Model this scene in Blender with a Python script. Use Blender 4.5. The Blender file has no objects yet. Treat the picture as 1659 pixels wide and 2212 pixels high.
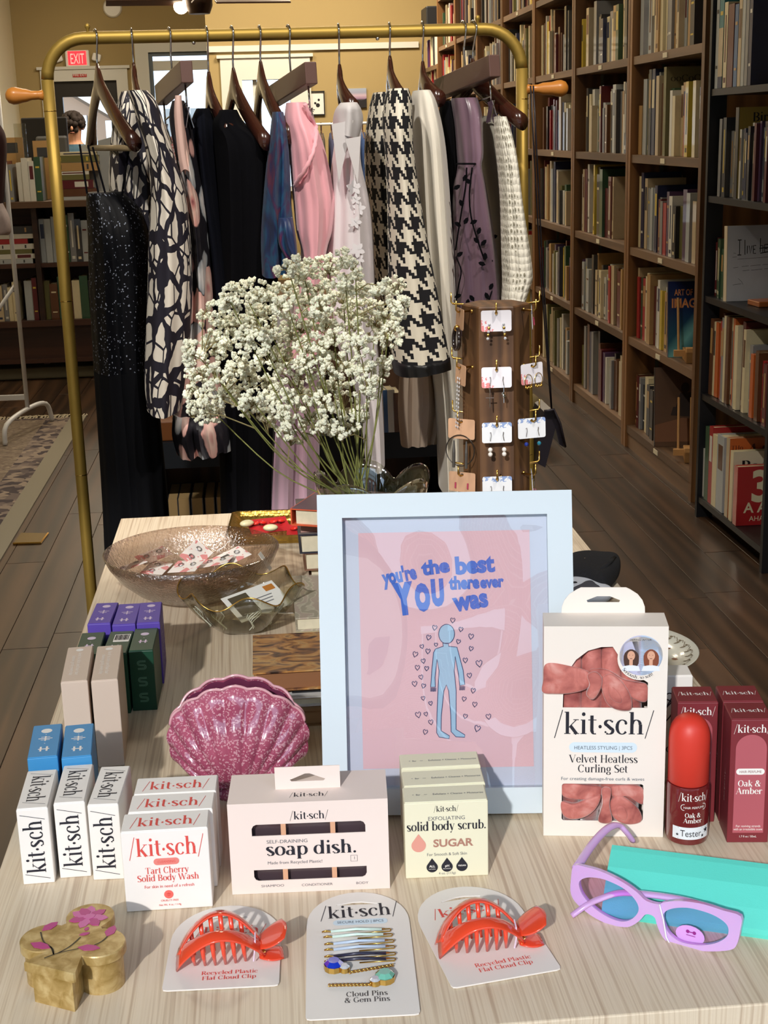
import bpy, bmesh, math, random
from math import sin, cos, pi, radians, sqrt, atan2, hypot
from mathutils import Vector, Matrix, noise

SC = bpy.context.scene
COL = SC.collection
random.seed(7)

# ------------------------------------------------------------------ camera
W_, H_, F_ = 1659.0, 2212.0, 3040.0
CAM = Vector((0.0, 0.0, 1.41))
_yv = Vector((549 - W_/2, 289 - H_/2, F_)).normalized()          # room depth axis in camera space (x right, y down, z forward)
_dv = Vector((310.0, 11194.0, F_)); _dv = (_dv - _yv*_dv.dot(_yv)).normalized()
_xv = _dv.cross(_yv)
if _xv.x < 0: _xv = -_xv
cam_data = bpy.data.cameras.new('camera'); cam = bpy.data.objects.new('camera', cam_data); COL.objects.link(cam)
cam_data.sensor_fit = 'VERTICAL'; cam_data.sensor_height = 36.0; cam_data.lens = 36.0*F_/H_
cam_data.clip_start = 0.05; cam_data.clip_end = 200
_R = Matrix((( _xv.x, -_xv.y, -_xv.z), (_yv.x, -_yv.y, -_yv.z), (-_dv.x, _dv.y, _dv.z)))
cam.matrix_world = Matrix.Translation(CAM) @ _R.to_4x4()
SC.camera = cam

def ray(px, py):
    v = Vector((px - W_/2, py - H_/2, F_))
    return Vector((_xv.dot(v), _yv.dot(v), -_dv.dot(v)))
def onz(px, py, z=0.75):
    d = ray(px, py); return CAM + d*((z - CAM.z)/d.z)
def ony(px, py, y):
    d = ray(px, py); return CAM + d*((y - CAM.y)/d.y)
def onx(px, py, x):
    d = ray(px, py); return CAM + d*((x - CAM.x)/d.x)

# ------------------------------------------------------------------ world, sun, exposure
world = bpy.data.worlds.new('world'); SC.world = world; world.use_nodes = True
bg = world.node_tree.nodes['Background']
bg.inputs[0].default_value = (0.60, 0.78, 1.0, 1); bg.inputs[1].default_value = 2.15
SUN_AZ, SUN_EL = radians(21), radians(28)
sun_d = bpy.data.lights.new('sun', 'SUN'); sun_d.energy = 2.0; sun_d.angle = radians(1.5); sun_d.color = (1.0, 0.965, 0.93)
sun = bpy.data.objects.new('sun', sun_d); COL.objects.link(sun)
sun_dir = Vector((sin(SUN_AZ)*cos(SUN_EL), cos(SUN_AZ)*cos(SUN_EL), -sin(SUN_EL)))
sun.rotation_euler = sun_dir.to_track_quat('-Z', 'Y').to_euler()
sun.location = (-2, -6, 5)
SC.view_settings.view_transform = 'Standard'; SC.view_settings.look = 'None'
SC.view_settings.exposure = 0.42; SC.view_settings.gamma = 1.0; SC.view_settings.use_curve_mapping = False
SC.cycles.use_denoising = True
SC.cycles.max_bounces = 8; SC.cycles.transparent_max_bounces = 16; SC.cycles.caustics_reflective = False

# ------------------------------------------------------------------ materials
MATS = {}
def s2l(c):
    return tuple(((x/255.0)/12.92 if x/255.0 <= 0.04045 else ((x/255.0 + 0.055)/1.055)**2.4) for x in c)
def hexa(h):
    h = h.lstrip('#'); return s2l((int(h[0:2], 16), int(h[2:4], 16), int(h[4:6], 16)))
def mat(name, col=(0.5, 0.5, 0.5), rough=0.6, metal=0.0, trans=0.0, ior=1.45, emit=None, es=0, coat=0.0, alpha=1.0, sheen=0.0, spec=0.5, sss=0.0, var=0.0, vscale=20.0, bump=0.0, bscale=60.0):
    if name in MATS: return MATS[name]
    if isinstance(col, str): col = hexa(col)
    m = bpy.data.materials.new(name); m.use_nodes = True
    b = m.node_tree.nodes['Principled BSDF']
    b.inputs['Base Color'].default_value = (*col, 1); b.inputs['Roughness'].default_value = rough
    b.inputs['Metallic'].default_value = metal; b.inputs['Transmission Weight'].default_value = trans
    b.inputs['IOR'].default_value = ior; b.inputs['Coat Weight'].default_value = coat; b.inputs['Alpha'].default_value = alpha
    b.inputs['Sheen Weight'].default_value = sheen; b.inputs['Specular IOR Level'].default_value = spec
    if sss: b.inputs['Subsurface Weight'].default_value = sss; b.inputs['Subsurface Scale'].default_value = 0.01
    if emit: b.inputs['Emission Color'].default_value = (*emit, 1); b.inputs['Emission Strength'].default_value = es
    if var or bump:
        N = m.node_tree.nodes; L = m.node_tree.links
        tc = N.new('ShaderNodeTexCoord'); nz = N.new('ShaderNodeTexNoise'); nz.inputs['Scale'].default_value = vscale; nz.inputs['Detail'].default_value = 4
        L.new(tc.outputs['Object'], nz.inputs['Vector'])
        if var:
            mx = N.new('ShaderNodeMix'); mx.data_type = 'RGBA'
            mx.inputs['A'].default_value = (*[max(0, c*(1 - var)) for c in col], 1); mx.inputs['B'].default_value = (*[min(1, c*(1 + var)) for c in col], 1)
            L.new(nz.outputs['Fac'], mx.inputs['Factor']); L.new(mx.outputs['Result'], b.inputs['Base Color'])
        if bump:
            n2 = N.new('ShaderNodeTexNoise'); n2.inputs['Scale'].default_value = bscale; n2.inputs['Detail'].default_value = 3
            L.new(tc.outputs['Object'], n2.inputs['Vector'])
            bp = N.new('ShaderNodeBump'); bp.inputs['Strength'].default_value = bump; bp.inputs['Distance'].default_value = 0.004
            L.new(n2.outputs['Fac'], bp.inputs['Height']); L.new(bp.outputs['Normal'], b.inputs['Normal'])
    MATS[name] = m
    return m
class NT:
    """small wrapper to write node materials briefly"""
    def __init__(s, name, rough=0.6, metal=0.0):
        s.m = bpy.data.materials.new(name); s.m.use_nodes = True; MATS[name] = s.m
        s.N = s.m.node_tree.nodes; s.L = s.m.node_tree.links; s.b = s.N['Principled BSDF']
        s.b.inputs['Roughness'].default_value = rough; s.b.inputs['Metallic'].default_value = metal
        s.tc = s.N.new('ShaderNodeTexCoord')
    def put(s, node, key, v):
        if v is None: return
        if hasattr(v, 'is_linked') or isinstance(v, bpy.types.NodeSocket): s.L.new(v, node.inputs[key])
        else: node.inputs[key].default_value = v
    def obj(s): return s.tc.outputs['Object']
    def uv(s): return s.tc.outputs['UV']
    def mapping(s, v, scale=(1, 1, 1), rot=(0, 0, 0), loc=(0, 0, 0)):
        n = s.N.new('ShaderNodeMapping'); s.put(n, 0, v); n.inputs['Scale'].default_value = scale; n.inputs['Rotation'].default_value = rot; n.inputs['Location'].default_value = loc
        return n.outputs[0]
    def noise(s, v, scale=5, detail=2, dist=0.0, out='Fac', rough=0.5):
        n = s.N.new('ShaderNodeTexNoise'); s.put(n, 'Vector', v); n.inputs['Scale'].default_value = scale; n.inputs['Detail'].default_value = detail
        n.inputs['Distortion'].default_value = dist; n.inputs['Roughness'].default_value = rough; return n.outputs[out]
    def voro(s, v, scale=5, feature='F1', out='Distance', rnd=1.0):
        n = s.N.new('ShaderNodeTexVoronoi'); n.feature = feature; s.put(n, 'Vector', v); n.inputs['Scale'].default_value = scale
        n.inputs['Randomness'].default_value = rnd; return n.outputs[out]
    def wave(s, v, scale=5, dist=2.0, detail=2, dscale=1.0, axis='X', rings=False):
        n = s.N.new('ShaderNodeTexWave'); s.put(n, 'Vector', v)
        if rings: n.wave_type = 'RINGS'; n.rings_direction = axis
        else: n.bands_direction = axis
        n.inputs['Scale'].default_value = scale
        n.inputs['Distortion'].default_value = dist; n.inputs['Detail'].default_value = detail; n.inputs['Detail Scale'].default_value = dscale
        return n.outputs['Fac']
    def math(s, op, a, b=None, c=None):
        n = s.N.new('ShaderNodeMath'); n.operation = op; s.put(n, 0, a)
        if b is not None: s.put(n, 1, b)
        if c is not None: s.put(n, 2, c)
        return n.outputs[0]
    def sep(s, v):
        n = s.N.new('ShaderNodeSeparateXYZ'); s.L.new(v, n.inputs[0]); return n.outputs
    def comb(s, x=0.0, y=0.0, z=0.0):
        n = s.N.new('ShaderNodeCombineXYZ'); s.put(n, 0, x); s.put(n, 1, y); s.put(n, 2, z); return n.outputs[0]
    def ramp(s, fac, stops, interp='LINEAR'):
        n = s.N.new('ShaderNodeValToRGB'); s.L.new(fac, n.inputs[0]); cr = n.color_ramp; cr.interpolation = interp
        while len(cr.elements) < len(stops): cr.elements.new(0.5)
        for e, (p, c) in zip(cr.elements, stops):
            e.position = p; c = hexa(c) if isinstance(c, str) else c; e.color = (*c, 1)
        return n.outputs['Color']
    def mix(s, fac, a, b, blend='MIX'):
        n = s.N.new('ShaderNodeMix'); n.data_type = 'RGBA'; n.blend_type = blend
        a = (*hexa(a), 1) if isinstance(a, str) else a; b = (*hexa(b), 1) if isinstance(b, str) else b
        s.put(n, 'Factor', fac); s.put(n, 'A', a); s.put(n, 'B', b); return n.outputs['Result']
    def vadd(s, a, b, op='ADD'):
        n = s.N.new('ShaderNodeVectorMath'); n.operation = op; s.put(n, 0, a); s.put(n, 1, b); return n.outputs[0]
    def color(s, c): s.put(s.b, 'Base Color', c)
    def bump(s, h, strength=0.3, dist=0.002):
        n = s.N.new('ShaderNodeBump'); n.inputs['Strength'].default_value = strength; n.inputs['Distance'].default_value = dist
        s.L.new(h, n.inputs['Height']); s.L.new(n.outputs[0], s.b.inputs['Normal'])
    def sset(s, **k):
        for a, v in k.items(): s.put(s.b, a.replace('_', ' '), v)

# ------------------------------------------------------------------ geometry helpers
def box(x0, x1, y0, y1, z0, z1):
    v = [(x0, y0, z0), (x1, y0, z0), (x1, y1, z0), (x0, y1, z0), (x0, y0, z1), (x1, y0, z1), (x1, y1, z1), (x0, y1, z1)]
    f = [(0, 3, 2, 1), (4, 5, 6, 7), (0, 1, 5, 4), (1, 2, 6, 5), (2, 3, 7, 6), (3, 0, 4, 7)]
    return v, f
_bb = {}
def bbox(dx, dy, dz, bev=0.001, seg=2):
    """box centred in x,y, standing on z=0, bevelled"""
    bm = bmesh.new(); bmesh.ops.create_cube(bm, size=1)
    for v in bm.verts: v.co = Vector((v.co.x*dx, v.co.y*dy, (v.co.z + 0.5)*dz))
    bmesh.ops.bevel(bm, geom=bm.edges[:], offset=bev, segments=seg, affect='EDGES', profile=0.5)
    bm.verts.ensure_lookup_table()
    r = [tuple(v.co) for v in bm.verts], [tuple(x.index for x in f.verts) for f in bm.faces]
    bm.free(); return r
def xf(g, M):
    return [tuple(M @ Vector(v)) for v in g[0]], g[1]
def mv(g, x=0, y=0, z=0):
    return [(a + x, b + y, c + z) for a, b, c in g[0]], g[1]
def sc(g, x=1, y=1, z=1):
    return [(a*x, b*y, c*z) for a, b, c in g[0]], g[1]
def T(x=0, y=0, z=0, rx=0, ry=0, rz=0):
    return Matrix.Translation((x, y, z)) @ Matrix.Rotation(rz, 4, 'Z') @ Matrix.Rotation(ry, 4, 'Y') @ Matrix.Rotation(rx, 4, 'X')
def join(*gs):
    V, F = [], []
    for v, f in gs:
        o = len(V); V += list(v); F += [tuple(i + o for i in q) for q in f]
    return V, F
def tube(pts, r, n=8, cap=True, flat=1.0):
    pts = [Vector(p) for p in pts]; k = len(pts)
    rs = r if isinstance(r, (list, tuple)) else [r]*k
    V, F = [], []; up = None
    for i, p in enumerate(pts):
        t = (pts[min(i + 1, k - 1)] - pts[max(i - 1, 0)])
        t = t.normalized() if t.length > 1e-9 else Vector((0, 0, 1))
        if up is None:
            a = Vector((0, 0, 1)) if abs(t.z) < 0.9 else Vector((1, 0, 0)); up = (a - t*a.dot(t)).normalized()
        else:
            up = up - t*up.dot(t); up = up.normalized() if up.length > 1e-6 else Vector((1, 0, 0))
        s = t.cross(up)
        for j in range(n):
            a = 2*pi*j/n; V.append(tuple(p + (up*cos(a)*flat + s*sin(a))*rs[i]))
    for i in range(k - 1):
        for j in range(n): F.append((i*n + j, i*n + (j + 1) % n, (i + 1)*n + (j + 1) % n, (i + 1)*n + j))
    if cap: F.append(tuple(range(n - 1, -1, -1))); F.append(tuple((k - 1)*n + j for j in range(n)))
    return V, F
def lathe(prof, n=24, cap0=False, cap1=False):
    V, F = [], []; k = len(prof)
    for r, z in prof:
        for j in range(n): V.append((r*cos(2*pi*j/n), r*sin(2*pi*j/n), z))
    for i in range(k - 1):
        for j in range(n): F.append((i*n + j, i*n + (j + 1) % n, (i + 1)*n + (j + 1) % n, (i + 1)*n + j))
    if cap0: F.append(tuple(range(n - 1, -1, -1)))
    if cap1: F.append(tuple((k - 1)*n + j for j in range(n)))
    return V, F
def sphere(r=1, n=10, m=6, c=(0, 0, 0)):
    V = [(c[0], c[1], c[2] - r)]; F = []
    for i in range(1, m):
        a = -pi/2 + pi*i/m
        for j in range(n): V.append((c[0] + r*cos(a)*cos(2*pi*j/n), c[1] + r*cos(a)*sin(2*pi*j/n), c[2] + r*sin(a)))
    V.append((c[0], c[1], c[2] + r)); t = len(V) - 1
    for j in range(n): F.append((0, 1 + (j + 1) % n, 1 + j)); F.append((t, t - n + j, t - n + (j + 1) % n))
    for i in range(m - 2):
        for j in range(n): F.append((1 + i*n + j, 1 + i*n + (j + 1) % n, 1 + (i + 1)*n + (j + 1) % n, 1 + (i + 1)*n + j))
    return V, F
def prism(poly, z0, z1):
    n = len(poly); V = [(x, y, z0) for x, y in poly] + [(x, y, z1) for x, y in poly]
    F = [tuple(range(n - 1, -1, -1)), tuple(range(n, 2*n))] + [(i, (i + 1) % n, n + (i + 1) % n, n + i) for i in range(n)]
    return V, F
def loft(rings, closed=True, cap0=False, cap1=False):
    n = len(rings[0]); V = [tuple(p) for r in rings for p in r]; F = []
    for i in range(len(rings) - 1):
        for j in range(n if closed else n - 1):
            F.append((i*n + j, i*n + (j + 1) % n, (i + 1)*n + (j + 1) % n, (i + 1)*n + j))
    if cap0: F.append(tuple(range(n - 1, -1, -1)))
    if cap1: F.append(tuple((len(rings) - 1)*n + j for j in range(n)))
    return V, F
def holed(outer, holes, z0, z1):
    """flat sheet with holes, thickness z0..z1, built through bmesh triangle fill"""
    bm = bmesh.new(); loops = [outer] + holes; es = []
    for lp in loops:
        vs = [bm.verts.new((x, y, z0)) for x, y in lp]
        es += [bm.edges.new((vs[i], vs[(i + 1) % len(vs)])) for i in range(len(vs))]
    bmesh.ops.triangle_fill(bm, use_beauty=True, use_dissolve=False, edges=es)
    if z1 != z0:
        r = bmesh.ops.extrude_face_region(bm, geom=bm.faces[:])
        for e in r['geom']:
            if isinstance(e, bmesh.types.BMVert): e.co.z = z1
    bmesh.ops.recalc_face_normals(bm, faces=bm.faces[:])
    bm.verts.index_update()
    out = [tuple(v.co) for v in bm.verts], [tuple(x.index for x in f.verts) for f in bm.faces]
    bm.free(); return out
def rrect(w, h, r, n=5, cx=0, cy=0):
    P = []
    for sx, sy, a0 in ((1, 1, 0), (-1, 1, 90), (-1, -1, 180), (1, -1, 270)):
        for i in range(n + 1):
            a = radians(a0 + 90*i/n); P.append((cx + sx*(w/2 - r) + r*cos(a), cy + sy*(h/2 - r) + r*sin(a)))
    return P
def circle(r, n=16, cx=0, cy=0, ry=None):
    return [(cx + r*cos(2*pi*i/n), cy + (ry or r)*sin(2*pi*i/n)) for i in range(n)]

def link(o, parent=None):
    COL.objects.link(o)
    if parent is not None: o.parent = parent
    return o
def mesh(name, g, m, smooth=False):
    me = bpy.data.meshes.new(name); me.from_pydata([tuple(v) for v in g[0]], [], g[1]); me.update()
    for x in (m if isinstance(m, (list, tuple)) else [m]):
        if x is not None: me.materials.append(x)
    if smooth is True:
        me.polygons.foreach_set('use_smooth', [True]*len(me.polygons))
    elif smooth:
        me.polygons.foreach_set('use_smooth', [True]*len(me.polygons)); me.set_sharp_from_angle(angle=radians(smooth))
    return me
def ob(name, g, m, parent=None, smooth=False, M=None, fix=False):
    me = g if isinstance(g, bpy.types.Mesh) else mesh(name, g, m, smooth)
    if fix:
        bm = bmesh.new(); bm.from_mesh(me); bmesh.ops.recalc_face_normals(bm, faces=bm.faces[:]); bm.to_mesh(me); bm.free()
    o = link(bpy.data.objects.new(name, me), parent)
    if M is not None: o.matrix_local = M
    return o
def sub(o, levels=1):
    md = o.modifiers.new('subdivision', 'SUBSURF'); md.levels = levels; md.render_levels = levels; return o
def thing(name, label, cat, M=None, group=None):
    o = link(bpy.data.objects.new(name, None)); o.empty_display_size = 0.02
    if M is not None: o.matrix_world = M
    return tag(o, label, cat, group)
def tag(o, label=None, cat=None, group=None, kind=None):
    if label: o['label'] = label
    if cat: o['category'] = cat
    if group: o['group'] = group
    if kind: o['kind'] = kind
    return o
def struct(name, g, m, label=None, smooth=False, M=None, parent=None):
    o = ob(name, g, m, parent, smooth, M)
    if parent is None:
        o['kind'] = 'structure'
        if label: o['label'] = label; o['category'] = name.split('_')[0]
    return o
def setuv(o, fn):
    me = o.data; uv = me.uv_layers.new(name='UVMap')
    for lp in me.loops:
        uv.data[lp.index].uv = fn(me.vertices[lp.vertex_index].co, lp.vertex_index)
    return o
def copy_tree(o, parent=None):
    c = o.copy(); COL.objects.link(c)
    if parent is not None: c.parent = parent
    for ch in list(o.children): copy_tree(ch, c)
    return c

# ------------------------------------------------------------------ lettering
TH, TN = 0.115, 0.026       # thick and thin strokes of the serif letters (em = 1)
G_SERIF = {
 'a': (.50, 'v .36 0 .36;a .22 .36 .14 .13 0 150;a .21 .13 .15 .135 0 360;s .40 0 .06'),
 'b': (.55, 'v .12 0 .74;s .08 .74 .05;a .29 .24 .19 .25 0 360'),
 'c': (.46, 'a .25 .24 .19 .25 40 320;o .38 .37 .05'),
 'd': (.56, 'v .42 0 .74;s .39 .74 .06;s .46 0 .05;a .24 .24 .19 .25 0 360'),
 'e': (.48, 'a .25 .24 .19 .25 0 325;h .27 .08 .43'),
 'f': (.34, 'v .15 0 .6;a .27 .6 .12 .14 60 180;h .47 .02 .32;s .15 0 .11'),
 'g': (.50, 'a .23 .30 .16 .19 0 360;a .23 -.08 .19 .12 0 360;e .12 .14 .10 .02;h .47 .34 .48'),
 'h': (.58, 'v .13 0 .74;s .09 .74 .06;s .13 0 .11;a .28 .33 .15 .16 0 170;v .43 0 .33;s .43 0 .11'),
 'i': (.28, 'v .14 0 .48;s .10 .48 .06;s .14 0 .11;o .14 .66 .065'),
 'j': (.28, 'v .14 -.1 .48;s .10 .48 .06;o .14 .66 .065'),
 'k': (.56, 'v .13 0 .74;s .09 .74 .06;s .13 0 .11;e .16 .20 .44 .47;h .475 .34 .53;d .24 .27 .46 0;s .45 0 .10'),
 'l': (.28, 'v .14 0 .74;s .10 .74 .06;s .14 0 .11'),
 'm': (.86, 'v .13 0 .48;s .09 .48 .06;s .13 0 .10;a .28 .33 .15 .16 0 170;v .43 0 .33;s .43 0 .09;a .58 .33 .15 .16 0 170;v .73 0 .33;s .73 0 .10'),
 'n': (.58, 'v .13 0 .48;s .09 .48 .06;s .13 0 .11;a .28 .33 .15 .16 0 170;v .43 0 .33;s .43 0 .11'),
 'o': (.52, 'a .26 .24 .20 .25 0 360'),
 'p': (.56, 'v .13 -.22 .48;s .09 .48 .06;s .13 -.22 .11;a .30 .24 .19 .25 0 360'),
 'r': (.42, 'v .13 0 .48;s .09 .48 .06;s .13 0 .12;a .30 .34 .16 .14 60 170;o .36 .42 .05'),
 's': (.42, 'a .21 .365 .14 .115 50 255;a .21 .115 .15 .125 -130 75;o .32 .42 .035;o .09 .07 .035;d .12 .32 .30 .17'),
 't': (.34, 'v .15 .08 .62;h .47 .02 .31;a .25 .10 .10 .11 180 300'),
 'u': (.58, 'v .13 .15 .48;s .10 .48 .07;a .28 .15 .15 .16 180 360;v .43 0 .48;s .40 .48 .06;s .47 0 .05'),
 'v': (.50, 'd .08 .48 .26 0;e .26 0 .43 .48;s .09 .48 .10;s .42 .48 .07'),
 'w': (.74, 'd .07 .48 .23 0;e .23 0 .37 .46;d .37 .48 .53 0;e .53 0 .67 .48;s .08 .48 .09;s .38 .48 .09;s .67 .48 .06'),
 'x': (.50, 'd .08 .48 .42 0;e .08 0 .42 .48;s .09 .48 .09;s .42 .48 .07;s .08 0 .07;s .41 0 .09'),
 'y': (.50, 'd .08 .48 .26 0;e .43 .48 .17 -.22;s .09 .48 .10;s .42 .48 .07;o .13 -.18 .05'),
 'A': (.70, 'e .07 0 .34 .72;d .34 .72 .60 0;h .24 .17 .50;s .07 0 .08;s .60 0 .11'),
 'B': (.62, 'v .15 0 .70;a .27 .52 .24 .175 -90 90;a .27 .175 .28 .18 -90 90;h .69 .05 .28;h .35 .15 .28;h .01 .05 .28'),
 'C': (.66, 'a .35 .35 .28 .36 40 320;e .57 .50 .57 .70'),
 'F': (.56, 'v .15 0 .70;s .15 0 .12;h .69 .05 .52;h .37 .15 .40;e .51 .52 .51 .70;e .40 .28 .40 .46'),
 'G': (.70, 'a .35 .35 .28 .36 40 320;v .56 .06 .30;s .56 .30 .11'),
 'H': (.76, 'v .16 0 .70;v .60 0 .70;h .36 .16 .60;s .16 0 .12;s .16 .70 .12;s .60 0 .12;s .60 .70 .12'),
 'K': (.70, 'v .16 0 .70;s .16 0 .12;s .16 .70 .12;e .18 .28 .56 .70;d .28 .40 .58 0'),
 'O': (.74, 'a .37 .35 .29 .36 0 360'),
 'P': (.58, 'v .15 0 .70;s .15 0 .12;h .69 .05 .28;h .31 .15 .28;a .27 .50 .25 .195 -90 90'),
 'R': (.66, 'v .15 0 .70;s .15 0 .12;h .69 .05 .28;h .35 .15 .28;a .27 .52 .24 .175 -90 90;d .32 .34 .58 0'),
 'S': (.54, 'a .27 .52 .19 .18 40 250;a .27 .18 .21 .19 -140 70;d .15 .46 .40 .24;e .46 .56 .46 .70;e .07 .0 .07 .14'),
 'T': (.64, 'v .32 0 .70;s .32 0 .12;h .69 .04 .60;e .05 .54 .05 .70;e .59 .54 .59 .70'),
 'V': (.70, 'd .09 .70 .36 0;e .36 0 .61 .70;s .10 .70 .12;s .60 .70 .09'),
 'W': (1.0, 'd .08 .70 .29 0;e .29 0 .49 .68;d .48 .70 .70 0;e .70 0 .91 .70;s .10 .70 .11;s .49 .70 .10;s .90 .70 .08'),
 '&': (.74, 'a .31 .55 .13 .15 0 360;a .29 .19 .22 .20 90 330;d .22 .48 .62 0;e .50 .10 .66 .40;s .64 .40 .09'),
 '/': (.34, 'e .02 -.14 .30 .80'), '.': (.22, 'o .10 .05 .065'), '\u00b7': (.20, 'o .10 .25 .06'), ',': (.2, 'o .10 .05 .06;e .12 .04 .07 -.1'),
 '-': (.3, 'h .22 .04 .26'), ' ': (.26, ''), '!': (.24, 'd .12 .7 .12 .2;o .12 .05 .06'), "'": (.16, 'd .08 .72 .07 .55'),
}
def strip(pts, ws):
    """flat ribbon along 2d points with widths"""
    k = len(pts); V, F = [], []
    for i in range(k):
        a = pts[max(i - 1, 0)]; b = pts[min(i + 1, k - 1)]
        dx, dy = b[0] - a[0], b[1] - a[1]; l = hypot(dx, dy) or 1
        nx, ny = -dy/l*ws[i]/2, dx/l*ws[i]/2
        V += [(pts[i][0] + nx, pts[i][1] + ny), (pts[i][0] - nx, pts[i][1] - ny)]
    for i in range(k - 1): F.append((2*i, 2*i + 1, 2*i + 3, 2*i + 2))
    return V, F
def g2(V, F, P):
    o = len(P[0]); lay = (len(P[2]) % 7)*0.000012; P[2].append(1)
    P[0].extend((x, y, lay) for x, y in V); P[1].extend(tuple(i + o for i in q) for q in F)
def serif(s, TH=TH, TN=TN, track=0.0, slant=0.0):
    P = ([], [], []); x0 = 0.0
    for ch in s:
        adv, spec = G_SERIF.get(ch, G_SERIF['o'])
        for st in filter(None, spec.split(';')):
            a = st.split(); k = a[0]; n = [float(z) for z in a[1:]]
            if k == 'v': V, F = strip([(n[0], n[1]), (n[0], n[2])], [TH, TH])
            elif k == 'h': V, F = strip([(n[1], n[0]), (n[2], n[0])], [TN, TN])
            elif k == 's': V, F = strip([(n[0] - n[2], n[1] + (TN/2 if n[1] < .1 else -TN/2)), (n[0] + n[2], n[1] + (TN/2 if n[1] < .1 else -TN/2))], [TN, TN])
            elif k == 'd': V, F = strip([(n[0], n[1]), (n[2], n[3])], [TH*.95]*2)
            elif k == 'e': V, F = strip([(n[0], n[1]), (n[2], n[3])], [TN*1.1]*2)
            elif k == 'o':
                V = [(n[0] + n[2]*cos(2*pi*j/10), n[1] + n[2]*sin(2*pi*j/10)) for j in range(10)]; F = [tuple(range(10))]
            else:
                cx, cy, rx, ry, d0, d1 = n; q = max(4, int(abs(d1 - d0)/20)); pts, ws = [], []
                for i in range(q + 1):
                    t = radians(d0 + (d1 - d0)*i/q); pts.append((cx + (rx - TN*.5)*cos(t), cy + (ry - TN/2)*sin(t)))
                    ws.append(TN + (TH - TN)*abs(cos(t))**1.4)
                V, F = strip(pts, ws)
                F = [f for f in F]
            V = [(x + x0 + slant*y, y) for x, y in V]
            g2(V, F, P)
        x0 += adv + track
    return P[0], P[1], x0 - track
_tc = {}
def sans(s, bold=0.0):
    if (s, bold) in _tc: return _tc[(s, bold)]
    c = bpy.data.curves.new('t', 'FONT'); c.body = s; c.size = 1.0; c.resolution_u = 3; c.offset = bold
    o = bpy.data.objects.new('t', c); me = bpy.data.meshes.new_from_object(o)
    V = [tuple(v.co) for v in me.vertices]; F = [tuple(p.vertices) for p in me.polygons]
    bpy.data.objects.remove(o); bpy.data.curves.remove(c); bpy.data.meshes.remove(me)
    w = max([v[0] for v in V] or [0])
    _tc[(s, bold)] = (V, F, w); return _tc[(s, bold)]
def txt(s, h, x=0, y=0, font='serif', align='c', width=None, rot=0, bold=0.0, **k):
    """text as flat geometry; h = letter (em) size; width squeezes it to that width"""
    V, F, w = serif(s, **k) if font == 'serif' else sans(s, bold)
    sx = h if width is None else width/w
    off = {'c': -w*sx/2, 'l': 0, 'r': -w*sx}[align]
    cr, sr = cos(rot), sin(rot); out = []
    for a, b, c in V:
        p, q = a*sx + off, b*h; out.append((x + p*cr - q*sr, y + p*sr + q*cr, c))
    return out, F
def flat(poly, z=0.0):
    return [(x, y, z) for x, y in poly], [tuple(range(len(poly)))]
def print_on(parent, g, m, M, name='lettering', eps=0.00025):
    """flat print laid on a face: M maps (u,v,out) to the thing's frame"""
    return ob(name, mv(g, 0, 0, eps), m, parent, M=M)
def FRONT(y, z0=0): return Matrix(((1, 0, 0, 0), (0, 0, -1, y), (0, 1, 0, z0), (0, 0, 0, 1)))       # face looking to -y
def TOP(z, y0=0): return Matrix(((1, 0, 0, 0), (0, 1, 0, y0), (0, 0, 1, z), (0, 0, 0, 1)))
def RIGHT(x, z0=0): return Matrix(((0, 0, 1, x), (1, 0, 0, 0), (0, 1, 0, z0), (0, 0, 0, 1)))        # face looking to +x
def LEFT(x, z0=0): return Matrix(((0, 0, -1, x), (-1, 0, 0, 0), (0, 1, 0, z0), (0, 0, 0, 1)))
# ------------------------------------------------------------------ surface materials
def wood_mat(name, c0, c1, c2, scale=1.0, rough=0.5, axis='Y', rnd=False, ring=30, bump=0.05, dist=6.0):
    n = NT(name, rough); v = n.obj()
    if rnd:
        oi = n.N.new('ShaderNodeObjectInfo'); k = n.math('MULTIPLY', oi.outputs['Random'], 37.0); v = n.vadd(v, n.comb(k, k, k))
    st = {'Y': (1, .06, 1), 'X': (.06, 1, 1), 'Z': (1, 1, .06)}[axis]
    w = n.mapping(v, tuple(s*scale for s in st))
    g = n.noise(w, ring, 3, 1.2); g2 = n.noise(n.mapping(v, tuple(s*scale*4 for s in st)), ring, 4, 0.3); big = n.noise(v, 2.2*scale, 3)
    wv = n.wave(w, ring*.35, dist, 3, 1.5, 'X' if axis != 'X' else 'Y')
    f = n.math('ADD', n.math('MULTIPLY', g, .35), n.math('MULTIPLY', wv, .4)); f = n.math('ADD', f, n.math('MULTIPLY', g2, .25))
    col = n.ramp(f, [(0.25, c0), (0.5, c1), (0.78, c2)])
    col = n.mix(n.math('MULTIPLY', big, .35), col, c0)
    if rnd:
        hv = n.N.new('ShaderNodeHueSaturation'); n.put(hv, 'Color', col); n.put(hv, 'Value', n.math('ADD', n.math('MULTIPLY', oi.outputs['Random'], .5), .75)); col = hv.outputs[0]
    n.color(col); n.bump(g2, bump); return n.m
M_floor = wood_mat('floor_oak', '#2c1e14', '#3f2c1d', '#523a28', 1.0, .4, 'Y', True, 12, .12, 9.0)
M_case = wood_mat('bookcase_wood', '#5a3c20', '#754f2c', '#8a6138', 1.0, .45, 'Z', True, 14, .03)
M_caseback = wood_mat('bookcase_back', '#3c2614', '#4c3019', '#5c3c22', 1.0, .6, 'Z', False, 14, .03)
M_shelfe = wood_mat('shelf_wood', '#5c4634', '#6f553f', '#80644b', 1.0, .5, 'Y', True, 20, .03)
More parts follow.
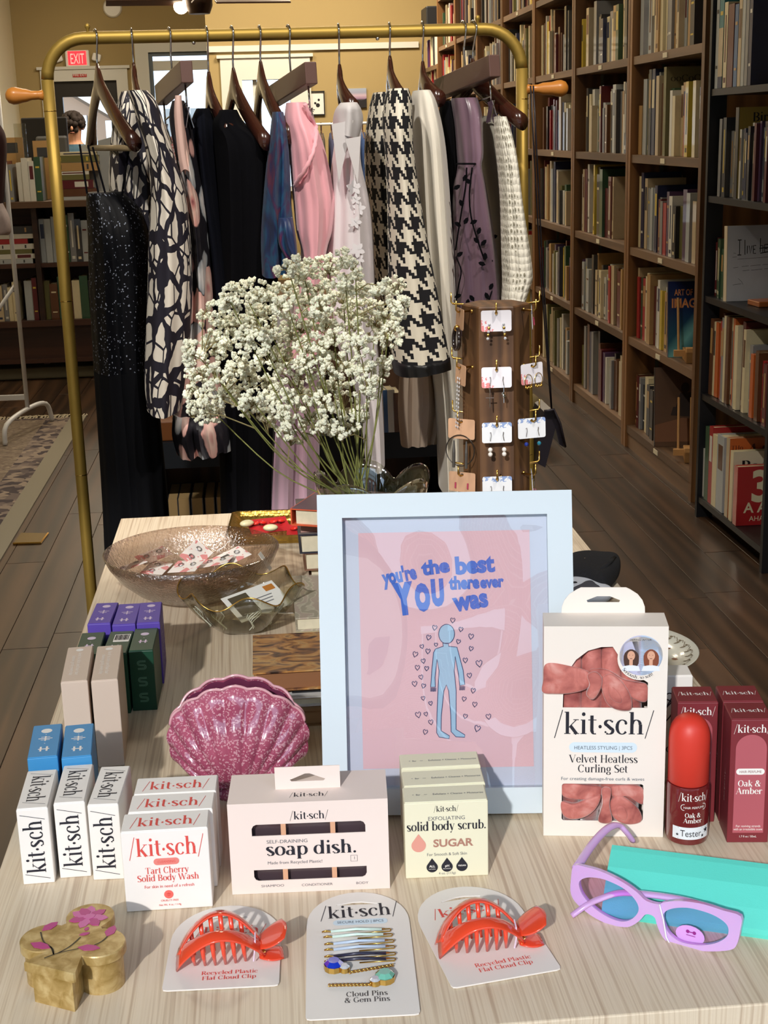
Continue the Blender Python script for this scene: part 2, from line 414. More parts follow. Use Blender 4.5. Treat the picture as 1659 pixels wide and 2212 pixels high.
def table_mat():
    n = NT('ash_veneer', .45); v = n.obj()
    w1 = n.vadd(v, n.vadd(n.noise(n.mapping(v, (5, 1.1, 5)), 1.0, 2, 0, 'Color'), (.022, .022, .022), 'MULTIPLY'))
    x = n.sep(w1)[0]
    lines = n.noise(n.mapping(n.comb(x, n.math('MULTIPLY', n.sep(v)[1], .012), 0.0), (1, 1, 1)), 230, 3, 0)
    fine = n.noise(n.mapping(v, (1, .02, 1)), 600, 2, 0)
    broad = n.noise(n.mapping(v, (1, .15, 1)), 7, 2, 0.3)
    col = n.ramp(lines, [(.34, '#b39a80'), (.44, '#d1bda1'), (.52, '#e3d3ba'), (.62, '#d9c6aa'), (.74, '#bda68c')])
    col = n.mix(n.math('MULTIPLY', fine, .35), col, '#cdb79c'); col = n.mix(n.math('MULTIPLY', broad, .35), col, '#e6d7c0')
    n.color(col); n.bump(lines, .05); return n.m
M_table = table_mat()
M_tan = mat('tan_wall_paint', '#a08d62', .85, var=.06, vscale=1.2)
M_cream = mat('cream_wall_paint', '#d9d0b4', .85, var=.05, vscale=1.2)
M_trim = mat('white_trim_paint', '#cfd0cc', .5)
M_ceil = mat('ceiling_paint', '#d8d2bf', .9)
M_black = mat('black_painted_wood', '#14151a', .5)
M_blackmetal = mat('black_metal', '#17171c', .4, .3)
M_gold = mat('brushed_gold', '#a2863f', .5, .65, var=.08, vscale=30)
M_chrome = mat('chrome', '#d8d8dc', .12, 1.0)
M_brass = mat('brass', '#d8ae5c', .25, 1.0)
M_white = mat('white_paint', '#e8e8e6', .5)
M_cardlabel = mat('cream_label_card', '#d8d0b8', .7)
def glass_mix(name, tint=(1, 1, 1), ior=1.45, rough=.02, bump=None, gain=1.0, dens=0.0):
    m = bpy.data.materials.new(name); m.use_nodes = True; N = m.node_tree.nodes; L = m.node_tree.links; N.remove(N['Principled BSDF'])
    tr = N.new('ShaderNodeBsdfTransparent'); tr.inputs[0].default_value = (*tint, 1); gl = N.new('ShaderNodeBsdfGlossy'); gl.inputs['Roughness'].default_value = rough
    fr = N.new('ShaderNodeMath'); fr.operation = 'MULTIPLY_ADD'; fr.inputs[1].default_value = .9; fr.inputs[2].default_value = ((ior - 1)/(ior + 1))**2; lw = N.new('ShaderNodeLayerWeight'); lw.inputs[0].default_value = .5; pw_ = N.new('ShaderNodeMath'); pw_.operation = 'POWER'; pw_.inputs[1].default_value = 4.5; L.new(lw.outputs['Facing'], pw_.inputs[0]); L.new(pw_.outputs[0], fr.inputs[0]); mx = N.new('ShaderNodeMixShader'); L.new(tr.outputs[0], mx.inputs[1]); L.new(gl.outputs[0], mx.inputs[2])
    mu = N.new('ShaderNodeMath'); mu.operation = 'MULTIPLY_ADD'; mu.inputs[1].default_value = gain; mu.inputs[2].default_value = dens; mu.use_clamp = True; L.new(fr.outputs[0], mu.inputs[0]); L.new(mu.outputs[0], mx.inputs[0])
    if bump:
        tc = N.new('ShaderNodeTexCoord'); nz = N.new('ShaderNodeTexNoise'); nz.inputs['Scale'].default_value = bump[0]; nz.inputs['Detail'].default_value = bump[3] if len(bump) > 3 else 1; L.new(tc.outputs['Object'], nz.inputs['Vector'])
        bp = N.new('ShaderNodeBump'); bp.inputs['Strength'].default_value = bump[1]; bp.inputs['Distance'].default_value = bump[2]; L.new(nz.outputs[0], bp.inputs['Height']); L.new(bp.outputs[0], gl.inputs['Normal']); L.new(bp.outputs[0], lw.inputs['Normal'])
    L.new(mx.outputs[0], N['Material Output'].inputs[0]); MATS[name] = m; return m
M_glasspane = glass_mix('window_glass', (1, 1, 1), 1.3)
M_red = mat('red_plate', '#b02326', .5)
M_side = mat('sidewalk_concrete', '#a9a59c', .9, var=.12, vscale=2)

# ------------------------------------------------------------------ room shell
YF, YB1, YB2, XL, XR, ZC = -0.6, 16.0, 14.2, -2.5, 2.25, 3.8
HEAD = 2.72
floor = struct('floor', box(XL, XR, YF, 16.2, -0.05, -0.004), M_floor, 'dark brown worn oak plank floor of the shop')
random.seed(3)
pw = 0.132; plank_meshes = {}
for i in range(27):
    x = -1.85 + i*pw; y = 2.0 - random.uniform(0, 1.6)
    while y < 9.6:
        L = random.choice((1.2, 1.5, 1.8, 2.1))
        if y + L > 2.0:
            if L not in plank_meshes: plank_meshes[L] = mesh('plank', mv(bbox(pw - .002, L - .003, .004, .0008, 1), 0, L/2, 0), M_floor)
            o = ob('plank', plank_meshes[L], None, floor, M=T(x + pw/2, y, -0.004))
        y += L
struct('ceiling', box(XL, XR, YF, 16.2, ZC, ZC + .1), M_ceil, 'plain pale ceiling high above the shop')
struct('wall_left', box(XL - .12, XL, YF, 16.2, -.05, ZC), M_cream, 'cream painted wall at the left edge')
struct('wall_right', box(XR, XR + .12, YF, 16.2, -.05, ZC), M_tan, 'tan wall behind the tall wooden bookcases')
# rear wall, left section with exit door and tall window
dr = [ony(113, 175, YB1).x, ony(252, 175, YB1).x, ony(180, 175, YB1).z]           # door opening
wn = [ony(320, 115, YB1).x, ony(452, 115, YB1).x, ony(380, 112, YB1).z, 0.75]      # window opening
def wall_with(name, x0, x1, y, holes, m, label, th=.12):
    g = holed([(x0, -.05), (x1, -.05), (x1, ZC), (x0, ZC)], [[(a, c), (b, c), (b, d), (a, d)] for a, b, c, d in holes], 0, th)
    return struct(name, xf(g, Matrix(((1, 0, 0, 0), (0, 0, 1, y), (0, 1, 0, 0), (0, 0, 0, 1)))), m, label)
XJ = ony(444, 60, YB2).x
wall_with('wall_back', XL, XJ + .12, YB1, [(dr[0], dr[1], .02, dr[2]), (wn[0], wn[1], wn[3], wn[2])], M_tan, 'darker tan rear wall with the exit door')
d2 = [ony(524, 200, YB2).x, ony(627, 200, YB2).x, ony(570, 172, YB2).z]
wall_with('wall_back_right', XJ, XR, YB2, [(d2[0], d2[1], .9, d2[2])], M_tan, 'lighter tan rear wall with two framed pictures')
struct('wall_return', box(XJ, XJ + .12, YB2 + .12, YB1, 0, ZC), M_tan, 'short tan return wall beside the bright window')
# door_1 casing, door leaf with glass
def casing(name, x0, x1, z0, z1, y, w=.11, sill=False, label=None):
    c = struct(name, join(box(x0 - w, x0, y - .03, y + .12, z0, z1 + w), box(x1, x1 + w, y - .03, y + .12, z0, z1 + w), box(x0, x1, y - .03, y + .12, z1, z1 + w)), M_trim, label)
    cap = ob('casing_cap', box(x0 - w - .03, x1 + w + .03, y - .05, y - .0, z1 + w, z1 + w + .03), M_trim, c)
    if sill: ob('window_sill', box(x0 - w, x1 + w, y - .06, y + .1, z0 - .04, z0), M_trim, c)
    return c
d1 = casing('door_1', dr[0], dr[1], 0.0, dr[2], YB1, .12, label='white framed glass exit door under the red sign')
M_dkframe = mat('dark_door_frame', '#1d1a1a', .4)
w_ = dr[1] - dr[0]
ob('door_leaf', join(box(dr[0], dr[0] + .09, YB1 + .03, YB1 + .08, .02, dr[2]), box(dr[1] - .09, dr[1], YB1 + .03, YB1 + .08, .02, dr[2]), box(dr[0] + .09, dr[1] - .09, YB1 + .03, YB1 + .08, dr[2] - .16, dr[2]), box(dr[0] + .09, dr[1] - .09, YB1 + .03, YB1 + .08, .02, .3)), M_dkframe, d1)
ob('pane', box(dr[0] + .09, dr[1] - .09, YB1 + .05, YB1 + .056, .3, dr[2] - .16), M_glasspane, d1)
ob('sign_plate', box(ony(158, 163, YB1).x, ony(188, 163, YB1).x, YB1 - .036, YB1 - .031, ony(170, 167, YB1).z, ony(170, 160, YB1).z), M_red, d1)
zz = ony(172, 166, YB1).z
ob('lettering', xf(txt('FIRE EXIT', .034, 0, 0, 'sans'), T(ony(173, 163, YB1).x, YB1 - .0365, zz + .005, pi/2)), M_white, d1)
w1 = casing('window_1', wn[0], wn[1], wn[3], wn[2], YB1, .14, True, 'tall bright window with white casing beside the exit door')
zb = ony(380, 141, YB1).z
ob('transom_bar', box(wn[0], wn[1], YB1 + .02, YB1 + .08, zb - .05, zb + .05), M_trim, w1)
ob('pane', box(wn[0], wn[1], YB1 + .05, YB1 + .056, wn[3], zb - .05), M_glasspane, w1)
ob('pane', box(wn[0], wn[1], YB1 + .05, YB1 + .056, zb + .05, wn[2]), M_glasspane, w1)
ob('sash_frame', join(box(wn[0], wn[0] + .04, YB1 + .01, YB1 + .07, wn[3], wn[2]), box(wn[0] + .04, wn[1], YB1 + .01, YB1 + .07, wn[2] - .04, wn[2])), mat('grey_sash', '#5b6670', .5), w1)
w2 = casing('window_2', d2[0], d2[1], .9, d2[2], YB2, .2, True, 'bright window with pale casing right of the dark hangers')
ob('pane', box(d2[0], d2[1], YB2 + .05, YB2 + .056, .9, d2[2]), M_glasspane, w2)
ob('mullion', box(d2[0] + .1, d2[0] + .14, YB2 + .03, YB2 + .07, .9, d2[2]), M_trim, w2)
za, zb2 = ony(600, 110, YB2).z, ony(600, 97, YB2).z
struct('trim_1', box(XJ - .0, 1.62, YB2 - .03, YB2, za, zb2), M_trim, 'white picture rail across the rear wall')
# shop front behind the camera: sill, header and side piers around the display window
wall_with('wall_front', XL - .12, XR + .12, YF - .12, [(-2.3, 2.05, .35, HEAD)], M_tan, 'shop front wall with the display window opening')
struct('sidewalk', box(-30, 30, -30, YF - .12, -.14, -.06), M_side, 'pale concrete pavement outside the shop')
struct('yard', box(-30, 30, 16.2, 40, -.14, -.06), M_side, 'pale paved yard behind the shop')
# brick building across the street (seen mirrored in the picture glazing)
M_brick = NT('street_brick', .85); v_ = M_brick.obj(); bt = M_brick.N.new('ShaderNodeTexBrick'); M_brick.L.new(M_brick.mapping(v_, (1, 1, 1), (pi/2, 0, 0)), bt.inputs[0])
bt.inputs['Scale'].default_value = 4.0; bt.inputs['Color1'].default_value = (*hexa('#9c5240'), 1); bt.inputs['Color2'].default_value = (*hexa('#87432f'), 1); bt.inputs['Mortar'].default_value = (*hexa('#b59a86'), 1)
M_brick.color(bt.outputs[0]); M_brick = M_brick.m
FX0, FX1, FY = -3.6, 16, -15.0
bld = tag(ob('brick_building', box(FX0, FX1, FY - 4, FY, 0, 9.2), M_brick), 'red brick building with white cornice across the street', 'building')
ob('cornice', join(box(FX0 - .3, FX1, FY, FY + .5, 8.8, 9.6), box(FX0, FX1, FY, FY + .25, 8.3, 8.8), box(FX0, FX1, FY, FY + .2, 4.4, 4.8)), M_trim, bld)
for i in range(6):
    for j in range(2):
        x = FX0 + 1.4 + i*2.6; z = 1.0 + j*4.2
        f = ob('window', join(box(x - .1, x + 1.3, FY, FY + .12, z - .1, z), box(x - .1, x, FY, FY + .1, z, z + 2.4), box(x + 1.2, x + 1.3, FY, FY + .1, z, z + 2.4), box(x - .2, x + 1.4, FY, FY + .15, z + 2.4, z + 2.75)), M_trim, bld)
        ob('pane', box(x, x + 1.2, FY, FY + .05, z, z + 2.4), mat('dark_pane', '#2b3440', .1), f)
nb = tag(ob('stone_building', box(-20, FX0 - .4, FY - 4, FY, 0, 8.6), mat('pale_stone', '#b3a895', .9, var=.1, vscale=1.5)), 'tall pale stone building at the left across the street', 'building')
ob('cornice', box(-20, FX0 - .4, FY, FY + .4, 8.0, 8.6), M_trim, nb)
for i in range(5):
    for j in range(3): f = ob('window', box(-18 + i*3, -16.8 + i*3, FY, FY + .06, 1.2 + j*3.2, 3.4 + j*3.2) if j < 2 else box(-18 + i*3, -16.8 + i*3, FY, FY + .06, 6.6, 7.8), mat('dark_pane', '#2b3440', .1), nb)
# building behind the rear door: sloping ramp bands
b2 = tag(ob('ramp_building', box(-8, -2.05, 26, 30, 0, 9), mat('tan_stucco', '#8f7a68', .9)), 'tan building with sloping stair bands behind the exit door', 'building')
for k in range(4):
    ob('stair_band', xf(box(-2.6, 1.9, 25.8, 26.0, -.14, .14), T(-3.7, 0, 1.2 + k*1.5, 0, radians(32))), mat('pale_band', '#c9c3bb', .8), b2)
for k in range(7):
    for j in range(2):
        f = ob('window', box(-6.9 + k*.72, -6.5 + k*.72, 25.85, 26, 1.3 + j*1.9 - k*.1, 2.3 + j*1.9 - k*.1), mat('pale_glass', '#dfe8f2', .2), b2)
b3 = tag(ob('brick_house', box(-2.6, -.6, 33, 36, 0, 1.4), M_brick), 'low brick house with white chimney posts outside the window', 'building')
for x in (-1.9, -1.3, -.9): ob('chimney', box(x - .1, x + .1, 33, 33.3, 1.4, 2.0), M_trim, b3)

# things on the rear walls
p = ony(168, 127, YB1)
ex = thing('exit_sign', 'white exit sign with glowing red letters above the rear door', 'exit sign', T(p.x, YB1 - .03, p.z))
hw, hh = .125, .085
ob('housing', mv(xf(bbox(hw*2, .05, hh*2, .01), T(0, 0, 0)), 0, 0, -hh), M_white, ex)
ob('lit_panel', mv(box(-hw + .03, hw - .03, -.028, -.0255, -hh + .02, hh - .01), 0, 0, 0), mat('exit_red', (1, .02, .03), .4, emit=(1, .02, .03), es=1.6), ex)
print_on(ex, txt('EXIT', .15, 0, -.052, 'sans', width=.15), mat('exit_letter', (1, .25, .2), .4, emit=(1, .3, .25), es=1.2), FRONT(-.029), 'lettering')
for s in (-1, 1): ob('lamp_head', xf(bbox(.09, .06, .08, .015), T(s*.19, 0, -.03, 0, s*.3)), M_white, ex)
p = ony(243, 17, YB1); tag(ob('smoke_detector', xf(lathe([(0, .04), (.085, .035), (.1, .015), (.1, 0)], 24, cap1=True), T(p.x, YB1, p.z, pi/2)), M_white, smooth=40), 'round white disc fixed high on the rear wall', 'smoke detector')
p = ony(682, 223, YB2); fr = thing('picture_frame', 'black framed line drawing on the tan rear wall', 'picture', T(p.x, YB2 - .012, p.z))
ob('frame', xf(holed(rrect(.175, .225, .002), [rrect(.155, .205, .002)], -.012, .012), Matrix(((1, 0, 0, 0), (0, 0, 1, 0), (0, 1, 0, 0), (0, 0, 0, 1)))), M_black, fr)
ob('print', box(-.08, .08, .002, .005, -.104, .104), mat('print_paper', '#d7dad9', .6), fr)
ob('ink_drawing', xf(join(flat(circle(.02, 10, .02, -.02)), flat(circle(.012, 8, -.005, .0), .00005), flat(circle(.012, 8, .03, .03), .0001), flat(rrect(.04, .008, .003, 2, -.03, -.06)), flat(rrect(.025, .008, .003, 2, -.035, -.075))), FRONT(.0015)), M_black, fr)
p = ony(768, 212, YB2); cv = thing('canvas_picture', 'unframed dusk landscape canvas on the tan rear wall', 'picture', T(p.x, YB2 - .0125, p.z))
def dusk():
    n = NT('dusk_print', .6); z = n.sep(n.obj())[2]
    f = n.math('ADD', n.math('MULTIPLY', z, 5.0), .5)
    n.color(n.ramp(f, [(.0, '#241f26'), (.42, '#2c2630'), (.47, '#8a6f8f'), (.62, '#b9a3b5'), (.75, '#8f95ad'), (1, '#9aa7bd')])); return n.m
ob('canvas', box(-.105, .105, -.012, .012, -.09, .09), dusk(), cv)
hl = []
for i in range(9): hl.append((-.105 + .02625*i, -.03 + .025*noise.noise((i*.7, 3, 1)) + .004*i*(.5)))
ob('hill_shape', xf(flat(hl + [(.105, -.09), (-.105, -.09)]), FRONT(-.0125)), mat('hill_ink', '#17151a', .7), cv)
# ceiling fan with light
p = ony(430, 13, 10.0)
fan = thing('ceiling_fan', 'brown bladed ceiling fan near the top of the picture', 'ceiling fan', T(p.x, 10.0, p.z))
ob('hub', lathe([(0, -.05), (.07, -.05), (.09, 0), (.09, .1), (.02, .14)], 20), mat('fan_bronze', '#3a2a20', .4, .6), fan, 40)
ob('downrod', lathe([(.018, .12), (.018, ZC - p.z)], 10), MATS['fan_bronze'], fan)
for k in range(4):
    ob('blade', xf(mv(xf(bbox(.5, .12, .012, .004), T(0, 0, 0, .2)), .36, 0, .02), T(0, 0, 0, 0, 0, k*pi/2 + .12)), mat('fan_blade', '#4a3020', .5), fan)
ob('lamp_globe', sphere(.05, 14, 8, (-.12, 0, .0)), mat('fan_lamp', (1, .85, .65), .5, emit=(1, .8, .55), es=6), fan, True)

# fill lamps added overhead, out of view, to brighten the dim interior
def fill_lamp(x, y, power, lab):
    t = thing('fill_light', lab, 'fill light', T(x, y, ZC - .12))
    ob('housing', mv(bbox(.5, 1.0, .1, .01), 0, 0, .02), M_white, t)
    ob('diffuser', box(-.22, .22, -.47, .47, .0, .02), mat('fill_lamp_diffuser', (1, .93, .8), .5, emit=(1, .88, .68), es=3), t)
    l = bpy.data.lights.new('lamp', 'AREA'); l.shape = 'RECTANGLE'; l.size = .44; l.size_y = .94; l.energy = power; l.color = (1, .84, .62)
    o = link(bpy.data.objects.new('lamp_light', l), t); o.location = (0, 0, -.01)
for i, (x, y, e, l) in enumerate([(.0, 5.0, 16, 'added overhead fill light behind the clothes rack'), (-.9, 7.6, 20, 'added overhead fill light above the rug'), (.7, 8.4, 20, 'added overhead fill light above the middle of the aisle'), (-.9, 12.0, 80, 'added overhead fill light above the till'), (.8, 12.2, 115, 'added overhead fill light before the rear wall')]):
    fill_lamp(x, y, e, l)

def fill_spot(x, y, target, power, lab):  # unseen spotlights, added only to brighten the hanging clothes
    t = thing('fill_spotlight', lab, 'spotlight', T(x, y, ZC - .14)); d = (Vector(target) - Vector((x, y, ZC - .14))).normalized(); q = d.to_track_quat('-Z', 'Y').to_matrix().to_4x4()
    ob('canopy', mv(bbox(.1, .1, .03, .004), 0, 0, .11), M_blackmetal, t); ob('arm', tube([(0, 0, .12), (0, 0, .02)], .008, 8), M_blackmetal, t)
    ob('lamp_head', xf(lathe([(.0, .1), (.04, .1), (.045, .06), (.05, -.04), (.046, -.04), (.042, .05)], 20), q), M_blackmetal, t, True)
    l = bpy.data.lights.new('spot', 'SPOT'); l.energy = power; l.color = (1, .93, .83); l.spot_size = radians(43); l.spot_blend = .6; l.shadow_soft_size = .05
    o = link(bpy.data.objects.new('spot_light', l), t); o.matrix_local = Matrix.Translation(d*.05) @ q
fill_spot(-.85, .9, (-.05, 3.0, 1.22), 205, 'left added fill spotlight aimed at the clothes rack'); fill_spot(.95, .9, (.2, 3.0, 1.22), 205, 'right added fill spotlight aimed at the clothes rack')

# ------------------------------------------------------------------ books
PAL = {'cream': '#d6cba8', 'white': '#d3d3cd', 'tan': '#b08d5c', 'brown': '#5d3a22', 'black': '#1d1c20', 'navy': '#232c4f', 'blue': '#2d5f96', 'grey': '#84868a', 'maroon': '#5a1c22', 'red': '#a3262b',
       'orange': '#c0602a', 'yellow': '#cdb545', 'green': '#31513a', 'olive': '#6c6a3d', 'pink': '#c9686a', 'purple': '#4b3356', 'beige': '#bfae8f', 'silver': '#a9b0b4', 'teal': '#2c7a86', 'charcoal': '#37383c'}
BM = {k: mat('book_' + k, v, .38, coat=.35, var=.12, vscale=9) for k, v in PAL.items()}
M_page = mat('book_pages', '#cdbf9d', .8, var=.1, vscale=60)
_t = .07
book_cover = mesh('book', join(box(0, .03, -.5, .5, 0, 1), box(.03, 1, -.5, -.5 + _t, 0, 1), box(.03, 1, .5 - _t, .5, 0, 1)), BM['cream'])
book_pages = mesh('page_block', box(.03, .97, -.5 + _t, .5 - _t, .015, .985), M_page)
sp_lines = [mesh('spine_print', join(box(-.004, 0, -.3, .3, .75, .79), box(-.004, 0, -.3, .3, .2, .23)), None), mesh('spine_print', box(-.004, 0, -.32, .32, .55, .88), None), mesh('spine_print', join(box(-.004, 0, -.12, .16, .3, .85), box(-.004, 0, -.25, .25, .06, .12)), None)]
for me in sp_lines: me.materials.append(BM['cream'])
NBOOK = [0]
def setm(o, m):
    o.material_slots[0].link = 'OBJECT'; o.material_slots[0].material = m
def book(M, d, t, h, colr, label=None, group=None, prt=True, cat='book'):
    """book with its spine towards local -x"""
    o = ob('book', book_cover, None, M=M @ Matrix.Diagonal((d, t, h, 1))); setm(o, BM[colr])
    ob('page_block', book_pages, None, o)
    if prt and random.random() < .6:
        q = ob('spine_print', random.choice(sp_lines), None, o)
        setm(q, BM[random.choice(['cream', 'white', 'yellow', 'tan']) if colr in ('brown', 'black', 'navy', 'blue', 'maroon', 'red', 'green', 'purple', 'teal', 'charcoal', 'orange', 'olive', 'grey') else random.choice(['charcoal', 'navy', 'maroon', 'brown'])])
    NBOOK[0] += 1
    if label: tag(o, label, cat, group)
    return o
COLS = ['cream', 'white', 'tan', 'brown', 'black', 'navy', 'grey', 'maroon', 'red', 'tan', 'yellow', 'charcoal', 'green', 'brown', 'olive', 'purple', 'beige', 'silver', 'charcoal', 'cream', 'white', 'beige', 'silver', 'grey', 'maroon', 'navy', 'cream']
ORD = ['', 'first', 'second', 'third', 'fourth', 'fifth', 'sixth', 'seventh', 'eighth', 'ninth', 'tenth'] 
def nth(i): return ORD[i] if i <= 10 else '%d%s' % (i, {1: 'st', 2: 'nd', 3: 'rd'}.get(i % 10, 'th') if i % 100 not in (11, 12, 13) else 'th')
farV, farF, farI = [], [], []
FARM = list(BM)
def row(xf_, y_far, y_near, z, hr, tr, where, cols=COLS, indiv=True, group=None, seed=0, dr_=(.15, .22), end='far end', gaps=0):
    """books standing side by side, from far (large y) to near, spines to -x"""
    random.seed(seed); y = y_far; i = 0; hbase = random.uniform(*hr)
    while True:
        t = random.uniform(*tr)
        if y - t < y_near: break
        if random.random() < .3: hbase = random.uniform(*hr)
        h = min(hr[1], max(hr[0], hbase + random.uniform(-.03, .03))); d = random.uniform(*dr_); c = random.choice(cols); i += 1
        x = xf_ + random.uniform(0, .03)
        if indiv:
            sz = 'thick' if t > .045 else 'thin' if t < .028 else 'medium'
            tl = 'tall' if h > (hr[0] + hr[1])/2 else 'short'
            lean = radians(random.uniform(-1, 1))
            book(T(x, y - t/2, z + .001, lean), d, t*.96, h, c, '%s %s %s book, %s from the %s, %s' % (tl, sz, c, nth(i), end, where), group)
        else:
            o = len(farV); v, f = box(x, x + d, y - t*.96, y, z + .001, z + h); farV.extend(v); farF.extend(tuple(k + o for k in q) for q in f); farI.extend([FARM.index(c)]*6)
        y -= t
    return y

def cover_book(M, w, h, t, m, label, cat='book', pages=True, sm=None):
    """book standing with its front cover to local -y, spine at -x; M at bottom centre of front cover"""
    o = thing('book', label, cat, M); 
    ob('front_cover', box(-w/2, w/2, 0, .003, 0, h), m, o); ob('back_cover', box(-w/2, w/2, t - .003, t, 0, h), sm or m, o)
    ob('spine', box(-w/2 - .002, -w/2, 0, t, 0, h), sm or m, o); ob('page_block', box(-w/2 + .002, w/2 - .004, .003, t - .003, .004, h - .004), M_page, o)
    return o
# ------------------------------------------------------------------ tall wooden bookcases along the right
XW, XWB = 1.60, 1.92
BAYS = [5.10, 6.14, 7.235, 8.28, 9.35, 10.40, 11.50, 12.60]
SHZ = [0.10, 0.50, 0.89, 1.28, 1.68, 2.08, 2.48]
ZT = 2.9
names = ['nearest', 'second', 'third', 'fourth', 'fifth', 'sixth', 'farthest']
shelf_me = {}
for b in range(7):
    y0, y1 = BAYS[b] + .004, BAYS[b + 1] - .004
    bc = thing('wooden_bookcase', 'tall brown wooden bookcase, %s in the row along the right' % names[b], 'bookcase', T(XW, y0, 0))
    L = y1 - y0
    for yy in (0, L - .034): ob('side_panel', box(0, XWB - XW, yy, yy + .034, 0, ZT), M_case, bc)
    ob('back_panel', box(XWB - XW - .012, XWB - XW, .034, L - .034, 0, ZT), M_caseback, bc)
    ob('plinth', box(.012, .03, .034, L - .034, 0, .07), M_shelfe, bc)
    ob('top_board', box(0, XWB - XW, .034, L - .034, ZT - .03, ZT), M_case, bc)
    for k, z in enumerate(SHZ):
        s = ob('shelf', box(.006, XWB - XW - .013, .035, L - .035, z - .033, z), M_shelfe, bc)
        if (b + k) % 3 != 1 or b == 0: ob('label_holder', box(.003, .006, L*.5 - .03, L*.5 + .03, z - .027, z - .008), M_cardlabel, s)
    for yy in (.12,): ob('shelf_standard', box(.13, .145, L - .038, L - .034, .1, ZT - .05), mat('zinc_strip', '#6f6f62', .5, .6), bc)
    for k, z in enumerate(SHZ[:-1]):
        hmax = SHZ[k + 1] - z - .06
        if b == 0 and k < 5:
            near = {0: 5.71, 1: 5.56, 2: 5.19, 3: 5.17, 4: 5.36}[k]
            if k == 3:
                ye = onx(1440, 190, XW + .03).y; cv_ = cover_book(T(XW + .03 + .125, ye, z + .001), .25, .34, .035, mat('olive_cover', '#7c7350', .5), 'tall olive encyclopedia standing above the third shelf books', sm=BM['olive'])
                print_on(cv_, txt('ENCYCLOP', .034, -.01, .285, 'serif', width=.2), mat('sepia_ink', '#3c3526', .6), FRONT(0))
                row(XW + .025, y1 - .05, ye + .04, z, (.2, hmax), (.022, .055), 'fourth shelf left, nearest wooden bookcase', group='books in the nearest wooden bookcase', seed=190)
                row(XW + .025, ye - .002, near, z, (.2, .275), (.022, .05), 'fourth shelf right, nearest wooden bookcase', group='books in the nearest wooden bookcase', seed=191); continue
            row(XW + .025, y1 - .05, near, z, (.2, hmax), (.022, .055), '%s shelf up, nearest wooden bookcase' % nth(k + 1), group='books in the nearest wooden bookcase', seed=100 + k)
        elif b == 1 and k < 5:
            row(XW + .025, y1 - .05, y0 + .08 + .3*(k == 2), z, (.19, hmax), (.026, .062), '%s shelf up, second wooden bookcase' % nth(k + 1), indiv=(k in (1, 2, 3, 4)), group='books in the second wooden bookcase', seed=200 + k)
        else:
            row(XW + .025, y1 - .05, y0 + .06 + random.uniform(0, .25), z, (.18, hmax), (.02, .05), '', indiv=False, seed=300 + b*10 + k)
# low bookcase past the end of the row
bc = thing('wooden_bookcase', 'lower brown wooden bookcase beyond the far end of the row', 'bookcase', T(XW, 12.62, 0))
for yy in (0, 1.15): ob('side_panel', box(0, .32, yy, yy + .05, 0, 1.95), M_case, bc)
ob('back_panel', box(.3, .32, .05, 1.15, 0, 1.95), M_caseback, bc)
for k, z in enumerate((.1, .5, .9, 1.3, 1.68, 1.95)):
    ob('shelf', box(.006, .3, .05, 1.15, z - .035, z), M_shelfe, bc)
    row(XW + .03, 13.72, 12.7, z, (.2, .3), (.025, .05), '', indiv=False, seed=400 + k)
tag(ob('storage_box', mv(bbox(.3, .4, .22, .01), 1.72, 13.3, 2.24), M_black), 'black storage box on top of the far books', 'box')
me = bpy.data.meshes.new('far_books'); me.from_pydata(farV, [], farF)
for k in FARM: me.materials.append(BM[k])
me.polygons.foreach_set('material_index', farI); me.update()
tag(link(bpy.data.objects.new('far_books', me)), 'rows of mixed books in the farther wooden bookcases', 'books', kind='stuff')

# face-out books and wooden easels in the nearest bookcase
M_pine = mat('pine_block', '#b98b54', .6, var=.15, vscale=25)
def art_mat():
    n = NT('comet_cover', .25); s = n.sep(n.obj()); x, z = s[0], s[2]
    d = n.math('SUBTRACT', n.math('MULTIPLY', x, 1.25), n.math('SUBTRACT', z, .13))
    tail = n.math('SUBTRACT', 1.0, n.math('MULTIPLY', n.math('ABSOLUTE', d), 14.0)); tail = n.math('MULTIPLY', n.math('MAXIMUM', tail, 0.0), n.noise(n.obj(), 9, 3))
    base = n.ramp(n.math('MULTIPLY', z, 3.2), [(0, '#1f5f6c'), (.3, '#16506b'), (.6, '#10305f'), (1, '#14245c')])
    n.color(n.mix(n.math('MULTIPLY', tail, 1.5), base, '#7fc9cc')); return n.m
ab = cover_book(T(1.725, 5.47, .501, radians(-8), 0, radians(-8)), .235, .30, .02, art_mat(), 'dark blue art book facing out with orange title and comet', sm=BM['navy'])
print_on(ab, txt('ART OF', .034, -.058, .245, 'sans', bold=.02, width=.072), mat('orange_ink', '#d9915a', .5), FRONT(0))
print_on(ab, txt('IMAG!', .05, -.052, .197, 'sans', bold=.03, width=.108), MATS['orange_ink'], FRONT(0))
print_on(ab, flat([(.03, .19), (.05, .2), (.045, .17), (.025, .155)]), MATS['orange_ink'], FRONT(0), 'comet_head')
db = cover_book(T(1.74, 5.62, .101, radians(-8), 0, radians(-8)), .27, .33, .02, mat('brown_cover', '#5d4636', .3, coat=.5, var=.35, vscale=12), 'large dark brown picture book facing out with a seated rider', sm=BM['black'])
print_on(db, join(flat(circle(.018, 12, -.01, .245, .022)), flat([(-.05, .16), (.03, .16), (.04, .225), (-.03, .225)], .00004), flat([(-.07, .13), (.06, .12), (.07, .165), (-.06, .165)], .00008)), mat('rider_ink', '#2b1d17', .6), FRONT(0), 'printed_figure')
print_on(db, flat([(-.135, .02), (.13, .02), (.13, .1), (-.02, .12), (-.135, .09)]), mat('rider_ground', '#7a5238', .6), FRONT(0), 'printed_ground')
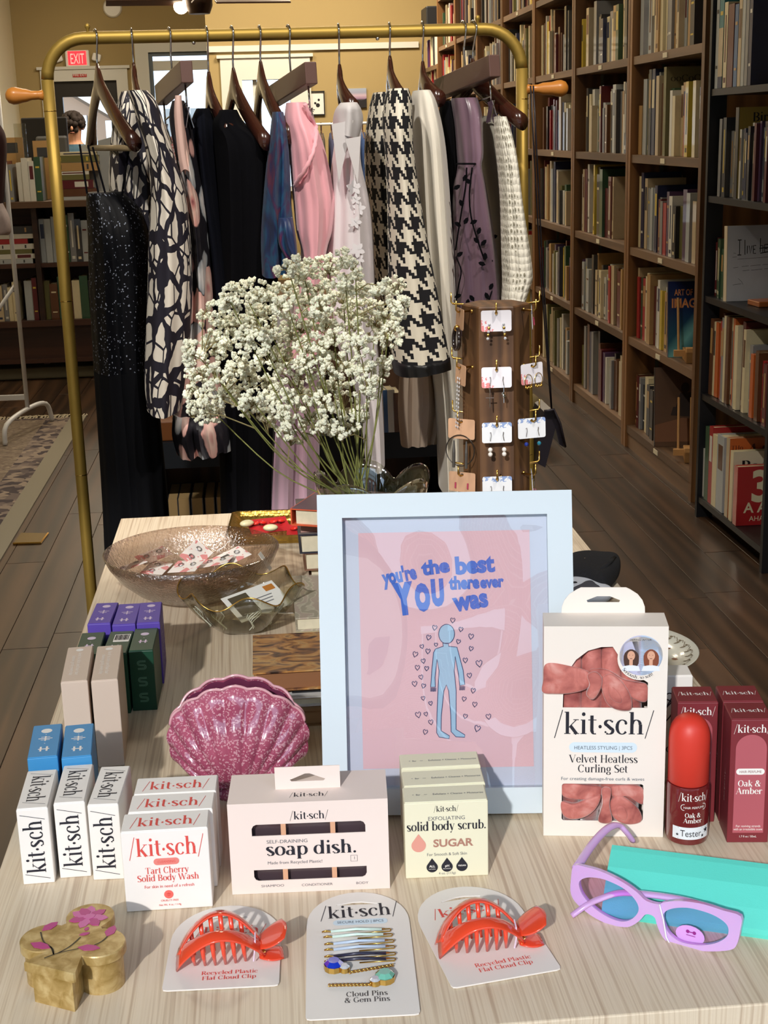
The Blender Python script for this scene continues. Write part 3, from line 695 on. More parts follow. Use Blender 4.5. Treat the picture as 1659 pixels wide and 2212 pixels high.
def easel(M, label, n=5):
    e = thing('wooden_easel', label, 'book stand', M)
    for s in (-1, 1): ob('foot_block', xf(join(mv(bbox(.045, .13, .045, .002), 0, 0, 0), mv(bbox(.045, .03, .06, .002), 0, -.05, 0)), T(s*.055, 0, 0)), M_pine, e)
    ob('cross_bar', box(-.12, .12, -.02, .0, .02, .045), M_pine, e)
    for k in range(n): ob('dowel', tube([(-.1 + .2*k/(n - 1), 0, .03), (-.1 + .2*k/(n - 1), .07, .24)], .005, 6), M_pine, e)
    return e
easel(T(1.73, 5.37, .101, 0, 0, radians(-14)), 'pale wooden easel with bare dowels on the bottom shelf')
easel(T(1.72, 5.37, .501, 0, 0, radians(-10)), 'pale wooden easel holding the blue comet book', 2)

# ------------------------------------------------------------------ black shelf unit in front of the bookcase end
XB = 1.557; YB0, YB9 = 4.20, 4.915
bs = thing('black_shelf', 'open black wooden shelf unit at the right edge', 'bookcase', T(XB, YB0, 0))
LB = YB9 - YB0
for yy in (0, LB - .022):
    for xx in (0, .27): ob('post', box(xx, xx + .06, yy, yy + .022, 0, 2.3), M_black, bs)
BSZ = [0.08, 0.464, 0.815, 1.16, 1.515, 1.87]
for z in BSZ: ob('shelf', box(.004, .32, .022, LB - .022, z - .022, z), M_blackmetal, bs)
for yy in (-.001,):
    for z in (.07, .45, .8): ob('screw', xf(lathe([(0, 0), (.006, 0), (.006, .003), (0, .003)], 8), T(.03, yy, z, pi/2)), M_chrome, bs)
bl = 'black shelf unit'
row(XB + .012, YB9 - .024, 4.855, .08, (.17, .2), (.008, .014), 'bottom of the %s' % bl, ['cream', 'olive', 'beige', 'white'], seed=500, group='books on the black shelf unit', dr_=(.13, .15))
yb = 4.855
for t, h, c, lab in [(.045, .27, 'green', 'dark green clear-wrapped book near the bottom of the black shelf'), (.04, .28, 'red', 'red book with cream spine low on the black shelf'), (.05, .26, 'cream', 'cream lettered book beside the red one, black shelf'), (.075, .27, 'silver', 'silver plastic-wrapped book low on the black shelf')]:
    book(T(XB + .012, yb - t/2, .081), .2, t*.96, h, c, lab, 'books on the black shelf unit'); yb -= t
yb = 4.62
cb = cover_book(T(XB + .012 + .1, yb - .035, .081), .2, .28, .03, BM['orange'], 'peach covered magazine volume titled The Atlantic on black shelf', sm=BM['beige'])
setattr(cb.children[0], 'active_material', mat('peach_cover', '#c98f6c', .4, coat=.3))
print_on(cb, join(txt('Atla', .075, .015, .205, 'serif', slant=.2), mv(txt('THE', .022, -.075, .24, 'serif'), 0, 0, .0001)), mat('dark_red_ink', '#5a241c', .5), FRONT(0)); yb -= .05
cb = cover_book(T(XB + .01 + .095, yb - .035, .081), .19, .245, .03, mat('ivory_cover', '#cfc6ad', .4), 'ivory book with bold black title low on black shelf', sm=BM['cream'])
print_on(cb, txt('BLAC', .055, .0, .175, 'serif', TH=.17), M_black, FRONT(0)); yb -= .045
cb = cover_book(T(XB + .008 + .09, yb - .045, .081), .18, .205, .035, mat('red_gloss_cover', '#a51f25', .15, coat=1.0), 'glossy red plastic-wrapped book with large cream 3 on black shelf', sm=mat('red_gloss_spine', '#b5473f', .15, coat=1.0))
M_cink = mat('cream_ink', '#d9cfae', .5)
print_on(cb, join(txt('3', .15, -.012, .085, 'sans', bold=.03), mv(txt('A A', .05, -.025, .045, 'sans', bold=.02), 0, 0, .0001), mv(txt('AHAN', .025, -.012, .015, 'sans'), 0, 0, .0002)), M_cink, FRONT(0)); yb -= .06
row(XB + .012, YB9 - .04, 4.24, .464, (.2, .3), (.018, .04), 'second shelf up, %s' % bl, ['cream', 'beige', 'orange', 'red', 'grey', 'brown', 'navy', 'maroon', 'cream', 'white'], seed=501, group='books on the black shelf unit', dr_=(.15, .2))
row(XB + .012, YB9 - .03, 4.745, .815, (.17, .2), (.014, .026), 'third shelf up, %s' % bl, ['green', 'maroon', 'yellow', 'charcoal', 'purple', 'navy'], seed=502, group='books on the black shelf unit', dr_=(.15, .18))
lv = cover_book(T(XB + .016 + .13, 4.69, .816, radians(-3)), .26, .252, .03, mat('white_scribbled_cover', '#c3c6cc', .5, var=.12, vscale=16), 'large white book with handwritten title on the black shelf', sm=mat('cream_spine', '#cdbfa6', .6))
def hand(segs, w=.003): return join(*[mv(( [(.6*x - .0435, .71*y + .027, 0) for x, y in v], f), 0, 0, i*.00002) for i, (v, f) in enumerate(strip(s, [w]*len(s)) for s in segs)])
L_ = lambda *p: [(p[i], p[i + 1]) for i in range(0, len(p), 2)]
print_on(lv, hand([L_(-.075, .25, -.075, .18), L_(-.086, .25, -.064, .25), L_(-.086, .18, -.064, .18), L_(-.045, .25, -.043, .18), L_(-.03, .222, -.03, .185), L_(-.02, .222, -.012, .185, -.003, .222), L_(.02, .222, .005, .222, .005, .185, .02, .185), L_(.005, .204, .016, .204), L_(.045, .255, .045, .19), L_(.045, .22, .06, .22, .06, .19), L_(.09, .225, .07, .225, .07, .19, .09, .19), L_(.07, .207, .085, .207), L_(.1, .19, .1, .225, .115, .222, .1, .207, .117, .19), L_(.13, .225, .122, .19), L_(.04, .208, .14, .212), L_(.045, .185, .135, .195)], .0045), M_black, FRONT(0))
print_on(lv, hand([L_(-.085, .16, .1, .166, .14, .164), L_(-.11, .19, -.095, .188), L_(-.115, .17, -.09, .172), L_(-.11, .12, -.08, .123), L_(-.06, .125, -.02, .128), L_(-.01, .127, .05, .13), L_(.06, .13, .13, .133), L_(-.055, .105, -.015, .107), L_(-.005, .106, .06, .11), L_(.07, .11, .12, .113), L_(-.11, .04, -.06, .044), L_(-.08, .07, -.06, .055, -.05, .04)], .0018), mat('grey_pencil', '#55565c', .7), FRONT(0), 'fine_writing')
tag(ob('wooden_coaster', xf(bbox(.16, .09, .018, .003), T(XB + .14, 4.56, .8155, 0, 0, .1)), mat('orange_wood', '#a0592a', .35, coat=.4)), 'flat orange-brown wooden slab lying before the white handwritten book', 'slab')
cv_ = cover_book(T(XB + .02 + .12, 4.64, 1.161), .24, .29, .03, mat('ochre_cover', '#a08a3c', .35, coat=.4), 'ochre bird book showing above others on fourth black shelf', sm=BM['charcoal'])
print_on(cv_, txt('Birds', .04, -.03, .245, 'serif', TH=.14), M_black, FRONT(0))
row(XB + .012, 4.632, 4.24, 1.16, (.21, .245), (.014, .03), 'fourth shelf front, black shelf', ['charcoal', 'silver', 'purple', 'navy', 'white', 'grey', 'silver', 'maroon'], seed=513, group='books on the black shelf unit', dr_=(.15, .19))
row(XB + .012, YB9 - .04, 4.675, 1.16, (.21, .28), (.014, .034), 'fourth shelf back, black shelf', ['charcoal', 'silver', 'cream', 'purple', 'navy', 'tan', 'white', 'grey', 'silver', 'maroon', 'green'], seed=503, group='books on the black shelf unit', dr_=(.15, .19))
yb = YB9 - .035
for t, h, c, lab in [(.03, .32, 'silver', 'clear plastic-wrapped grey book at far end, top black shelf'), (.045, .31, 'teal', 'teal and cream banded book on the top black shelf'), (.035, .27, 'cream', 'pair of cream volumes beside the maroon book, top black shelf'), (.06, .26, 'maroon', 'thick maroon gilt book on the top black shelf'), (.035, .255, 'blue', 'bright blue book beside the thick maroon one'), (.03, .27, 'beige', 'beige lettered book right of the bright blue one'), (.03, .28, 'silver', 'silver wrapped book near the right edge, top black shelf'), (.03, .28, 'grey', 'grey wrapped book at the right edge, top black shelf'), (.03, .29, 'navy', 'navy book nearest the camera, top black shelf')]:
    o = book(T(XB + .01, yb - t/2, 1.516), .19, t*.96, h, c, lab, 'books on the black shelf unit'); yb -= t*1.12
    if c == 'teal': ob('cover_band', box(-.006, .0, -.51, .51, .12, .62), BM['beige'], o); ob('cover_band', box(-.006, 0, -.51, .51, 0, .12), BM['navy'], o)
# ------------------------------------------------------------------ display table
TZ = 0.75; TX0, TX1, TY0, TY1 = -0.272, 0.507, 0.923, 2.47
tb = thing('display_table', 'pale wood display table covered with gifts in the foreground', 'table', T((TX0 + TX1)/2, TY0, 0))
hx = (TX1 - TX0)/2
ob('tabletop', mv(bbox(2*hx, TY1 - TY0, .026, .0015), 0, (TY1 - TY0)/2, TZ - .026), M_table, tb)
M_leg = mat('table_leg_wood', '#cdb58c', .5, var=.08)
for x in (-hx + .03, hx - .03):
    for y in (.04, TY1 - TY0 - .04): ob('leg', mv(bbox(.045, .045, TZ - .026, .002), x, y, 0), M_leg, tb)
ob('apron', box(-hx + .05, hx - .05, .03, .05, TZ - .09, TZ - .026), M_leg, tb)
ob('lower_shelf', box(-hx + .03, hx - .03, .05, TY1 - TY0 - .05, .3, .32), M_leg, tb)

def smooth2(pts, k=6, closed=True):
    """Catmull-Rom through 2d/3d points"""
    out = []; n = len(pts); P = [Vector(p) for p in pts]
    for i in range(n if closed else n - 1):
        a, b, c, d = (P[(i - 1) % n], P[i], P[(i + 1) % n], P[(i + 2) % n]) if closed else (P[max(i - 1, 0)], P[i], P[i + 1], P[min(i + 2, n - 1)])
        for j in range(k):
            t = j/k; out.append(.5*((2*b) + (c - a)*t + (2*a - 5*b + 4*c - d)*t*t + (3*b - a - 3*c + d)*t**3))
    if not closed: out.append(P[-1])
    return [tuple(p) for p in out]
# ------------------------------------------------------------------ cartons
INK = mat('dark_ink', '#1f1f2a', .6); CORAL = mat('coral_ink', '#dd4f48', .6); WINK = mat('white_ink', '#f0ece6', .6); GINK = mat('grey_ink', '#6d6d72', .6); PALE = mat('pale_lilac_ink', '#d9c7dd', .6)
C_white = mat('white_card', '#f1ece6', .55); C_blue = mat('blue_card', '#3f8fc6', .5); C_beige = mat('beige_card', '#d3bfae', .55); C_green = mat('green_card', '#10402d', .45)
C_purple = mat('purple_card', '#5a44a8', .5); C_pinkish = mat('blush_card', '#eddcd3', .55); C_sage = mat('pale_sage_card', '#e6e2c6', .55); C_maroon = mat('maroon_card', '#7b2a31', .5); C_ivory = mat('ivory_card', '#eee4da', .55)
LOGO = '/kit\u00b7sch/'
def carton(name, mid, ang, w, d, h, m, label, group=None, flap='y', z0=TZ):
    """card box; local origin at the middle of the front bottom edge, front to -y"""
    o = ob(name, mv(bbox(w, d, h, .0009, 2), 0, d/2, 0), m, M=T(mid[0], mid[1], z0 + .0002, 0, 0, radians(ang)))
    tag(o, label, 'carton', group)
    ob('top_flap', mv(bbox(w - .0012, d - .0016, .0012, .0005, 1), 0, d/2, h - .0004), m, o)
    return o
def F(o, g, m, y=-.0001, name='lettering'): return print_on(o, g, m, FRONT(y), name)
def TP(o, g, m, h, name='lettering'): return print_on(o, g, m, TOP(h + .0008), name)
pos = ['leftmost', 'middle', 'rightmost']
for k, (mid, ang) in enumerate([((-.2303, 1.1843), 1.4), ((-.198, 1.1914), .6), ((-.1668, 1.1830), -3.0)]):
    o = carton('soap_carton', mid, ang, .0284, .0805, .0753, C_white, '%s white soap carton with black sideways logo, front left of table' % pos[k], 'white soap cartons')
    F(o, txt(LOGO, .0235, .0072, .0377, width=.066, rot=pi/2), INK); TP(o, txt(LOGO, .0225, -.007, .040, width=.067, rot=-pi/2), INK, .0753)
for k, (mid, ang) in enumerate([((-.2335, 1.2775), 4), ((-.2004, 1.2735), 4.5)]):
    o = carton('soap_carton', mid, ang, .029, .079, .083, C_blue, '%s blue soap carton behind the white cartons' % ['left', 'right'][k], 'blue soap cartons')
    TP(o, join(flat(circle(.0055, 14, 0, .062)), mv(txt('\u2726', .001, 0, 0, 'sans'), 0, 0, 0) if 0 else flat(rrect(.0015, .012, .0005, 2, 0, .043), .00005), flat(rrect(.014, .0018, .0006, 2, 0, .043), .0001), flat(rrect(.009, .0012, .0005, 2, 0, .0465), .00015), flat(rrect(.009, .0012, .0005, 2, 0, .0395), .0002), flat(rrect(.011, .002, .0006, 2, 0, .018), .00005), flat(rrect(.002, .011, .0006, 2, -.003, .018), .0001), flat(rrect(.002, .011, .0006, 2, .003, .018), .00015), flat(circle(.0007, 6, 0, .0315)), flat(circle(.0007, 6, 0, .053))), WINK, .083, 'printed_icons')
for k, (mid, ang) in enumerate([((-.2202, 1.4286), 3), ((-.188, 1.4271), 2.5)]):
    o = carton('soap_carton', mid, ang, .0285, .107, .1, C_beige, '%s tall beige carton with white line lettering on top' % ['left', 'right'][k], 'tall beige cartons')
    TP(o, join(flat(circle(.0042, 14, .0, .095)), mv(txt('kind to skin and hair bar', .0062, -.0005, .052, 'sans', width=.068, rot=-pi/2), 0, 0, .00005), mv(txt('cleanse gently every day', .0062, -.0065, .048, 'sans', width=.06, rot=-pi/2), 0, 0, .0001)), WINK, .1)
for k, (mid, ang) in enumerate([((-.2255, 1.5728), 0), ((-.1936, 1.5720), -2), ((-.1629, 1.5778), -.9)]):
    o = carton('soap_carton', mid, ang, .029, .078, .0755, C_green, ['left dark green carton half hidden by a beige carton', 'middle dark green carton with barcode label on top', 'right dark green carton with outlined wave marks on front'][k], 'dark green cartons')
    if k == 1:
        TP(o, flat(rrect(.019, .026, .001, 2, .003, .052)), WINK, .0755, 'barcode_label')
        TP(o, mv(join(*[flat(rrect(.0011 if i % 3 else .0018, .018, .0001, 1, -.0045 + i*.0019, .054)) for i in range(9)]), 0, 0, .0002), INK, .0755, 'barcode')
        TP(o, txt('kit', .012, 0, .02, 'serif'), PALE, .0755)
    else:
        TP(o, join(flat(circle(.0052, 14, 0, .056)), flat(rrect(.011, .002, .0006, 2, 0, .03), .00005), flat(rrect(.002, .011, .0006, 2, -.003, .03), .0001), flat(rrect(.002, .011, .0006, 2, .003, .03), .00015), flat(circle(.0007, 6, 0, .043))), MATS['pale_lilac_ink'], .0755, 'printed_icons')
    for zc in (.017, .037, .058):
        P = []
        for off in (-.0022, 0, .0022):
            pts = [(.0048, zc + .0046 + off*.4)] + [(-.0022 - (.0022 + off*.45)*sin(t*pi/6), zc + .0024 + (.0022 + off*.45)*cos(t*pi/6)) for t in range(0, 7)] + [(.0022 + (.0022 - off*.45)*sin(t*pi/6), zc - .0024 + (.0022 - off*.45)*cos(t*pi/6)) for t in range(0, 7)] + [(-.0048, zc - .0046 - off*.4*-1)]
            v, f = strip(pts, [.00035]*len(pts)); P.append(([(a, b, off*.005 + .0001) for a, b in v], f))
        F(o, join(*P), mat('green_line_ink', '#6f9a80', .5), -.0001, 'wave_mark')
for k, (mid, ang) in enumerate([((-.2206, 1.667), -2), ((-.1895, 1.6586), -.8), ((-.1597, 1.6598), 1.5)]):
    o = carton('soap_carton', mid, ang, .0287, .0795, .081, C_purple, '%s purple carton in the row nearest the glass bowls' % pos[k], 'purple cartons')
    TP(o, join(flat(circle(.0052, 14, .001, .064)), flat(rrect(.0016, .013, .0005, 2, 0, .043)), flat(rrect(.014, .0016, .0005, 2, 0, .045), .00005), flat(rrect(.009, .0016, .0005, 2, 0, .040), .0001), flat(rrect(.011, .0022, .0006, 2, -.001, .016), .00005), flat(rrect(.0022, .011, .0006, 2, -.004, .016), .0001), flat(rrect(.0022, .011, .0006, 2, .002, .016), .00015)), PALE, .081, 'printed_icons')
    if k == 2:
        print_on(o, join(*[mv(txt('net weight 110 g shampoo bar'[:26 - i*3], .0065, .0, .066 - i*.0085, 'sans', align='c', width=.06 - i*.004), .042, 0, i*.00003) for i in range(7)]), PALE, RIGHT(.01445))
ds = ['front', 'middle', 'back']
for k, (mid, ang) in enumerate([((-.1077, 1.1231), -.7), ((-.1044, 1.1587), -2.2), ((-.1022, 1.1940), -1.8)]):
    o = carton('soap_carton', mid, ang, .0757, .0343, .077, C_white, '%s white carton with coral logo, cherry body wash row' % ds[k], 'white cartons with coral lettering')
    TP(o, txt(LOGO, .0215, 0, .0085, width=.061), CORAL, .077)
    if k == 0:
        F(o, txt(LOGO, .0235, .001, .0535, width=.066), CORAL)
        F(o, flat(rrect(.0222, .0065, .0032, 5, 0, .0475)), mat('salmon_pill', '#e8857c', .6), name='pill_badge')
        F(o, mv(join(txt('CLEANSING', .0032, 0, .0463, 'sans', width=.0155), txt('Tart Cherry', .0088, 0, .0362, width=.038), mv(txt('Solid Body Wash', .0088, .0005, .0290, width=.054), 0, 0, .00005), mv(txt('For skin in need of a refresh', .0042, .001, .0222, 'sans', width=.0435), 0, 0, .00004), txt('CRUELTY-FREE', .0026, .0005, .0085, 'sans', width=.0155), txt('Net Wt. 4 oz. / 114g', .0026, .0005, .0042, 'sans', width=.0195)), 0, 0, .0001), CORAL)
        F(o, flat(circle(.0041, 20, 0, .0152)), mat('salmon_dot', '#ef6b62', .6), name='round_mark')
        F(o, mv(join(flat([(-.0022, .0158), (0, .017), (.0024, .0158), (.001, .0152), (-.001, .0152)]), flat([(-.0022, .0142), (0, .0135), (.0024, .0147), (.001, .0147)])), 0, 0, .0002), CORAL, name='rabbit_mark')
# soap dish carton with cut-out windows
sw, sd, sh = .142, .059, .0889
o = thing('soap_dish_carton', 'wide blush carton with hang tab and cut-out windows, centre front', 'carton', T(.0179, 1.1369, TZ + .0002, 0, 0, radians(-3.2)))
wl = lambda z, hgt, up: [(-.0505, z - hgt/2), (.0505, z - hgt/2), (.0505, z + hgt/2 - .004), (.0490, z + hgt/2 - .0012), (.0465, z + hgt/2), (-.0465, z + hgt/2), (-.0490, z + hgt/2 - .0012), (-.0505, z + hgt/2 - .004)] if up else [(-.0505, z + hgt/2), (-.0505, z - hgt/2 + .004), (-.049, z - hgt/2 + .0012), (-.0465, z - hgt/2), (.0465, z - hgt/2), (.049, z - hgt/2 + .0012), (.0505, z - hgt/2 + .004), (.0505, z + hgt/2)]
fr_ = holed([(-sw/2, 0), (sw/2, 0), (sw/2, sh), (-sw/2, sh)], [wl(.0625, .0112, True), wl(.0180, .0108, False)], 0, -.0008)
ob('front_panel', xf(fr_, FRONT(0)), C_pinkish, o)
ob('box_body', join(box(-sw/2, -sw/2 + .0008, .0008, sd, 0, sh), box(sw/2 - .0008, sw/2, .0008, sd, 0, sh), box(-sw/2 + .0008, sw/2 - .0008, .0008, sd, 0, .0008), box(-sw/2 + .0008, sw/2 - .0008, sd - .0008, sd, .0008, sh - .0008), box(-sw/2 + .0008, sw/2 - .0008, .0008, sd, sh - .0008, sh)), C_pinkish, o)
ob('soap_dish', mv(bbox(.134, .046, .078, .004), 0, .031, .002), mat('smoky_dish', '#4a3c40', .25, coat=.5), o)
for x in (-.0225, .0215):
    for z in (.0625, .018): ob('divider', box(x - .0022, x + .0022, .0012, .008, z - .008, z + .008), mat('peach_divider', '#d8a583', .5), o)
ob('hang_tab', xf(holed([(-.0293, 0), (.0293, 0), (.0293, .0215), (-.0293, .0215)], [[(-.016, .009), (-.0145, .0072), (.0145, .0072), (.016, .009), (.012, .0105), (.002, .0147), (-.002, .0147), (-.012, .0105)]], 0, -.0008), FRONT(.026, sh)), C_pinkish, o)
F(o, join(txt(LOGO, .0105, .001, .0722, width=.0345), mv(txt('soap dish.', .0182, .0018, .0375, width=.0815, TH=.14), 0, 0, .00005)), INK)
for g_ in (txt('SELF-DRAINING', .0048, -.038, .0494, 'sans', 'l', width=.0365), txt('Made from Recycled Plastic!', .0042, -.038, .0288, 'sans', 'l', width=.049), txt('SHAMPOO', .0034, -.0345, .0063, 'sans', width=.0205), txt('CONDITIONER', .0034, .0055, .0058, 'sans', width=.028), txt('BODY', .0034, .046, .0056, 'sans', width=.0112), txt('1', .0042, .0395, .0305, 'sans')): F(o, g_, GINK)
fb_ = holed(rrect(.0062, .0062, .0004, 2, .0395, .0317), [rrect(.0056, .0056, .0003, 2, .0395, .0317)], 0, 0); F(o, fb_, GINK, name='recycling_mark')
TP(o, txt(LOGO, .0105, .001, .010, width=.0345), INK, sh - .0008)
# sugar scrub cartons
def drop(r, cx, cy): return [(cx, cy + 1.75*r)] + [(cx + r*cos(radians(a)), cy + r*sin(radians(a))) for a in range(35, -216, -15)]
for k, (mid, ang) in enumerate([((.1424, 1.1453), -2.8), ((.1455, 1.1790), -1.6), ((.1470, 1.2165), -2.2)]):
    o = carton('soap_carton', mid, ang, .0757, .0315, .0753, C_sage, '%s pale green body scrub carton before the picture frame' % ds[k], 'pale green scrub cartons')
    TP(o, join(txt('<  Bar', .0042, -.026, .013, 'sans', width=.0075), txt('Exfoliate + Cleanse + Moisturize', .0046, .012, .013, 'sans', width=.046), flat(rrect(.003, .0005, .0001, 1, -.0175, .0145))), mat('slate_ink', '#4d5463', .6), .0753)
    if k == 0:
        F(o, join(txt(LOGO, .0076, 0, .0662, width=.0225), mv(txt('solid body scrub.', .0125, 0, .0478, width=.0722, TH=.14), 0, 0, .00005)), INK)
        F(o, join(txt('EXFOLIATING', .0054, 0, .0577, 'sans', width=.0335), txt('For Smooth & Soft Skin', .0042, 0, .0222, 'sans', width=.0365), txt('4 oz. (113g)', .0032, 0, .0032, 'sans', width=.0155)), GINK)
        F(o, flat(drop(.0066, -.0255, .0332)), mat('peach_ink', '#dd9a8a', .6), name='drop_print'); F(o, txt('SUGAR', .0105, .006, .0312, 'sans', width=.0365, bold=.03), mat('rose_brown_ink', '#ad7f6e', .6))
        for x, s in ((-.0136, 'ALL'), (0, 'pH'), (.0136, 'VEGAN')):
            q = F(o, flat(drop(.0052, x, .0108)), INK, name='drop_badge'); print_on(q, mv(join(txt(s, .0032 if s != 'VEGAN' else .0022, x, .0108, 'sans', bold=.02), *( [] if s == 'VEGAN' else [txt('NATURAL' if s == 'ALL' else 'BALANCED', .0014, x, .0085, 'sans')])), 0, 0, .0002), WINK, Matrix.Identity(4))
# velvet curling set carton
M_velvet = NT('rose_velvet', .75); vv = M_velvet.obj(); M_velvet.color(M_velvet.ramp(M_velvet.noise(vv, 55, 4, .5), [(.3, '#8f4440'), (.55, '#c27167'), (.8, '#dfa79d')])); M_velvet.sset(Sheen_Weight=.8, Sheen_Roughness=.4); M_velvet.bump(M_velvet.noise(vv, 260, 3), .3, .001); M_velvet = M_velvet.m
vw, vd, vh = .1138, .038, .2136
o = thing('curling_set_carton', 'tall ivory hang-tab carton showing rose velvet bows, right front', 'carton', T(.3005, 1.2008, TZ + .0002, 0, 0, radians(-9.5)))
vx = lambda X: (X - 531)*.000135
vz = lambda Y: (1941 - Y)*.0001475
bc_ = (vx(770), vz(705)); br_ = .0215
arch = [(vx(240), vz(1040)), (vx(822), vz(1040)), (vx(822), vz(868))] + [(bc_[0] + br_*cos(radians(a)), bc_[1] + br_*sin(radians(a))) for a in range(-82, -196, -12)] + [(vx(578), vz(628)), (vx(500), vz(630)), (vx(410), vz(655)), (vx(330), vz(715)), (vx(270), vz(800)), (vx(245), vz(880))]
low = rrect(vx(808) - vx(238), vz(1568) - vz(1830), .0025, 3, (vx(808) + vx(238))/2, (vz(1568) + vz(1830))/2)
ob('front_panel', xf(holed([(-vw/2, 0), (vw/2, 0), (vw/2, vh), (-vw/2, vh)], [arch, low], 0, -.0008), FRONT(0)), C_ivory, o)
ob('box_body', join(box(-vw/2, -vw/2 + .0008, .0008, vd, 0, vh), box(vw/2 - .0008, vw/2, .0008, vd, 0, vh), box(-vw/2 + .0008, vw/2 - .0008, .0008, vd, 0, .0008), box(-vw/2 + .0008, vw/2 - .0008, vd - .0008, vd, .0008, vh - .0008), box(-vw/2 + .0008, vw/2 - .0008, .0008, vd, vh - .0008, vh)), C_ivory, o)
ta = [(.0391, 0), (.0388, .006), (.0365, .0125), (.032, .0185), (.025, .0232), (.021, .0252)]
ob('hang_tab', xf(holed([(-x, y) for x, y in ta][::1] + [(x, y) for x, y in ta[::-1]], [[(-.0157, .0125), (-.0148, .0105), (.0148, .0105), (.0157, .0125), (.0125, .0138), (.006, .0165), (-.006, .0165), (-.0125, .0138)]], 0, -.0008), FRONT(vd, vh)), C_ivory, o)
for x in (-.031, -.012, .006, .025):
    ob('velvet_roll', tube([(x, .014, .009), (x + .001, .012, .07), (x, .013, .13), (x, .014, .205)], [.010, .0105, .0105, .009], 12), M_velvet, o, True)
def ribbon(pts, ws, th=.0028, seg=5):
    """padded ribbon: centre points, half-width vectors"""
    R = []
    for p, w in zip(pts, ws):
        p = Vector(p); w = Vector(w); ring = []
        nrm = Vector((0, -1, 0))
        for j in range(12):
            a = 2*pi*j/12; ca_, sa_ = cos(a), sin(a); ring.append(p + w*math.copysign(abs(ca_)**.55, ca_) + nrm*(th*math.copysign(abs(sa_)**.8, sa_)))
        R.append(ring)
    return loft(R, True, True, True)
rb = lambda X, Y, y=-.004: (vx(X), y, vz(Y))
def bow(parent, parts):
    for nm, pts, ws, th in parts: sub(ob(nm, ribbon([rb(*p) for p in pts], [(a*.000135, 0, b*.0001475) for a, b in ws], th), M_velvet, parent, True), 1)
def cushion(pts, h, n=10, k=5):
    q = smooth2(pts, k); cx = sum(p[0] for p in q)/len(q); cy = sum(p[1] for p in q)/len(q); R = []
    for i in range(n + 1):
        a = pi*i/n; s = .35 + .65*sin(a)**.45; R.append([(cx + (x - cx)*s, cy + (y - cy)*s, h*(1 - cos(a))/2) for x, y in q])
    return loft(R, True, True, True)
for nm_, out0, h_, pts in [
    ('bow_band', -.002, .006, [(420, 790), (540, 785), (660, 850), (760, 870), (820, 890), (818, 1000), (730, 985), (600, 900), (450, 900)]),
    ('bow_tail', .001, .006, [(125, 737), (300, 757), (415, 792), (440, 850), (410, 905), (300, 938), (180, 944), (98, 932), (104, 850)]),
    ('bow_loop', .002, .0065, [(500, 850), (560, 802), (640, 850), (700, 940), (716, 1020), (690, 1052), (600, 1042), (530, 985)]),
    ('bow_fold', .0065, .003, [(548, 880), (590, 890), (636, 945), (640, 990), (600, 985), (560, 950)]),
    ('bow_knot', .003, .008, [(405, 805), (465, 785), (508, 830), (495, 905), (445, 972), (398, 935), (420, 870)]),
    ('bow_loop', -.001, .005, [(245, 1575), (390, 1578), (520, 1595), (512, 1655), (400, 1685), (250, 1665)]),
    ('bow_tail', .001, .006, [(236, 1692), (330, 1705), (450, 1655), (512, 1645), (480, 1735), (400, 1800), (300, 1815), (242, 1780)]),
    ('bow_loop', -.001, .005, [(585, 1590), (700, 1578), (806, 1600), (806, 1715), (700, 1655), (600, 1665)]),
    ('bow_tail', .001, .006, [(575, 1690), (640, 1645), (720, 1685), (788, 1755), (795, 1830), (690, 1848), (600, 1800)]),
    ('bow_fold', .005, .003, [(620, 1720), (670, 1715), (700, 1770), (680, 1815), (630, 1790)]),
    ('bow_knot', .002, .008, [(515, 1592), (580, 1592), (572, 1700), (590, 1825), (492, 1822), (520, 1700)])]:
    sub(ob(nm_, xf(mv(cushion([(vx(a), vz(b)) for a, b in pts], h_), 0, 0, out0 - .003), FRONT(0)), M_velvet, o, True), 1)
for g_ in (txt(LOGO, .0305, vx(527), vz(1220), width=.0935), join(txt('Velvet Heatless', .0112, vx(525), vz(1418), width=.0645), mv(txt('Curling Set', .0112, vx(522), vz(1486), width=.047), 0, 0, .0001))): F(o, g_, INK)
F(o, flat(rrect(.0635, .0103, .005, 6, vx(522), vz(1312))), mat('pale_blue_pill', '#d3e3ee', .6), name='pill_badge')
for g_ in (txt('HEATLESS STYLING | 3PCS', .0052, vx(522), vz(1326), 'sans', width=.0545), txt('For creating damage-free curls & waves', .0046, vx(521), vz(1541), 'sans', width=.0785)): F(o, mv(g_, 0, 0, .0002), mat('slate_grey_ink', '#5d6a78', .6))
bd = F(o, flat(circle(br_, 40, *bc_)), C_ivory, name='round_badge')
I4 = Matrix.Identity(4)
cc = lambda X, Y: (vx(X), vz(Y))
disc = lambda a0, a1: [(bc_[0] + .0198*cos(radians(a)), bc_[1] + .003 + .0198*sin(radians(a))) for a in range(a0, a1 + 1, 10)]
print_on(bd, flat(disc(90, 270)), mat('lilac_print', '#c3c3e0', .6), I4, 'printed_background'); print_on(bd, flat(disc(-90, 90)), mat('blue_print', '#b9cbe6', .6), I4, 'printed_background')
skin = mat('printed_skin', '#d9a489', .6)
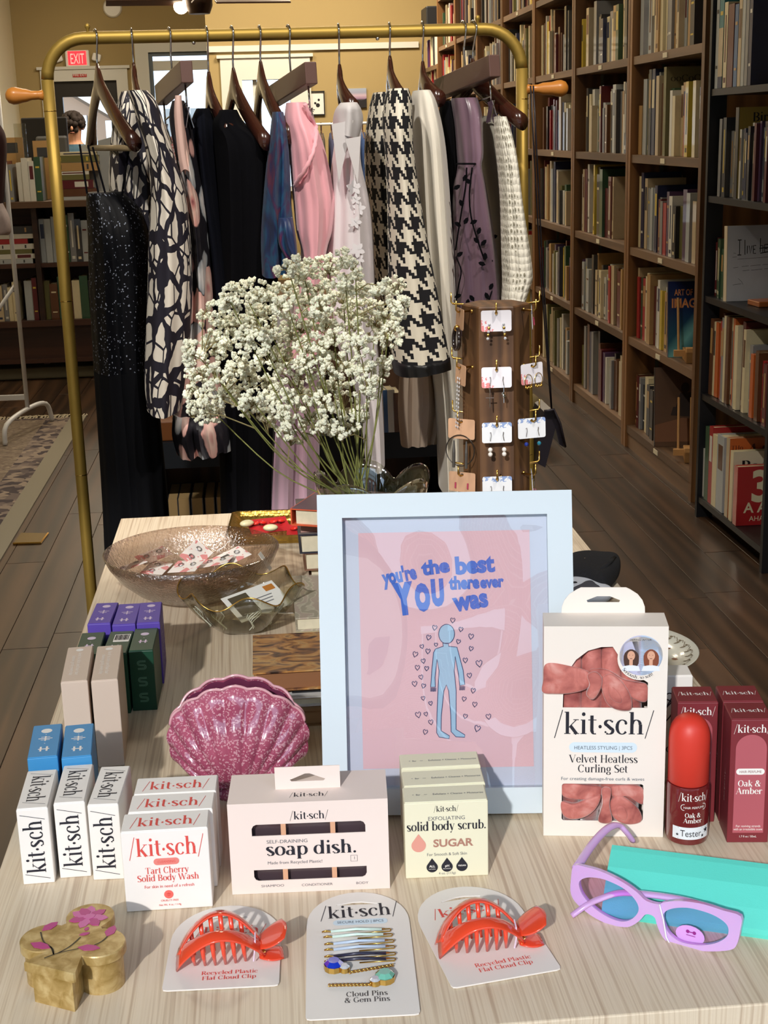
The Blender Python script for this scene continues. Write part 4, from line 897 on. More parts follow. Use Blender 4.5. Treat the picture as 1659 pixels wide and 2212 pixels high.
for X, hair, curl in ((703, '#4a2f26', 1), (838, '#83452f', 0)):
    x, z = cc(X, 690)
    print_on(bd, mv(flat([(x + .0072*cos(radians(a))*(1 + .06*sin(a)), z - .0035 + .0105*sin(radians(a))) for a in range(0, 360, 20)]), 0, 0, .00003), mat('printed_hair' + hair, hair, .6), I4, 'printed_hair')
    print_on(bd, mv(join(flat([(x - .0085, z - .0145), (x + .0085, z - .0145), (x + .007, z - .0098), (x, z - .0085), (x - .007, z - .0098)])), 0, 0, .00006), mat('printed_top', '#e6eaf2', .6), I4, 'printed_top')
    print_on(bd, mv(join(flat(circle(.0036, 16, x, z + .0005, .0048)), mv(flat(rrect(.0032, .006, .001, 2, x, z - .006)), 0, 0, .00002)), 0, 0, .00009), skin, I4, 'printed_face')
    print_on(bd, mv(join(flat(rrect(.0009, .0004, .0001, 1, x - .0015, z + .0012)), flat(rrect(.0009, .0004, .0001, 1, x + .0015, z + .0012)), flat(rrect(.0022, .0005, .0002, 2, x, z - .0022))), 0, 0, .00013), mat('printed_features', '#6b3a33', .6), I4, 'printed_features')
curve = []
s_ = 'Seriously, so soft!'; aa = radians(-148)
for ch in s_:
    V, Fc, w = serif(ch); wd = w*.0042
    a = aa + wd/2/.0197; curve.append(txt(ch, .0046, bc_[0] + .0205*cos(a)*.98, bc_[1] + .0205*sin(a)*.98, rot=a + pi/2)); aa += wd/.0193
print_on(bd, mv(join(*curve, txt('DURING', .0026, vx(728), vz(586), 'sans', width=.0098), txt('AFTER', .0026, vx(808), vz(586), 'sans', width=.0085)), 0, 0, .0001), INK, I4)
# perfume cartons
M_rosepanel = mat('rose_panel_ink', '#b35a63', .55)
for k, (mid, lab) in enumerate([((.3948, 1.2165), 'maroon perfume carton standing behind the tester bottle'), ((.4318, 1.1700), 'front maroon perfume carton at the right edge of the table'), ((.4375, 1.2120), 'back maroon perfume carton at the right edge of the table')]):
    o = carton('perfume_carton', mid, -7.5, .0385, .0393, .1255, C_maroon, lab, 'maroon perfume cartons')
    pan = [(-.0143, .0105), (.0143, .0105), (.0143, .0965)] + [(.0143*cos(radians(a)), .0965 + .0143*sin(radians(a))) for a in range(10, 180, 10)] + [(-.0143, .0965)]
    F(o, flat(pan), M_rosepanel, name='arch_panel')
    for g_ in (txt(LOGO, .0108, 0, .113, width=.0335), join(txt('Oak &', .0088, -.0005, .0585, width=.0215, TH=.14), mv(txt('Amber', .0088, -.0005, .0508, width=.0245, TH=.14), 0, 0, .00004)), join(txt('For reviving strands', .0033, 0, .0165, 'sans', width=.023), txt('with an irresistible scent', .0033, 0, .0132, 'sans', width=.027)), txt('1.7 fl oz / 50mL', .003, 0, .0058, 'sans', width=.0165)): F(o, mv(g_, 0, 0, .0002), WINK)
    q = F(o, mv(flat(rrect(.0262, .0062, .003, 5, 0, .0735)), 0, 0, .0001), WINK, name='pill_badge'); print_on(q, mv(txt('HAIR PERFUME', .0036, 0, .0722, 'sans', width=.0205), 0, 0, .0002), C_maroon, I4)
    TP(o, txt(LOGO, .0108, 0, .016, width=.0335), WINK, .1255)
    print_on(o, join(txt('Awaken', .0062, -.0196, .052, width=.034, rot=-pi/2, slant=.2)), mat('pale_rose_ink', '#b98a88', .6), LEFT(-.01935))
# tester bottle
bt_ = thing('perfume_bottle', 'maroon perfume tester bottle with bright red domed cap', 'bottle', T(.3785, 1.1885, TZ, 0, 0, radians(4)))
ob('bottle_body', lathe([(0, .0005), (.0165, .0005), (.0193, .002), (.0202, .006), (.0202, .058), (.0197, .0600), (.012, .0605), (.012, .064)], 40, True), mat('maroon_glass', '#6e1e20', .12, coat=.8), bt_, 40)
ob('cap', lathe([(.0185, .0605), (.0192, .0612), (.0192, .104), (.0186, .1105), (.0168, .1165), (.0138, .1215), (.0095, .1250), (.005, .1265), (0, .1268)], 40), mat('red_matte_plastic', '#d23a2c', .45), bt_, True)
def wrap(g, r): return [(r*sin(x/r), -r*cos(x/r), y) for x, y, z in g[0]], g[1]
def wrapz(g, r): return [((r + z)*sin(x/r), -(r + z)*cos(x/r), y) for x, y, z in g[0]], g[1]
def fine(x0, x1, z0, z1, n=16): return loft([[(x0 + (x1 - x0)*i/n, z, 0) for i in range(n + 1)] for z in (z0, z1)], False)
ob('paper_label', wrapz(fine(-.0215, .017, .008, .0205), .02035), mat('label_paper', '#e9edf0', .6), bt_)
lbr = .0206
def star(r, cx, cy): return flat([(cx + r*(1 if i % 2 == 0 else .42)*sin(i*pi/5), cy + r*(1 if i % 2 == 0 else .42)*cos(i*pi/5)) for i in range(10)])
ob('lettering', wrapz(join(txt('Tester', .0095, -.0035, .0112, 'sans', width=.0205), star(.0032, .0128, .0160), star(.002, .0085, .0112), star(.0018, -.0165, .0125), flat(rrect(.024, .0004, .0001, 1, -.004, .0092)), flat(rrect(.024, .0004, .0001, 1, -.004, .0198))), lbr), INK, bt_)
for g_ in (txt(LOGO, .0108, -.001, .0475, width=.0305), join(txt('Oak &', .0066, -.002, .0308, width=.0155, TH=.14), mv(txt('Amber', .0066, -.002, .0252, width=.018, TH=.14), 0, 0, .00004)), join(txt('HAIR PERFUME', .0032, -.001, .0398, 'sans', width=.0205), holed(rrect(.0255, .0065, .003, 5, -.001, .041), [rrect(.0245, .0055, .0026, 5, -.001, .041)], 0, 0))): ob('lettering', wrapz(mv(g_, 0, 0, .00006), .02035), WINK, bt_)
# ------------------------------------------------------------------ picture frame
FWd, FHt = .251, .3188; fmid = (.162, 1.2722)
pf = thing('picture_frame', 'white framed pink print with handwritten blue motto on the table', 'picture frame', T(fmid[0], fmid[1], TZ + .001, radians(-14), 0, radians(-6.3)))
bw, bt2, bb2 = .0245, .0232, .0258
M_frame = mat('pale_frame_lacquer', '#cfdce4', .35, coat=.2)
ow, oh = FWd/2, FHt
inn = [(-ow + bw, bb2), (ow - bw, bb2), (ow - bw, oh - bt2), (-ow + bw, oh - bt2)]; out = [(-ow, 0), (ow, 0), (ow, oh), (-ow, oh)]
for k in range(4):
    a, b = out[k], out[(k + 1) % 4]; c, d = inn[(k + 1) % 4], inn[k]
    g = prism([a, b, c, d], -.016, 0); ob('frame_rail', xf(g, FRONT(-.016)), M_frame, pf)
ob('backing_board', box(-ow + .01, ow - .01, -.005, -.003, .01, oh - .01), mat('backing_brown', '#8a7355', .8), pf)
ob('mat_board', xf(flat([(-ow + bw - .002, bb2 - .002), (ow - bw + .002, bb2 - .002), (ow - bw + .002, oh - bt2 + .002), (-ow + bw - .002, oh - bt2 + .002)]), FRONT(-.0052)), mat('white_mat_board', '#d4d8e6', .7), pf)
u0, u1, v0, v1 = -ow + bw + .0153, ow - bw - .0168, bb2 + .0185, oh - bt2 - .0157
pr = ob('art_print', xf(flat([(u0, v0), (u1, v0), (u1, v1), (u0, v1)]), FRONT(-.0056)), mat('pink_print_paper', '#efc3c8', .7), pf)
ob('stand_leg', xf(box(-.03, .03, 0, .003, 0, .19), T(0, .0, .012, radians(-19))), MATS['backing_brown'], pf)
def fz(X, Y):
    px, py = 660 + X/2.765, 1040 + Y/2.765
    return (px - (958.5 + (py - 1066)*.0145))*.000464, (1755 - py)*.000461
BLUE = mat('cobalt_ink', '#3f6fd0', .6)
def word(s, X0, X1, Y, hpx, rot=0, bold=.05):
    a = fz(X0, Y); b = fz(X1, Y); return txt(s, hpx/2.765*.000464/.72, (a[0] + b[0])/2, a[1], 'sans', width=(b[0] - a[0]), rot=rot, bold=bold)
g = join(word('you\'re', 468, 668, 590, 85, .17), word('the', 700, 862, 545, 82, .12), word('best', 893, 1128, 545, 100, .06), word('Y', 555, 655, 772, 165, .1, .09), word('O', 662, 748, 755, 140, .08, .09), word('U', 755, 828, 728, 140, .05, .08), word('there', 858, 1035, 640, 75, .03), word('ever', 1040, 1180, 635, 68, .05), word('was', 890, 1090, 758, 110, .14, .05))
ob('lettering', xf(mv(g, 0, 0, .0061), FRONT(0)), BLUE, pf)
LBLUE = mat('light_blue_ink', '#a9cbe2', .7); NAVY = mat('navy_line_ink', '#37406e', .6)
def fig(pts): return [fz(*p) for p in pts]
body = [(815, 965), (818, 983), (772, 998), (760, 1020), (750, 1120), (742, 1225), (770, 1225), (768, 1170), (780, 1060), (792, 1130), (786, 1230), (779, 1380), (776, 1500), (790, 1526), (850, 1537), (852, 1520), (802, 1488), (804, 1400), (820, 1250), (835, 1214), (848, 1250), (860, 1390), (862, 1495), (890, 1526), (942, 1530), (943, 1515), (891, 1482), (892, 1380), (893, 1250), (882, 1130), (888, 1045), (907, 1150), (914, 1220), (944, 1214), (935, 1130), (912, 1040), (899, 990), (850, 984), (847, 965)]
head = [(838 + 47*cos(radians(a)), 910 + 58*sin(radians(a))) for a in range(0, 360, 15)]
def outline(pts, w=.0007, close=True):
    pts = fig(pts); pts = pts + pts[:2] if close else pts; v, f = strip(pts, [w]*len(pts)); return [(x, y, 0) for x, y in v], f
ob('printed_figure', xf(mv(join(holed(fig(body), [], 0, 0), mv(holed(fig(head), [], 0, 0), 0, 0, .00005)), 0, 0, .0059), FRONT(0)), LBLUE, pf)
lines = [outline(body), mv(outline(head), 0, 0, .00005)]
for cx, cy, dx in ((757, 1240, 1), (928, 1235, -1)):
    for j in range(4): lines.append(outline([(cx - 14 + j*8, cy - 14), (cx - 15 + j*8, cy + 12 - (j % 2)*3), (cx - 10 + j*8, cy + 13), (cx - 8 + j*8, cy - 10)], .0006, False))
hearts = [(875, 828, 1.1), (768, 870, 1.1), (923, 883, 1), (732, 928, 1.1), (983, 926, 1.2), (908, 956, 1), (691, 981, .9), (775, 972, .8), (652, 1027, 1.2), (727, 1010, 1.1), (983, 999, 1), (699, 1068, 1), (948, 1068, 1.1), (1030, 1088, 1.5), (664, 1107, 1.1), (719, 1113, 1), (685, 1164, 1), (972, 1159, 1.1), (647, 1203, 1.2), (700, 1217, 1), (994, 1250, 1.1), (697, 1291, .9), (940, 1299, 1), (741, 1322, .9), (1003, 1333, 1.1), (667, 1389, 1.3), (713, 1386, .9), (947, 1403, 1), (1084, 1407, 1.2), (742, 1435, 1.1), (1018, 1477, 1.4), (709, 1493, 1.1)]
random.seed(5)
for X, Y, s in hearts:
    ht = [(0, 16), (-11, 2), (-12, -8), (-6, -12), (0, -5), (7, -12), (12, -6), (10, 3)]; a = random.uniform(-.3, .3)
    lines.append(outline([(X + s*(p*cos(a) - q*sin(a)), Y + s*(p*sin(a) + q*cos(a))) for p, q in ht], .0008))
ob('line_drawing', xf(mv(join(*lines), 0, 0, .0062), FRONT(0)), NAVY, pf)
M_plexi = glass_mix('wavy_plexiglass', (.97, .98, 1), 1.5, .0, None, 2.6, .06)
gp = loft([[(-ow + bw - .002 + (FWd - 2*bw + .004)*i/16, bb2 - .002 + (FHt - bb2 - bt2 + .004)*j/18, 0) for i in range(17)] for j in range(19)], False)
gp = ([(x, y, z + .0075*noise.noise((x*8 + 3, y*6, 1.7))) for x, y, z in gp[0]], gp[1])
ob('glazing_pane', xf(gp, FRONT(-.0115)), M_plexi, pf, True)
# ------------------------------------------------------------------ small goods at the front of the table
z5 = lambda x, y: (x/3.19, 1600 + y/3.19)
z6 = lambda x, y: (320 + x/2.9625, 1580 + y/2.9625)
z7 = lambda x, y: (820 + x/3.5, 1580 + y/3.5)
z8 = lambda x, y: (1180 + x/3.463, 1740 + y/3.463)
M_card = mat('hang_card', '#e9e3dc', .5)
def hang_card(label, mid, ang, w, L, rad, texts, group, z=.0008, slot=True, ea=.052):
    """rounded-top backing card lying on the table; local origin bottom middle"""
    o = thing('hair_clip_card', label, 'hair accessory', T(mid[0], mid[1], TZ + z, 0, 0, radians(ang)), group)
    poly = [(w/2 - .004, 0), (w/2 - .001, .001), (w/2, .004)] + [(w/2*cos(radians(a)), L - ea + ea*sin(radians(a))) for a in range(0, 181, 10)] + [(-w/2, .004), (-w/2 + .001, .001), (-w/2 + .004, 0)]
    hs = [[(-.018, L - .021), (.018, L - .021), (.018, L - .0195), (.004, L - .016), (-.004, L - .016), (-.018, L - .0195)]] if slot else []
    ob('backing_card', holed(poly, hs, 0, .0012), M_card, o)
    return o
def claw(parent, M, s=1.0):
    """claw clip: front and back arches with teeth, paddle wings, spring"""
    c = ob('claw_shell', ([], []), MATS['clip_orange'], parent, M=M); me = c.data
    Lc, hw, H = .072, .0165, .028
    def arch(side, t):
        return Vector((Lc*t, side*hw*(sin(pi*min(1, max(0, t)))**.55), .004 + H*(sin(pi*t)**.75)*(1.0 if side < 0 else 1.06)))
    gs = []
    for side in (-1, 1):
        R = []; K = 22
        for i in range(K + 1):
            t = .01 + .97*i/K; p = arch(side, t); tn = (arch(side, min(.999, t + .01)) - arch(side, max(.001, t - .01))).normalized()
            b = Vector((0, 1, .25*-side)).normalized(); b = (b - tn*b.dot(tn)).normalized(); n = tn.cross(b)
            wd = .0066 + .0045*abs(2*t - 1)**2*(1 if t < .5 else .3); th = .0016
            R.append([p + b*wd*cos(a) + n*th*sin(a) for a in [2*pi*j/10 for j in range(10)]])
        gs.append(loft(R, True, True, True))
    R = []
    for i in range(9):                                              # paddle wing
        t = i/8; x = Lc*.93 + .024*t; z = .012 + .013*t**1.2; hwid = .006 + .011*sin(pi*min(1, t*.62 + .12)); 
        if i == 8: hwid = .005
        R.append([Vector((x, hwid*cos(a), z + .0014*sin(a))) for a in [2*pi*j/12 for j in range(12)]])
    gs.append(loft(R, True, True, True))
    V, Fc = join(*gs); me.from_pydata([tuple(v) for v in V], [], Fc); me.update(); me.polygons.foreach_set('use_smooth', [True]*len(me.polygons))
    for side in (-1, 1):
        for k in range(6):
            t = .17 + .115*k; p = arch(side, t)
            ob('tooth', tube([p, Vector((p.x + .001, p.y*.86, p.z*.45)), Vector((p.x + .002, p.y*.62, .0022))], [.0021, .0018, .0013], 7), MATS['clip_orange'], c, True)
    ob('lower_wing', loft([[Vector((Lc*.93 + .020*t, (.005 + .007*sin(pi*min(1, t*.7 + .1)))*cos(a) - .004, .004 + .0012*sin(a) - .001*t)) for a in [2*pi*j/10 for j in range(10)]] for t in [i/6 for i in range(7)]], True, True, True), MATS['clip_orange'], c, True)
    ob('spring', tube([(Lc*.96, -.009 + .018*i/40, .009) if 0 else (Lc*.96 + .003*cos(i*1.2), -.009 + .018*i/60, .009 + .003*sin(i*1.2)) for i in range(61)], .0005, 5), M_brass, c)
    ob('plastic_tie', tube([(Lc*.86, -.012, .003), (Lc*.875, -.0135, .012), (Lc*.89, -.009, .02), (Lc*.9, .0, .0215)], .0007, 6), mat('lilac_tie', '#e6d3e6', .4), c)
    return c
mat('clip_orange', '#e5492c', .16, coat=.7)
lc = hang_card('orange claw clip on ivory card, left of the hairpin card', (-.0603, .9955), -2.5, .0935, .124, .03, None, 'orange claw clips on ivory cards')
claw(lc, T(-.0375, .036, .0014, 0, 0, radians(6)))
print_on(lc, join(txt('Recycled Plastic', .0072, .006, .0185, width=.046), mv(txt('Flat Cloud Clip', .0072, .006, .0112, width=.044), 0, 0, .00005)), CORAL, TOP(.0013)); print_on(lc, txt(LOGO, .0165, .004, .078, width=.06), CORAL, TOP(.0013))
rc = hang_card('orange claw clip on ivory card, right of the hairpin card', (.169, .979), 9.2, .0924, .146, .03, None, 'orange claw clips on ivory cards')
claw(rc, T(-.0425, .052, .0014, 0, 0, radians(-5)))
print_on(rc, join(txt('Recycled Plastic', .0075, .004, .021, width=.048), mv(txt('Flat Cloud Clip', .0075, .004, .0135, width=.046), 0, 0, .00005)), CORAL, TOP(.0013)); print_on(rc, txt(LOGO, .0185, .0, .101, width=.064), CORAL, TOP(.0013))
pc = hang_card('ivory card of hairpins with blue and green gems, front centre', (.0502, .9430), -2.4, .0885, .184, .03, None, None, ea=.05)
print_on(pc, txt(LOGO, .0265, .002, .143, width=.069, rot=.04), INK, TOP(.0013)); 
q = print_on(pc, flat(rrect(.047, .0085, .004, 5, .002, .1345)), mat('pale_blue_pill', '#d3e3ee', .6), TOP(.0013), 'pill_badge'); print_on(pc, mv(txt('SECURE HOLD | 8PCS', .0052, .002, .1328, 'sans', width=.04), 0, 0, .0002), MATS['slate_grey_ink'], TOP(.0013))
print_on(pc, join(txt('Cloud Pins', .0092, .004, .0265, width=.033), mv(txt('& Gem Pins', .0092, .004, .0185, width=.036), 0, 0, .00005)), mat('taupe_ink', '#4a4648', .6), TOP(.0013))
PIN = [((280, 575), (1180, 530), 'mint'), ((300, 645), (1200, 595), 'mint'), ((312, 740), (1220, 675), 'sky'), ((312, 815), (1230, 755), 'sky'), ((312, 905), (1240, 845), 'navy'), ((312, 965), (1240, 920), 'navy')]
zp = lambda x, y: (650 + x/6.144, 1920 + y/6.144)
mat('pin_mint', '#cfe6dc', .25, coat=.5); mat('pin_sky', '#b9c9dd', .25, coat=.5); mat('pin_navy', '#2a2a40', .25, coat=.5)
Mi = pc.matrix_world.inverted()
for a, b, c in PIN:
    A = Mi @ onz(*zp(*a), TZ + .0045); B = Mi @ onz(*zp(*b), TZ + .0045); d = (B - A)
    p_ = ob('hairpin', join(tube([A, A + d*.06 + Vector((0, 0, .0012)), A + d*.12, A + d*.5 + Vector((0, 0, .0012)), A + d*.93], .0008, 6), tube([A + d*.03, B, B + Vector((.001, -.0012, .0)), B + Vector((0, -.0024, -.0008)), A + d*.5 + Vector((0, -.0014, -.0018))], .0006, 6)), M_brass, pc, True)
    ob('enamel_bar', tube([A + d*.13 + Vector((0, 0, .0002)), A + d*.5 + Vector((0, 0, .0014)), A + d*.88], .0013, 8), MATS['pin_' + c], p_, True)
def gem(parent, at, r, m, square=False):
    p = Mi @ onz(*zp(*at), TZ + .006)
    n = 4 if square else 10; g = lathe([(r*.55, .0012), (r, 0), (r*.75, -.002)], n if not square else 8, True, False); V = [(v[0], v[1], v[2]) for v in g[0]]
    o = ob('gem', mv((lathe([(r*.6, r*.5), (r, r*.15), (r*.85, -r*.5)], 8 if square else 12, False, False)[0], lathe([(r*.6, r*.5), (r, r*.15), (r*.85, -r*.5)], 8 if square else 12)[1] + [tuple(range(8 if square else 12))]), p.x, p.y, p.z), m, parent)
    ob('gem_setting', mv(lathe([(r*1.02, r*.1), (r*1.05, -r*.9), (r*.7, -r*1.0)], 12), p.x, p.y, p.z), M_brass, o)
M_gb = mat('blue_gem', '#1c3fd0', .04, trans=.3, ior=1.7, coat=1); M_gw = mat('clear_gem', '#e8ecf4', .03, trans=.4, ior=1.8, coat=1); M_gg = mat('green_gem', '#86d6c0', .04, trans=.3, ior=1.7, coat=1)
for a, b, gl in [((640, 1110), (1230, 1010), [((437, 1000), .0080, M_gb, True), ((580, 1035), .0042, M_gw, False)]), ((365, 1280), (930, 1270), [((1115, 1150), .0080, M_gg, True), ((985, 1205), .0044, M_gw, False)])]:
    A = Mi @ onz(*zp(*a), TZ + .004); B = Mi @ onz(*zp(*b), TZ + .004)
    w = ob('gem_pin', join(*[tube([A.lerp(B, i/40) + Vector((0, .0009*cos(i*.9 + s*pi), .0009*sin(i*.9 + s*pi))) for i in range(41)], .0006, 5) for s in (0, 1)]), M_brass, pc, True)
    for g_ in gl: gem(w, *g_)
# gold clover-shaped box
M_cap = NT('gold_shell_inlay', .34, .2); v_ = M_cap.obj(); M_cap.color(M_cap.ramp(M_cap.noise(v_, 90, 4, .6), [(.3, '#927538'), (.5, '#b0935a'), (.7, '#cbb27c')])); M_cap.bump(M_cap.noise(v_, 140, 3), .25, .0008); M_cap = M_cap.m
gb = thing('trinket_box', 'gold clover-shaped trinket box with painted pink flowers', 'box', T(-.178, 1.015, TZ))
GL = [((-.0225, .0165), .0188), ((.0105, .0455), .0185), ((.0225, .0035), .0195)]
def clover(grow, stem):
    pts = []
    import itertools
    def inside(x, y):
        for (cx, cy), r in GL:
            if (x - cx)**2 + (y - cy)**2 < (r + grow)**2: return True
        if hypot(x - .003, y - .02) < .02: return True
        ax, ay = (.004, .004); dx, dy = (-.0165, -.0310); l = hypot(dx, dy); ux, uy = dx/l, dy/l; s = (x - ax)*ux + (y - ay)*uy; q = abs(-(x - ax)*uy + (y - ay)*ux)
        return 0 <= s <= l + grow and q < .0085 + .0135*(s/l)**1.1 + grow
    c0 = (.003, .012) if 1 else 0
    for k in range(180):
        a = 2*pi*k/180; lo, hi = 0, .09; r = 0
        for j in range(45, -1, -1):
            r = .09*j/45
            if inside(c0[0] + r*cos(a), c0[1] + r*sin(a)): break
        lo, hi = r, r + .002
        for _ in range(8):
            m_ = (lo + hi)/2
            if inside(c0[0] + m_*cos(a), c0[1] + m_*sin(a)): lo = m_
            else: hi = m_
        pts.append((c0[0] + lo*cos(a), c0[1] + lo*sin(a)))
    return pts
def facefan(poly, z0, z1, bev=.0012):
    n = len(poly); cx = sum(p[0] for p in poly)/n; cy = sum(p[1] for p in poly)/n; ins = [(x + (cx - x)*.02, y + (cy - y)*.02) for x, y in poly]
    return loft([[(x, y, z) for x, y in q] for q, z in ((poly, z0), (poly, z1 - bev), (ins, z1))], True, True, True)
ob('box_body', facefan(clover(-.0016, 0), 0, .0285, .0002), M_cap, gb)
ld = ob('lid', facefan(clover(.0014, 0), .0285, .0365, .001), M_cap, gb)
zlid = .0367
PK = mat('pink_inlay', '#b83a83', .3, coat=.5); PK2 = mat('light_pink_inlay', '#cf6aa5', .3, coat=.5)
gw = gb.matrix_world.inverted()
def gl_(X, Y): p = gw @ onz(*z5(X, Y), TZ + zlid); return (p.x, p.y)
def petal(a, b, w):
    a, b = Vector(a), Vector(b); d = b - a; n = Vector((-d.y, d.x)).normalized(); return [tuple(a), tuple(a + d*.35 + n*w), tuple(a + d*.75 + n*w*.8), tuple(b), tuple(a + d*.75 - n*w*.8), tuple(a + d*.35 - n*w)]
pets = [((615, 1215), (630, 1140)), ((615, 1215), (730, 1165)), ((615, 1220), (745, 1220)), ((615, 1225), (680, 1275)), ((610, 1225), (550, 1290)), ((605, 1220), (475, 1245)), ((605, 1215), (500, 1185)), ((610, 1210), (560, 1160))]
for i, (a, b) in enumerate(pets): ob('petal_inlay', mv(prism(petal(gl_(*a), gl_(*b), .0045), 0, .0004 + .00005*i), 0, 0, zlid), PK if i % 2 else PK2, ld)
ob('flower_centre', mv(prism(petal(gl_(575, 1225), gl_(660, 1205), .004), 0, .0009), 0, 0, zlid), PK2, ld)
for a, b in (((290, 1310), (400, 1250)), ((210, 1395), (345, 1430)), ((535, 1425), (690, 1430)), ((735, 1350), (790, 1275)), ((545, 1340), (620, 1325)), ((590, 1310), (605, 1285))): ob('leaf_inlay', mv(prism(petal(gl_(*a), gl_(*b), .0042 if b[0] != 605 and a[0] != 545 else .002), 0, .0004), 0, 0, zlid), PK, ld)
for pts in ([(305, 1500), (370, 1475), (440, 1455), (540, 1435)], [(370, 1475), (350, 1425), (300, 1385), (280, 1320)], [(400, 1465), (480, 1420), (555, 1355)], [(650, 1410), (700, 1385), (740, 1350)], [(370, 1475), (365, 1440), (345, 1420)]):
    q = smooth2([gl_(*p) for p in pts], 5, False); v, f = strip(q, [.0011]*len(q)); ob('stem_line', [(x, y, zlid + .0003) for x, y in v] and ([(x, y, zlid + .0003) for x, y in v], f), mat('dark_stem', '#3a3428', .5), ld)
# sunglasses and case
A = onz(*z8(560, 905), TZ + .001); B = onz(*z8(1200, 1090), TZ + .001)
ux = (B - A); ux.z = 0; ux.normalize(); nn = Vector((ux.y, -ux.x, 0)); uz = (Vector((0, 0, 1)) - nn*.10).normalized(); nn = ux.cross(uz)       # nn points to the viewer
if nn.y > 0: nn = -nn
sgM = Matrix((( ux.x, uz.x, nn.x, A.x), (ux.y, uz.y, nn.y, A.y), (ux.z, uz.z, nn.z, A.z), (0, 0, 0, 1)))
def onpl(X, Y):
    d = ray(*z8(X, Y)); t = (A - CAM).dot(nn)/d.dot(nn); p = sgM.inverted() @ (CAM + d*t); return (p.x, p.y)
sg = thing('sunglasses', 'lilac plastic sunglasses propped against the mint case', 'sunglasses', sgM)
outp = [(205, 450), (300, 462), (400, 490), (520, 545), (620, 605), (690, 660), (745, 712), (830, 738), (880, 725), (950, 715), (1050, 718), (1180, 740), (1320, 785), (1455, 830), (1450, 940), (1425, 1040), (1380, 1080), (1250, 1092), (1120, 1085), (1000, 1065), (930, 1040), (870, 985), (830, 900), (812, 840), (770, 815), (735, 820), (700, 860), (640, 900), (580, 910), (470, 890), (370, 845), (290, 790), (215, 720), (182, 650), (184, 560)]
lenL = [(245, 575), (300, 540), (400, 545), (500, 580), (590, 630), (660, 700), (690, 760), (680, 810), (630, 855), (560, 868), (470, 840), (380, 785), (310, 720), (260, 650)]
lenR = [(870, 840), (890, 795), (950, 770), (1050, 765), (1150, 785), (1250, 820), (1330, 870), (1362, 920), (1350, 980), (1280, 1025), (1180, 1045), (1080, 1040), (990, 1015), (920, 960), (885, 900)]
M_lilac = mat('lilac_acetate', '#d0a9df', .18, coat=.6, sss=.2); M_lens = glass_mix('rose_lens', (.96, .72, 1.0), 1.5, .02)
P_ = lambda pts: [onpl(*p) for p in pts]
ob('front_frame', holed(smooth2(P_(outp), 3), [smooth2(P_(lenL), 4), smooth2(P_(lenR), 4)], -.0045, 0), M_lilac, sg)
for ln in (lenL, lenR): ob('lens', mv(flat(smooth2(P_(ln), 4)), 0, 0, -.002), M_lens, sg)
I_ = sgM.inverted()
tl = [I_ @ onz(*z8(*p), TZ + z) for p, z in (((225, 470), .032), ((330, 310), .034), ((420, 205), .036), ((490, 155), .036), ((545, 150), .033), ((595, 195), .027), ((645, 262), .016))]
ob('temple', tube(smooth2(tl, 4, False), [.0026]*25, 8, True, 1.7), M_lilac, sg, True)
tr_ = [I_ @ onz(*z8(*p), TZ + z) for p, z in (((1440, 850), .030), ((1250, 770), .031), ((1000, 700), .031), ((720, 660), .029), ((540, 655), .026), ((410, 695), .020), ((310, 740), .012), ((190, 825), .003))]
ob('temple', tube(smooth2(tr_, 4, False), [.0026]*29, 8, True, 1.7), M_lilac, sg, True)
ob('price_tag', mv(prism(circle(.0125, 20, onpl(1050, 1045)[0], .006, .0085), -.0075, -.0069), 0, 0, 0), mat('tag_white', '#e6def0', .5), sg)
print_on(sg, join(flat(circle(.0016, 10, onpl(1035, 1000)[0], .0092)), flat(circle(.0016, 10, onpl(1085, 1010)[0], .0092), .0001), flat(rrect(.004, .0009, .0003, 2, onpl(1060, 1005)[0], .0092), .0002), flat(rrect(.008, .0006, .0002, 2, onpl(1060, 1005)[0], .0062), .0002)), mat('magenta_ink', '#9a2f86', .5), TOP(-.0068), 'tag_print')
ob('tag_loop', tube([(onpl(850, 735)[0], onpl(850, 735)[1], .001), (onpl(880, 850)[0], onpl(880, 850)[1], .0012), (onpl(900, 980)[0], onpl(900, 980)[1], .001), (onpl(935, 1045)[0], onpl(935, 1045)[1], .001)], .0008, 6), mat('clear_nylon', '#e8e4f0', .3), sg, True)
ca = onz(*z8(430, 832)); cb_ = onz(*z8(1659, 1003)); cu = (cb_ - ca); cu.z = 0; cu.normalize(); cn = Vector((-cu.y, cu.x, 0))
cs = thing('glasses_case', 'mint green folding glasses case lying behind the sunglasses', 'glasses case', Matrix(((cu.x, cn.x, 0, ca.x), (cu.y, cn.y, 0, ca.y), (0, 0, 1, TZ), (0, 0, 0, 1))))
M_mint = mat('mint_leatherette', '#5fd8c8', .5, bump=.08, bscale=900)
sec = [(0, .0), (-.001, .004), (.0, .0085), (.012, .019), (.03, .0305), (.048, .0375), (.054, .039), (.058, .0375), (.0625, .02), (.066, .003), (.066, 0)]
ob('case_body', loft([[(x, y, z) for y, z in sec] for x in (0.001, .003, .168, .17)], True, True, True), M_mint, cs, 35)
flp = [(-.0022, .0055), (-.002, .0095), (.012, .0204), (.03, .0318), (.048, .0388), (.054, .0402)]
flp2 = [(y, z - .0012) for y, z in flp]
ob('case_flap', loft([[(x, y, z) for y, z in flp + flp2[::-1]] for x in (-.0015, .1715)], True, True, True), M_mint, cs)

